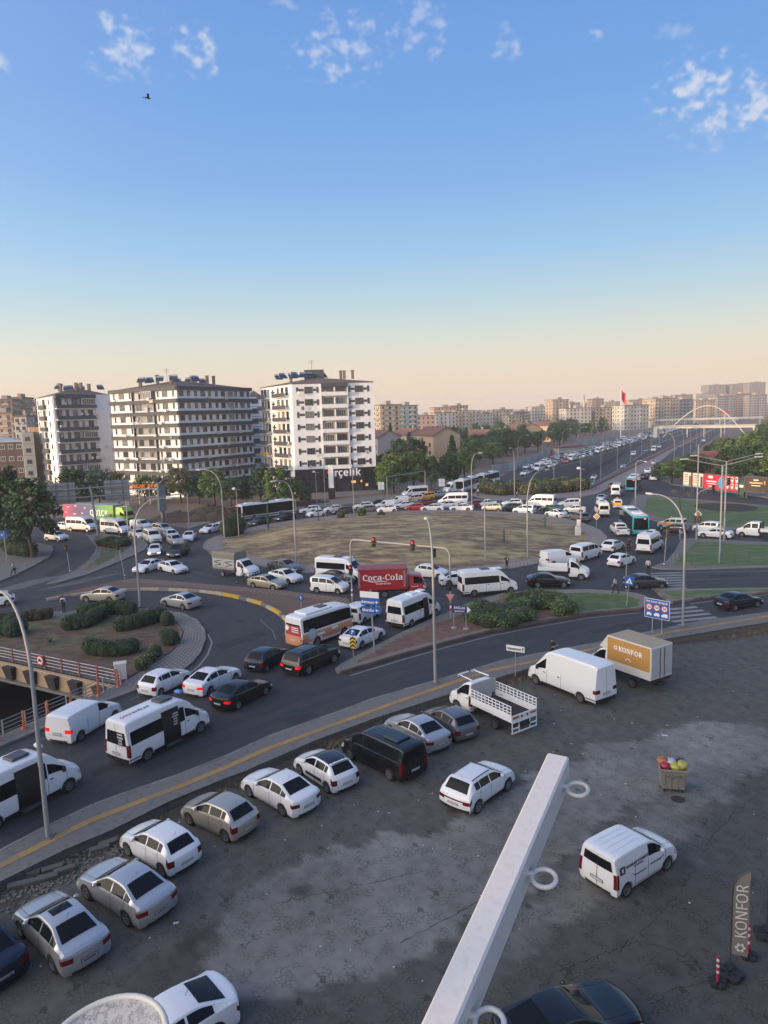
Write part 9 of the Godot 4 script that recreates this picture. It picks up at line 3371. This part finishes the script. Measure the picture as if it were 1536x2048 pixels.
	script_logo(ck,V(bx - .0,2.22,1.19),pr_white)
	letters(ck,"Gerçek Mucize",.22,pr_white,V(bx+.05,1.58,1.19),X,U,"small_lettering")
	letters(ck,"Coca-Cola",.16,pr_white,V(-.35,1.15,1.06),X,U,"door_lettering","Droid Serif")
	var tl:Node3D=veh["canvas"]
	back=-1.25
	bl=3.6
	chassis(tl,back,bl)
	bx=back - bl*.5
	var canvas:=surf_mat("canvas",noise(181,.06),[lin(.17,.155,.125),lin(.23,.21,.17)],2.,.95,256)
	attach(tl,"bed_box",V(bl,1.35,2.1),V(bx,1.6,0),mat("bed_grey",lin(.24,.24,.24),.7),.02)
	for i in 2:
		attach(tl,"side_panel",V(bl*.47,1.,.03),V(bx - bl*.24+i*bl*.49,1.72,1.065),mat("panel_pale",lin(.36,.36,.355),.6),.01)
		for j in 3:
			attach(tl,"panel_ornament",V(bl*.3,.09,.02),V(bx - bl*.24+i*bl*.49,1.42+j*.25,1.085),ink,.004,Basis(V(0,0,1),.18*(1 if j%2==0 else -1)))
	for i in 8:
		attach(tl,"side_post",V(.06,.5,.05),V(bx - bl*.5+.1+i*(bl - .2)/7.,.95,1.06),mats["bed_grey"],.01)
	var cv:=Shape.new()
	var x0:=bx - bl*.5 - .03
	var x1:=bx+bl*.5+.03
	var pr:=[[-1.08,2.25],[-1.06,2.75],[-.85,3.05],[.85,3.05],[1.06,2.75],[1.08,2.25]]
	for i in 5:
		for j in 6:
			var xa:=lerpf(x0,x1,j/6.)
			var xb:=lerpf(x0,x1,(j+1)/6.)
			var sag:=.04
			var ya:=-sag if j%2==1 else .0
			var yb:=-sag if j%2==0 and j>0 or j==5 else .0
			var q0:Array=pr[i]
			var q1:Array=pr[i+1]
			cv.face(V(xa,q0[1]+ya,q0[0]),V(xb,q0[1]+yb,q0[0]),V(xb,q1[1]+yb,q1[0]),V(xa,q1[1]+ya,q1[0]),V(0,(q0[1]+q1[1])*.5 - 2.3,(q0[0]+q1[0])*.5))
	for e in [x0,x1]:
		for i in range(1,5):
			cv.face(V(e,pr[0][1],pr[0][0]),V(e,pr[i][1],pr[i][0]),V(e,pr[i+1][1],pr[i+1][0]),V(e,pr[i+1][1],pr[i+1][0]),V(signf(e - bx),0,0))
	put("canvas_cover",cv.done(30),canvas,tl)
	for id in ["dropside","crew"]:
		var o:Node3D=veh[id]
		back=-1.25 if id=="dropside" else -1.7
		bl=3.2 if id=="dropside" else 2.9
		chassis(o,back,bl)
		bx=back - bl*.5
		attach(o,"bed_floor",V(bl,.1,2.1),V(bx,.95,0),mat("bed_alloy",lin(.34,.35,.36),.5,.3),.01)
		for s in [-1.,1.]:
			attach(o,"drop_side",V(bl,.45,.05),V(bx,1.2,s*1.05),white,.012)
		attach(o,"tail_board",V(.05,.45,2.1),V(back - bl,1.2,0),white,.012)
		attach(o,"head_rack",V(.06,.9,2.),V(back - .05,1.65,0),black if id=="crew" else white,.012)
	var bd:=Shape.new()
	patch(bd,kinds.pickup,2,rect(3.75,5.12,-.84,.84),3,3,.012)
	put("load_bed",bd.done(),mat("bed_floor",lin(.028,.026,.025),.9),veh["pickup"])
	for q in [["navy_saloon","21 ADG 466"],["volvo","06 AFK 569"],["fluence","21 BN 976"]]:
		var at:=skin(kinds.sedan,kinds.sedan.L,.0,-.45)
		letters(veh[q[0]],q[1],.085,ink,at+V(-.02,-.01,0),V(0,0,1),U,"plate_lettering")
	var sm:Node3D=veh["semi"]
	var tr:=GradientTexture2D.new()
	var gr:=Gradient.new()
	gr.offsets=PackedFloat32Array([0,.12,.3,.55,.75,1])
	gr.colors=PackedColorArray([lin(.38,.03,.10),lin(.30,.03,.14),lin(.06,.03,.16),lin(.035,.06,.18),lin(.05,.30,.16),lin(.12,.40,.04)])
	tr.gradient=gr
	var gm:=mat("trailer_print",Color.WHITE,.45)
	gm.albedo_texture=tr
	back=-1.4
	bl=13.2
	bx=back - bl*.5 - .2
	attach(sm,"trailer_box",V(bl,2.75,2.5),V(bx,2.6,0),mat("trailer_grey",lin(.3,.31,.32),.6),.03)
	for s in [-1.,1.]:
		var pn:=Shape.new()
		var xl:float=bx - s*bl*.495
		var xr:float=bx+s*bl*.495
		pn.panel(V(xl,3.95,s*1.262),V(xr,3.95,s*1.262),V(xr,1.26,s*1.262),V(xl,1.26,s*1.262))
		if s<0:
			for i in pn.uv.size():
				pn.uv[i].x=1.0 - pn.uv[i].x
		put("side_print",pn.done(),gm,sm)
	letters(sm,"QUICK",1.5,pr_white,V(bx+2.9,2.45,1.275),X,U,"side_lettering")
	for q in [[-5.,3.4,.5],[-3.,3.65,.6],[-3.4,2.1,.8],[-.6,3.3,.5],[-1.4,2.3,.5],[-5.6,2.4,.4]]:
		attach(sm,"print_cloud",V(q[2],.16,.012),V(bx+q[0],q[1],1.272),pr_white,.004)
	attach(sm,"print_red_patch",V(.5,1.,.012),V(bx+5.9,1.9,1.272),pr_red,.004)
	attach(sm,"trailer_chassis",V(bl - 1.,.35,1.),V(bx,1.05,0),black,.01)
	for i in 3:
		for s in [-1.,1.]:
			put("trailer_wheel",tyre_mesh(.5,.35),mats["tyre"],sm,V(bx - bl*.5+2.2+i*1.3,.5,s*1.05))
	for id in ["bus_t","bus_t2","bus_w","coach_a","coach_b"]:
		if not veh.has(id):
			continue
		var o:Node3D=veh[id]
		if o is MeshInstance3D:
			continue
		var k:Dictionary=kinds.bus
		var roof:=mat("bus_roof",lin(.62,.64,.64),.4)
		attach(o,"roof_skin",V(11.4,.05,2.),V(0,3.06,0),roof,.02)
		for x in [-3.2,.5,3.6]:
			attach(o,"roof_unit",V(1.6,.2,1.4),V(x,3.16,0),roof if x!=.5 else mats["roof_unit"],.06)
		if id.begins_with("bus"):
			for f in [0,1]:
				var sk:=Shape.new()
				patch(sk,k,f,rect(.2,11.9,-.95,-.35),20,2,.008)
				put("lower_panel",sk.done(40),paint("teal") if id!="bus_w" else paint("grey"),o)
				var pl:=Shape.new()
				patch(pl,k,f,rect(.3,11.8,-.2,.84),20,3,.009)
				put("window_band",pl.done(40),glass,o)
			put("route_display",box_mesh(V(.03,.14,.3)),glow("route_light",Color(1.,.45,.2),1.2),o,V(-6.02,2.62,.55))
		if id=="bus_w":
			put("front_display",box_mesh(V(.03,.18,1.2)),glow("front_route_light",Color(1.,.35,.2),.9),o,V(6.,2.78,.2))
	var mb:Node3D=veh["midibus"]
	var mk:Dictionary=kinds.midibus
	for f in [0,1]:
		var lo:=Shape.new()
		patch(lo,mk,f,rect(.12,6.1,-.97,-.04),16,3,.008)
		put("orange_side",lo.done(40),paint("orange"),mb)
		var pb:=Shape.new()
		patch(pb,mk,f,rect(.3,5.9,.06,.74),16,3,.009)
		put("window_band",pb.done(40),glass,mb)
	var rl:=Shape.new()
	patch(rl,mk,4,rect(-.95,.95,-.97,-.2),6,3,.012)
	put("orange_rear",rl.done(40),paint("orange"),mb)
	var rr:=Shape.new()
	patch(rr,mk,4,rect(-.9,.9,-.18,.5),6,4,.016)
	put("rear_advert",rr.done(40),mat("advert_red",lin(.34,.03,.035),.5),mb)
	for i in 3:
		attach(mb,"advert_line",V(.012,.07,.85),V(-3.11,1.85 - i*.17,.35),pr_white,.003)
	put("advert_disc",tube_mesh([V(-3.09,1.75,-.6),V(-3.12,1.75,-.6)],.22,14),pr_white,mb,Vector3.ZERO)
	put("side_disc",tube_mesh([V(-1.9,1.2,1.06),V(-1.9,1.2,1.09)],.45,16),mat("disc_blue",lin(.35,.45,.55),.5),mb)
	for q in [[-.9,1.],[.7,1.15]]:
		attach(mb,"advert_line",V(.8,.2,.012),V(q[0],q[1],1.086),pr_white,.003)
	attach(mb,"roof_pod",V(3.,.16,1.5),V(-.7,2.82,0),pr_white,.06)
	attach(mb,"roof_hatch",V(.9,.1,.8),V(.1,2.93,0),grey,.03)
	for id in ["m1","m2","m3","m4","m5","m6","m7"]:
		if veh.has(id):
			var o:Node3D=veh[id]
			attach(o,"roof_hatch",V(.9,.1,.75),V(-.4,2.66,0),grey if id!="m4" else white,.03)
			attach(o,"roof_vent",V(.8,.1,.7),V(1.,2.62,0),white,.03)
			if id!="m5":
				for f in [0,1]:
					var pb2:=Shape.new()
					patch(pb2,kinds.minibus,f,rect(2.2,5.9,.0,.5),12,3,.010)
					put("window_band",pb2.done(40),glass,o)
	var od:=Shape.new()
	patch(od,kinds.minibus,0,rect(2.2,3.,-.85,.62),3,6,.016)
	put("open_doorway",od.done(40),mats["dark_inside"],veh["m4"])  # interior shade painted as a flat dark patch on the body
	var kg:Node3D=veh["kangoo"]
	var sp:=kinds.smallvan as Dictionary
	letters(kg,"KAYALAR OTOMOTİV",.155,ink,V(-.72,1.28,.893),X,V(0,1,-.12),"side_lettering")
	letters(kg,"OTO YEDEK PARÇA",.07,ink,V(-.72,1.15,.905),X,V(0,1,-.12),"side_small_lettering")
	attach(kg,"logo_square",V(.3,.3,.01),V(-1.72,1.24,.90),ink,.003,Basis(X,-.12))
	letters(kg,"K",.24,pr_white,V(-1.72,1.24,.907),X,V(0,1,-.12),"logo_letter")
	for s in [[-.8,-.02],[.02,.8]]:
		var rw2:=Shape.new()
		patch(rw2,sp,4,rect(s[0],s[1],.14,.76),4,4,.013)
		put("rear_window",rw2.done(40),glass,kg)
	for q in [[1.2,2.1],[2.4,3.25]]:
		var st:=Shape.new()
		patch(st,sp,0,rect(q[0],q[1],-.34 if q[0]<2 else -.4,-.28 if q[0]<2 else -.35),5,1,.014)
		put("side_moulding",st.done(40),black,kg)
	var c3:Node3D=veh["twotone"]
	var hk:Dictionary=kinds.hatch
	var rf:=Shape.new()
	patch(rf,hk,2,rect(1.84,3.34,-.995,.995),8,5,.006)
	put("black_roof",rf.done(40),paint("black"),c3)
	for f in [0,1]:
		var lw:=Shape.new()
		patch(lw,hk,f,rect(1.45,2.9,-.72,-.5),6,2,.016)
		put("side_guard",lw.done(40),black,c3)
	var vt:Node3D=veh["transporter"]
	attach(vt,"roof_hatch",V(1.15,.12,1.),V(-1.2,2.01,0),paint("black"),.05)
	for f in [0,1]:
		var ch:=Shape.new()
		patch(ch,kinds.longvan,f,rect(1.1,4.95,.0,.03),14,1,.012)
		put("chrome_strip",ch.done(40),mat("chrome",lin(.5,.51,.52),.15,.9),vt)
	var vo:Node3D=veh["volvo"]
	var sr:=Shape.new()
	patch(sr,kinds.sedan,2,rect(2.25,2.75,-.6,.6),4,3,.008)
	put("sunroof",sr.done(40),glass,vo)
	for id in ["bayon","blacksuv"]:
		var o:Node3D=veh[id]
		var kk:Dictionary=kinds.suv if id=="bayon" else kinds.bigsuv
		for b in [-.9,.9]:
			var pts:=[]
			for i in 6:
				pts.append(skin(kk,lerpf(2.1,kk.L - .8,i/5.),b,1.,true)+V(0,.03,0))
			put("roof_rail",tube_mesh(pts,.022,6),black,o)
	var by:Node3D=veh["bayon"]
	var lb:=Shape.new()
	patch(lb,kinds.suv,4,rect(-.98,.98,-.2,-.1),6,1,.014)
	put("light_bar",lb.done(40),tail,by)
	var lit:=glow("brake_light",Color(.9,.05,.05),.3)
	for id in ["insignia","blacksuv","passat","expert"]:
		var o:Node3D=veh[id]
		for ch in o.get_children():
			if String(ch.name).begins_with("tail_light"):
				(ch as MeshInstance3D).material_override=lit
	for id in ["i20head","polohead"]:
		var o:Node3D=veh[id]
		for ch in o.get_children():
			if String(ch.name).begins_with("headlight"):
				(ch as MeshInstance3D).material_override=glow("headlight_lit",Color(1.,.98,.92),.9)
	for id in ["taxi_a","taxi_b","taxi_c","taxi_d"]:
		if not veh.has(id):
			continue
		var o:Node3D=veh[id]
		if o is MeshInstance3D:
			continue
		for f in [0,1]:
			var ty:=Shape.new()
			patch(ty,kinds.mpv,f,rect(.1,4.2,-.55,-.05),10,2,.007)
			put("yellow_side",ty.done(40),paint("yellow"),o)
		for f in [3,4]:
			var ty:=Shape.new()
			patch(ty,kinds.mpv,f,rect(-.8,.8,-.5,.06),5,2,.02)
			put("yellow_end",ty.done(40),paint("yellow"),o)
		attach(o,"taxi_sign",V(.16,.16,.42),V(.1,1.82,0),paint("yellow"),.03)
func script_logo(o:Node3D,at:Vector3,m:Material)->void:
	letters(o,"Coca-Cola",.85,m,at,Vector3.RIGHT,V(.18,1,0),"script_lettering","Droid Serif")
	var sw:=Shape.new()
	var pts:=[[-1.9,-.14,.05],[-1.5,-.30,.08],[-.9,-.34,.09],[-.3,-.28,.07],[.2,-.33,.06]]
	for i in pts.size()- 1:
		var a:Array=pts[i]
		var b:Array=pts[i+1]
		sw.face(V(a[0],a[1]+a[2]*.5,0),V(b[0],b[1]+b[2]*.5,0),V(b[0],b[1]- b[2]*.5,0),V(a[0],a[1]- a[2]*.5,0),Vector3.BACK)
	put("script_swash",sw.done(),m,o,at+V(.2,-.1,.004))
func queue()->void:
	var cols:=["white","white","silver","white","white","grey","white","black","white","red","white","silver","darkgrey"]
	var words:={"white":"white","silver":"silver","grey":"grey","black":"black","red":"red","darkgrey":"dark grey","navy":"navy"}
	var ks:=["sedan","hatch","sedan","suv","mpv","sedan","smallvan","hatch"]
	var kw:={"sedan":"saloon","hatch":"hatchback","suv":"sport utility car","mpv":"people carrier","smallvan":"small van","minibus":"minibus"}
	var n:=0
	var turn:=atan2(A.y,-A.x)
	var far:=[]
	for lane in 4:
		var s:=36.0+lane*2.3
		while s<860.0:
			var lat:=-26.0 - lane*3.1
			s+=rng.randf_range(5.6,7.4)*(1.0 if s<300 else 1.25)
			if lane==3 and s<95.0 or (s<62.0 and lane>=1):
				continue
			if rng.randf()<.06:
				s+=4.0
				continue
			var kind:String=ks[rng.randi()%ks.size()]
			var col:String=cols[rng.randi()%cols.size()]
			if rng.randf()<.035:
				kind="minibus"
				col="white"
				s+=2.0
			var p:=hw(s,lat+rng.randf_range(-.3,.3))
			if s>470.0:
				far.append([p,kind,col])
				continue
			vehicle(kind,2,col,p.x,p.y,turn+rng.randf_range(-.03,.03),{"sedan":"saloon_car","hatch":"hatchback_car","suv":"sport_utility_car","mpv":"people_carrier","smallvan":"small_van","minibus":"minibus"}[kind],"%s %s in the dense queue on the service road beside the highway wall"%[words[col],kw[kind]],"car" if kind!="minibus" else "minibus","%s %s in the left queue"%[words[col],kw[kind]],.0)
			n+=1
	for i in 150:
		var s:=rng.randf_range(470.,950.)
		far.append([hw(s,rng.randf_range(3.5,9.5) if i%2==0 else rng.randf_range(-18.,-3.)),"sedan",cols[rng.randi()%cols.size()]])
	for q in ["white","silver","grey"]:
		var mm:=MultiMesh.new()
		mm.transform_format=MultiMesh.TRANSFORM_3D
		var pr:=(proto("sedan",2)as MeshInstance3D).mesh.duplicate()as ArrayMesh
		pr.surface_set_material(0,paint(q))
		mm.mesh=pr
		var list:=far.filter(func(f:Array)->bool:return f[2]==q or (q=="grey" and not f[2] in ["white","silver"]))
		mm.instance_count=list.size()
		for i in list.size():
			mm.set_instance_transform(i,Transform3D(Basis(Vector3.UP,turn),v3(list[i][0],.02)))
		var mi:=MultiMeshInstance3D.new()
		mi.multimesh=mm
		mi.name="distant_%s_traffic"%q
		add_child(mi)
		mi.set_meta("kind","stuff")
func near_frame()->void:
	var pm:=surf_mat("beam_paint",noise(191,.05,FastNoiseLite.TYPE_SIMPLEX_SMOOTH,5,.65),[lin(.46,.455,.45),lin(.55,.55,.545),lin(.51,.51,.505)],1.1,.42,512)
	var e:=V(.567,17.487,-2.278)
	var nr:=V(.058,17.309,-1.345)
	var d:=(e - nr).normalized()
	var l:=e.distance_to(nr)+1.2
	var c:=e - d*l*.5
	var side:=d.cross(Vector3.UP).normalized()
	var up:=side.cross(d)
	var o:=thing("terrace_beam","white painted square steel beam reaching out from the terrace over the car park","beam",c)
	o.basis=Basis(d,up,side)
	put("tube",box_mesh(V(l,.105,.074),.006),pm,o,V(0,-.045,0))
	var rp:=surf_mat("ring_paint",noise(192,.08),[lin(.36,.36,.37),lin(.52,.52,.53)],.3,.5,128)
	for q in [.085,.485,.935]:
		var x:float=l*.5 - q
		var pts:=[]
		for i in 21:
			var a:=TAU*i/20.0
			pts.append(V(x+.033*cos(a),-.05,.037+.046+.033*sin(a)))
		put("ring",tube_mesh(pts,.0068,10),rp,o)
		put("ring_stem",tube_mesh([V(x,-.05,.03),V(x,-.05,.053)],.0095,8),rp,o)
	var dc:=V(-.655,17.276,-1.373)
	var ds:=thing("satellite_dish","pale blurred rim of a stained satellite dish at the bottom left corner","satellite dish",dc)
	var ax:=V(-.12,.98,.1).normalized()
	var bx:=ax.cross(Vector3.UP).normalized()
	ds.basis=Basis(bx,ax,bx.cross(ax))
	var prof:=[]
	for i in 9:
		var r:=.145*i/8.0
		prof.append(W(maxf(r,.001),r*r*.75))
	var sh:=Shape.new()
	sh.lathe(prof,40)
	prof.reverse()
	var back:=[]
	for p in prof:
		back.append(W(p.x,p.y - .008))
	sh.lathe(back,40)
	var dm:=surf_mat("dish_stain",noise(193,.035,FastNoiseLite.TYPE_SIMPLEX,5,.7),[lin(.50,.49,.44),lin(.48,.46,.41),lin(.16,.13,.15),lin(.40,.38,.36)],.5,.5,512,[.0,.52,.62,.72])
	put("shell",sh.done(50),dm,ds)
	var rim:=[]
	for i in 41:
		var a:=TAU*i/40.0
		rim.append(V(cos(a)*.145,.016,sin(a)*.145))
	put("rim",tube_mesh(rim,.007,8),mat("dish_rim",lin(.55,.54,.48),.4),ds)
func V(x:float,y:float,z:float)->Vector3:
	return Vector3(x,y,z)
func W(x:float,y:float)->Vector2:
	return Vector2(x,y)
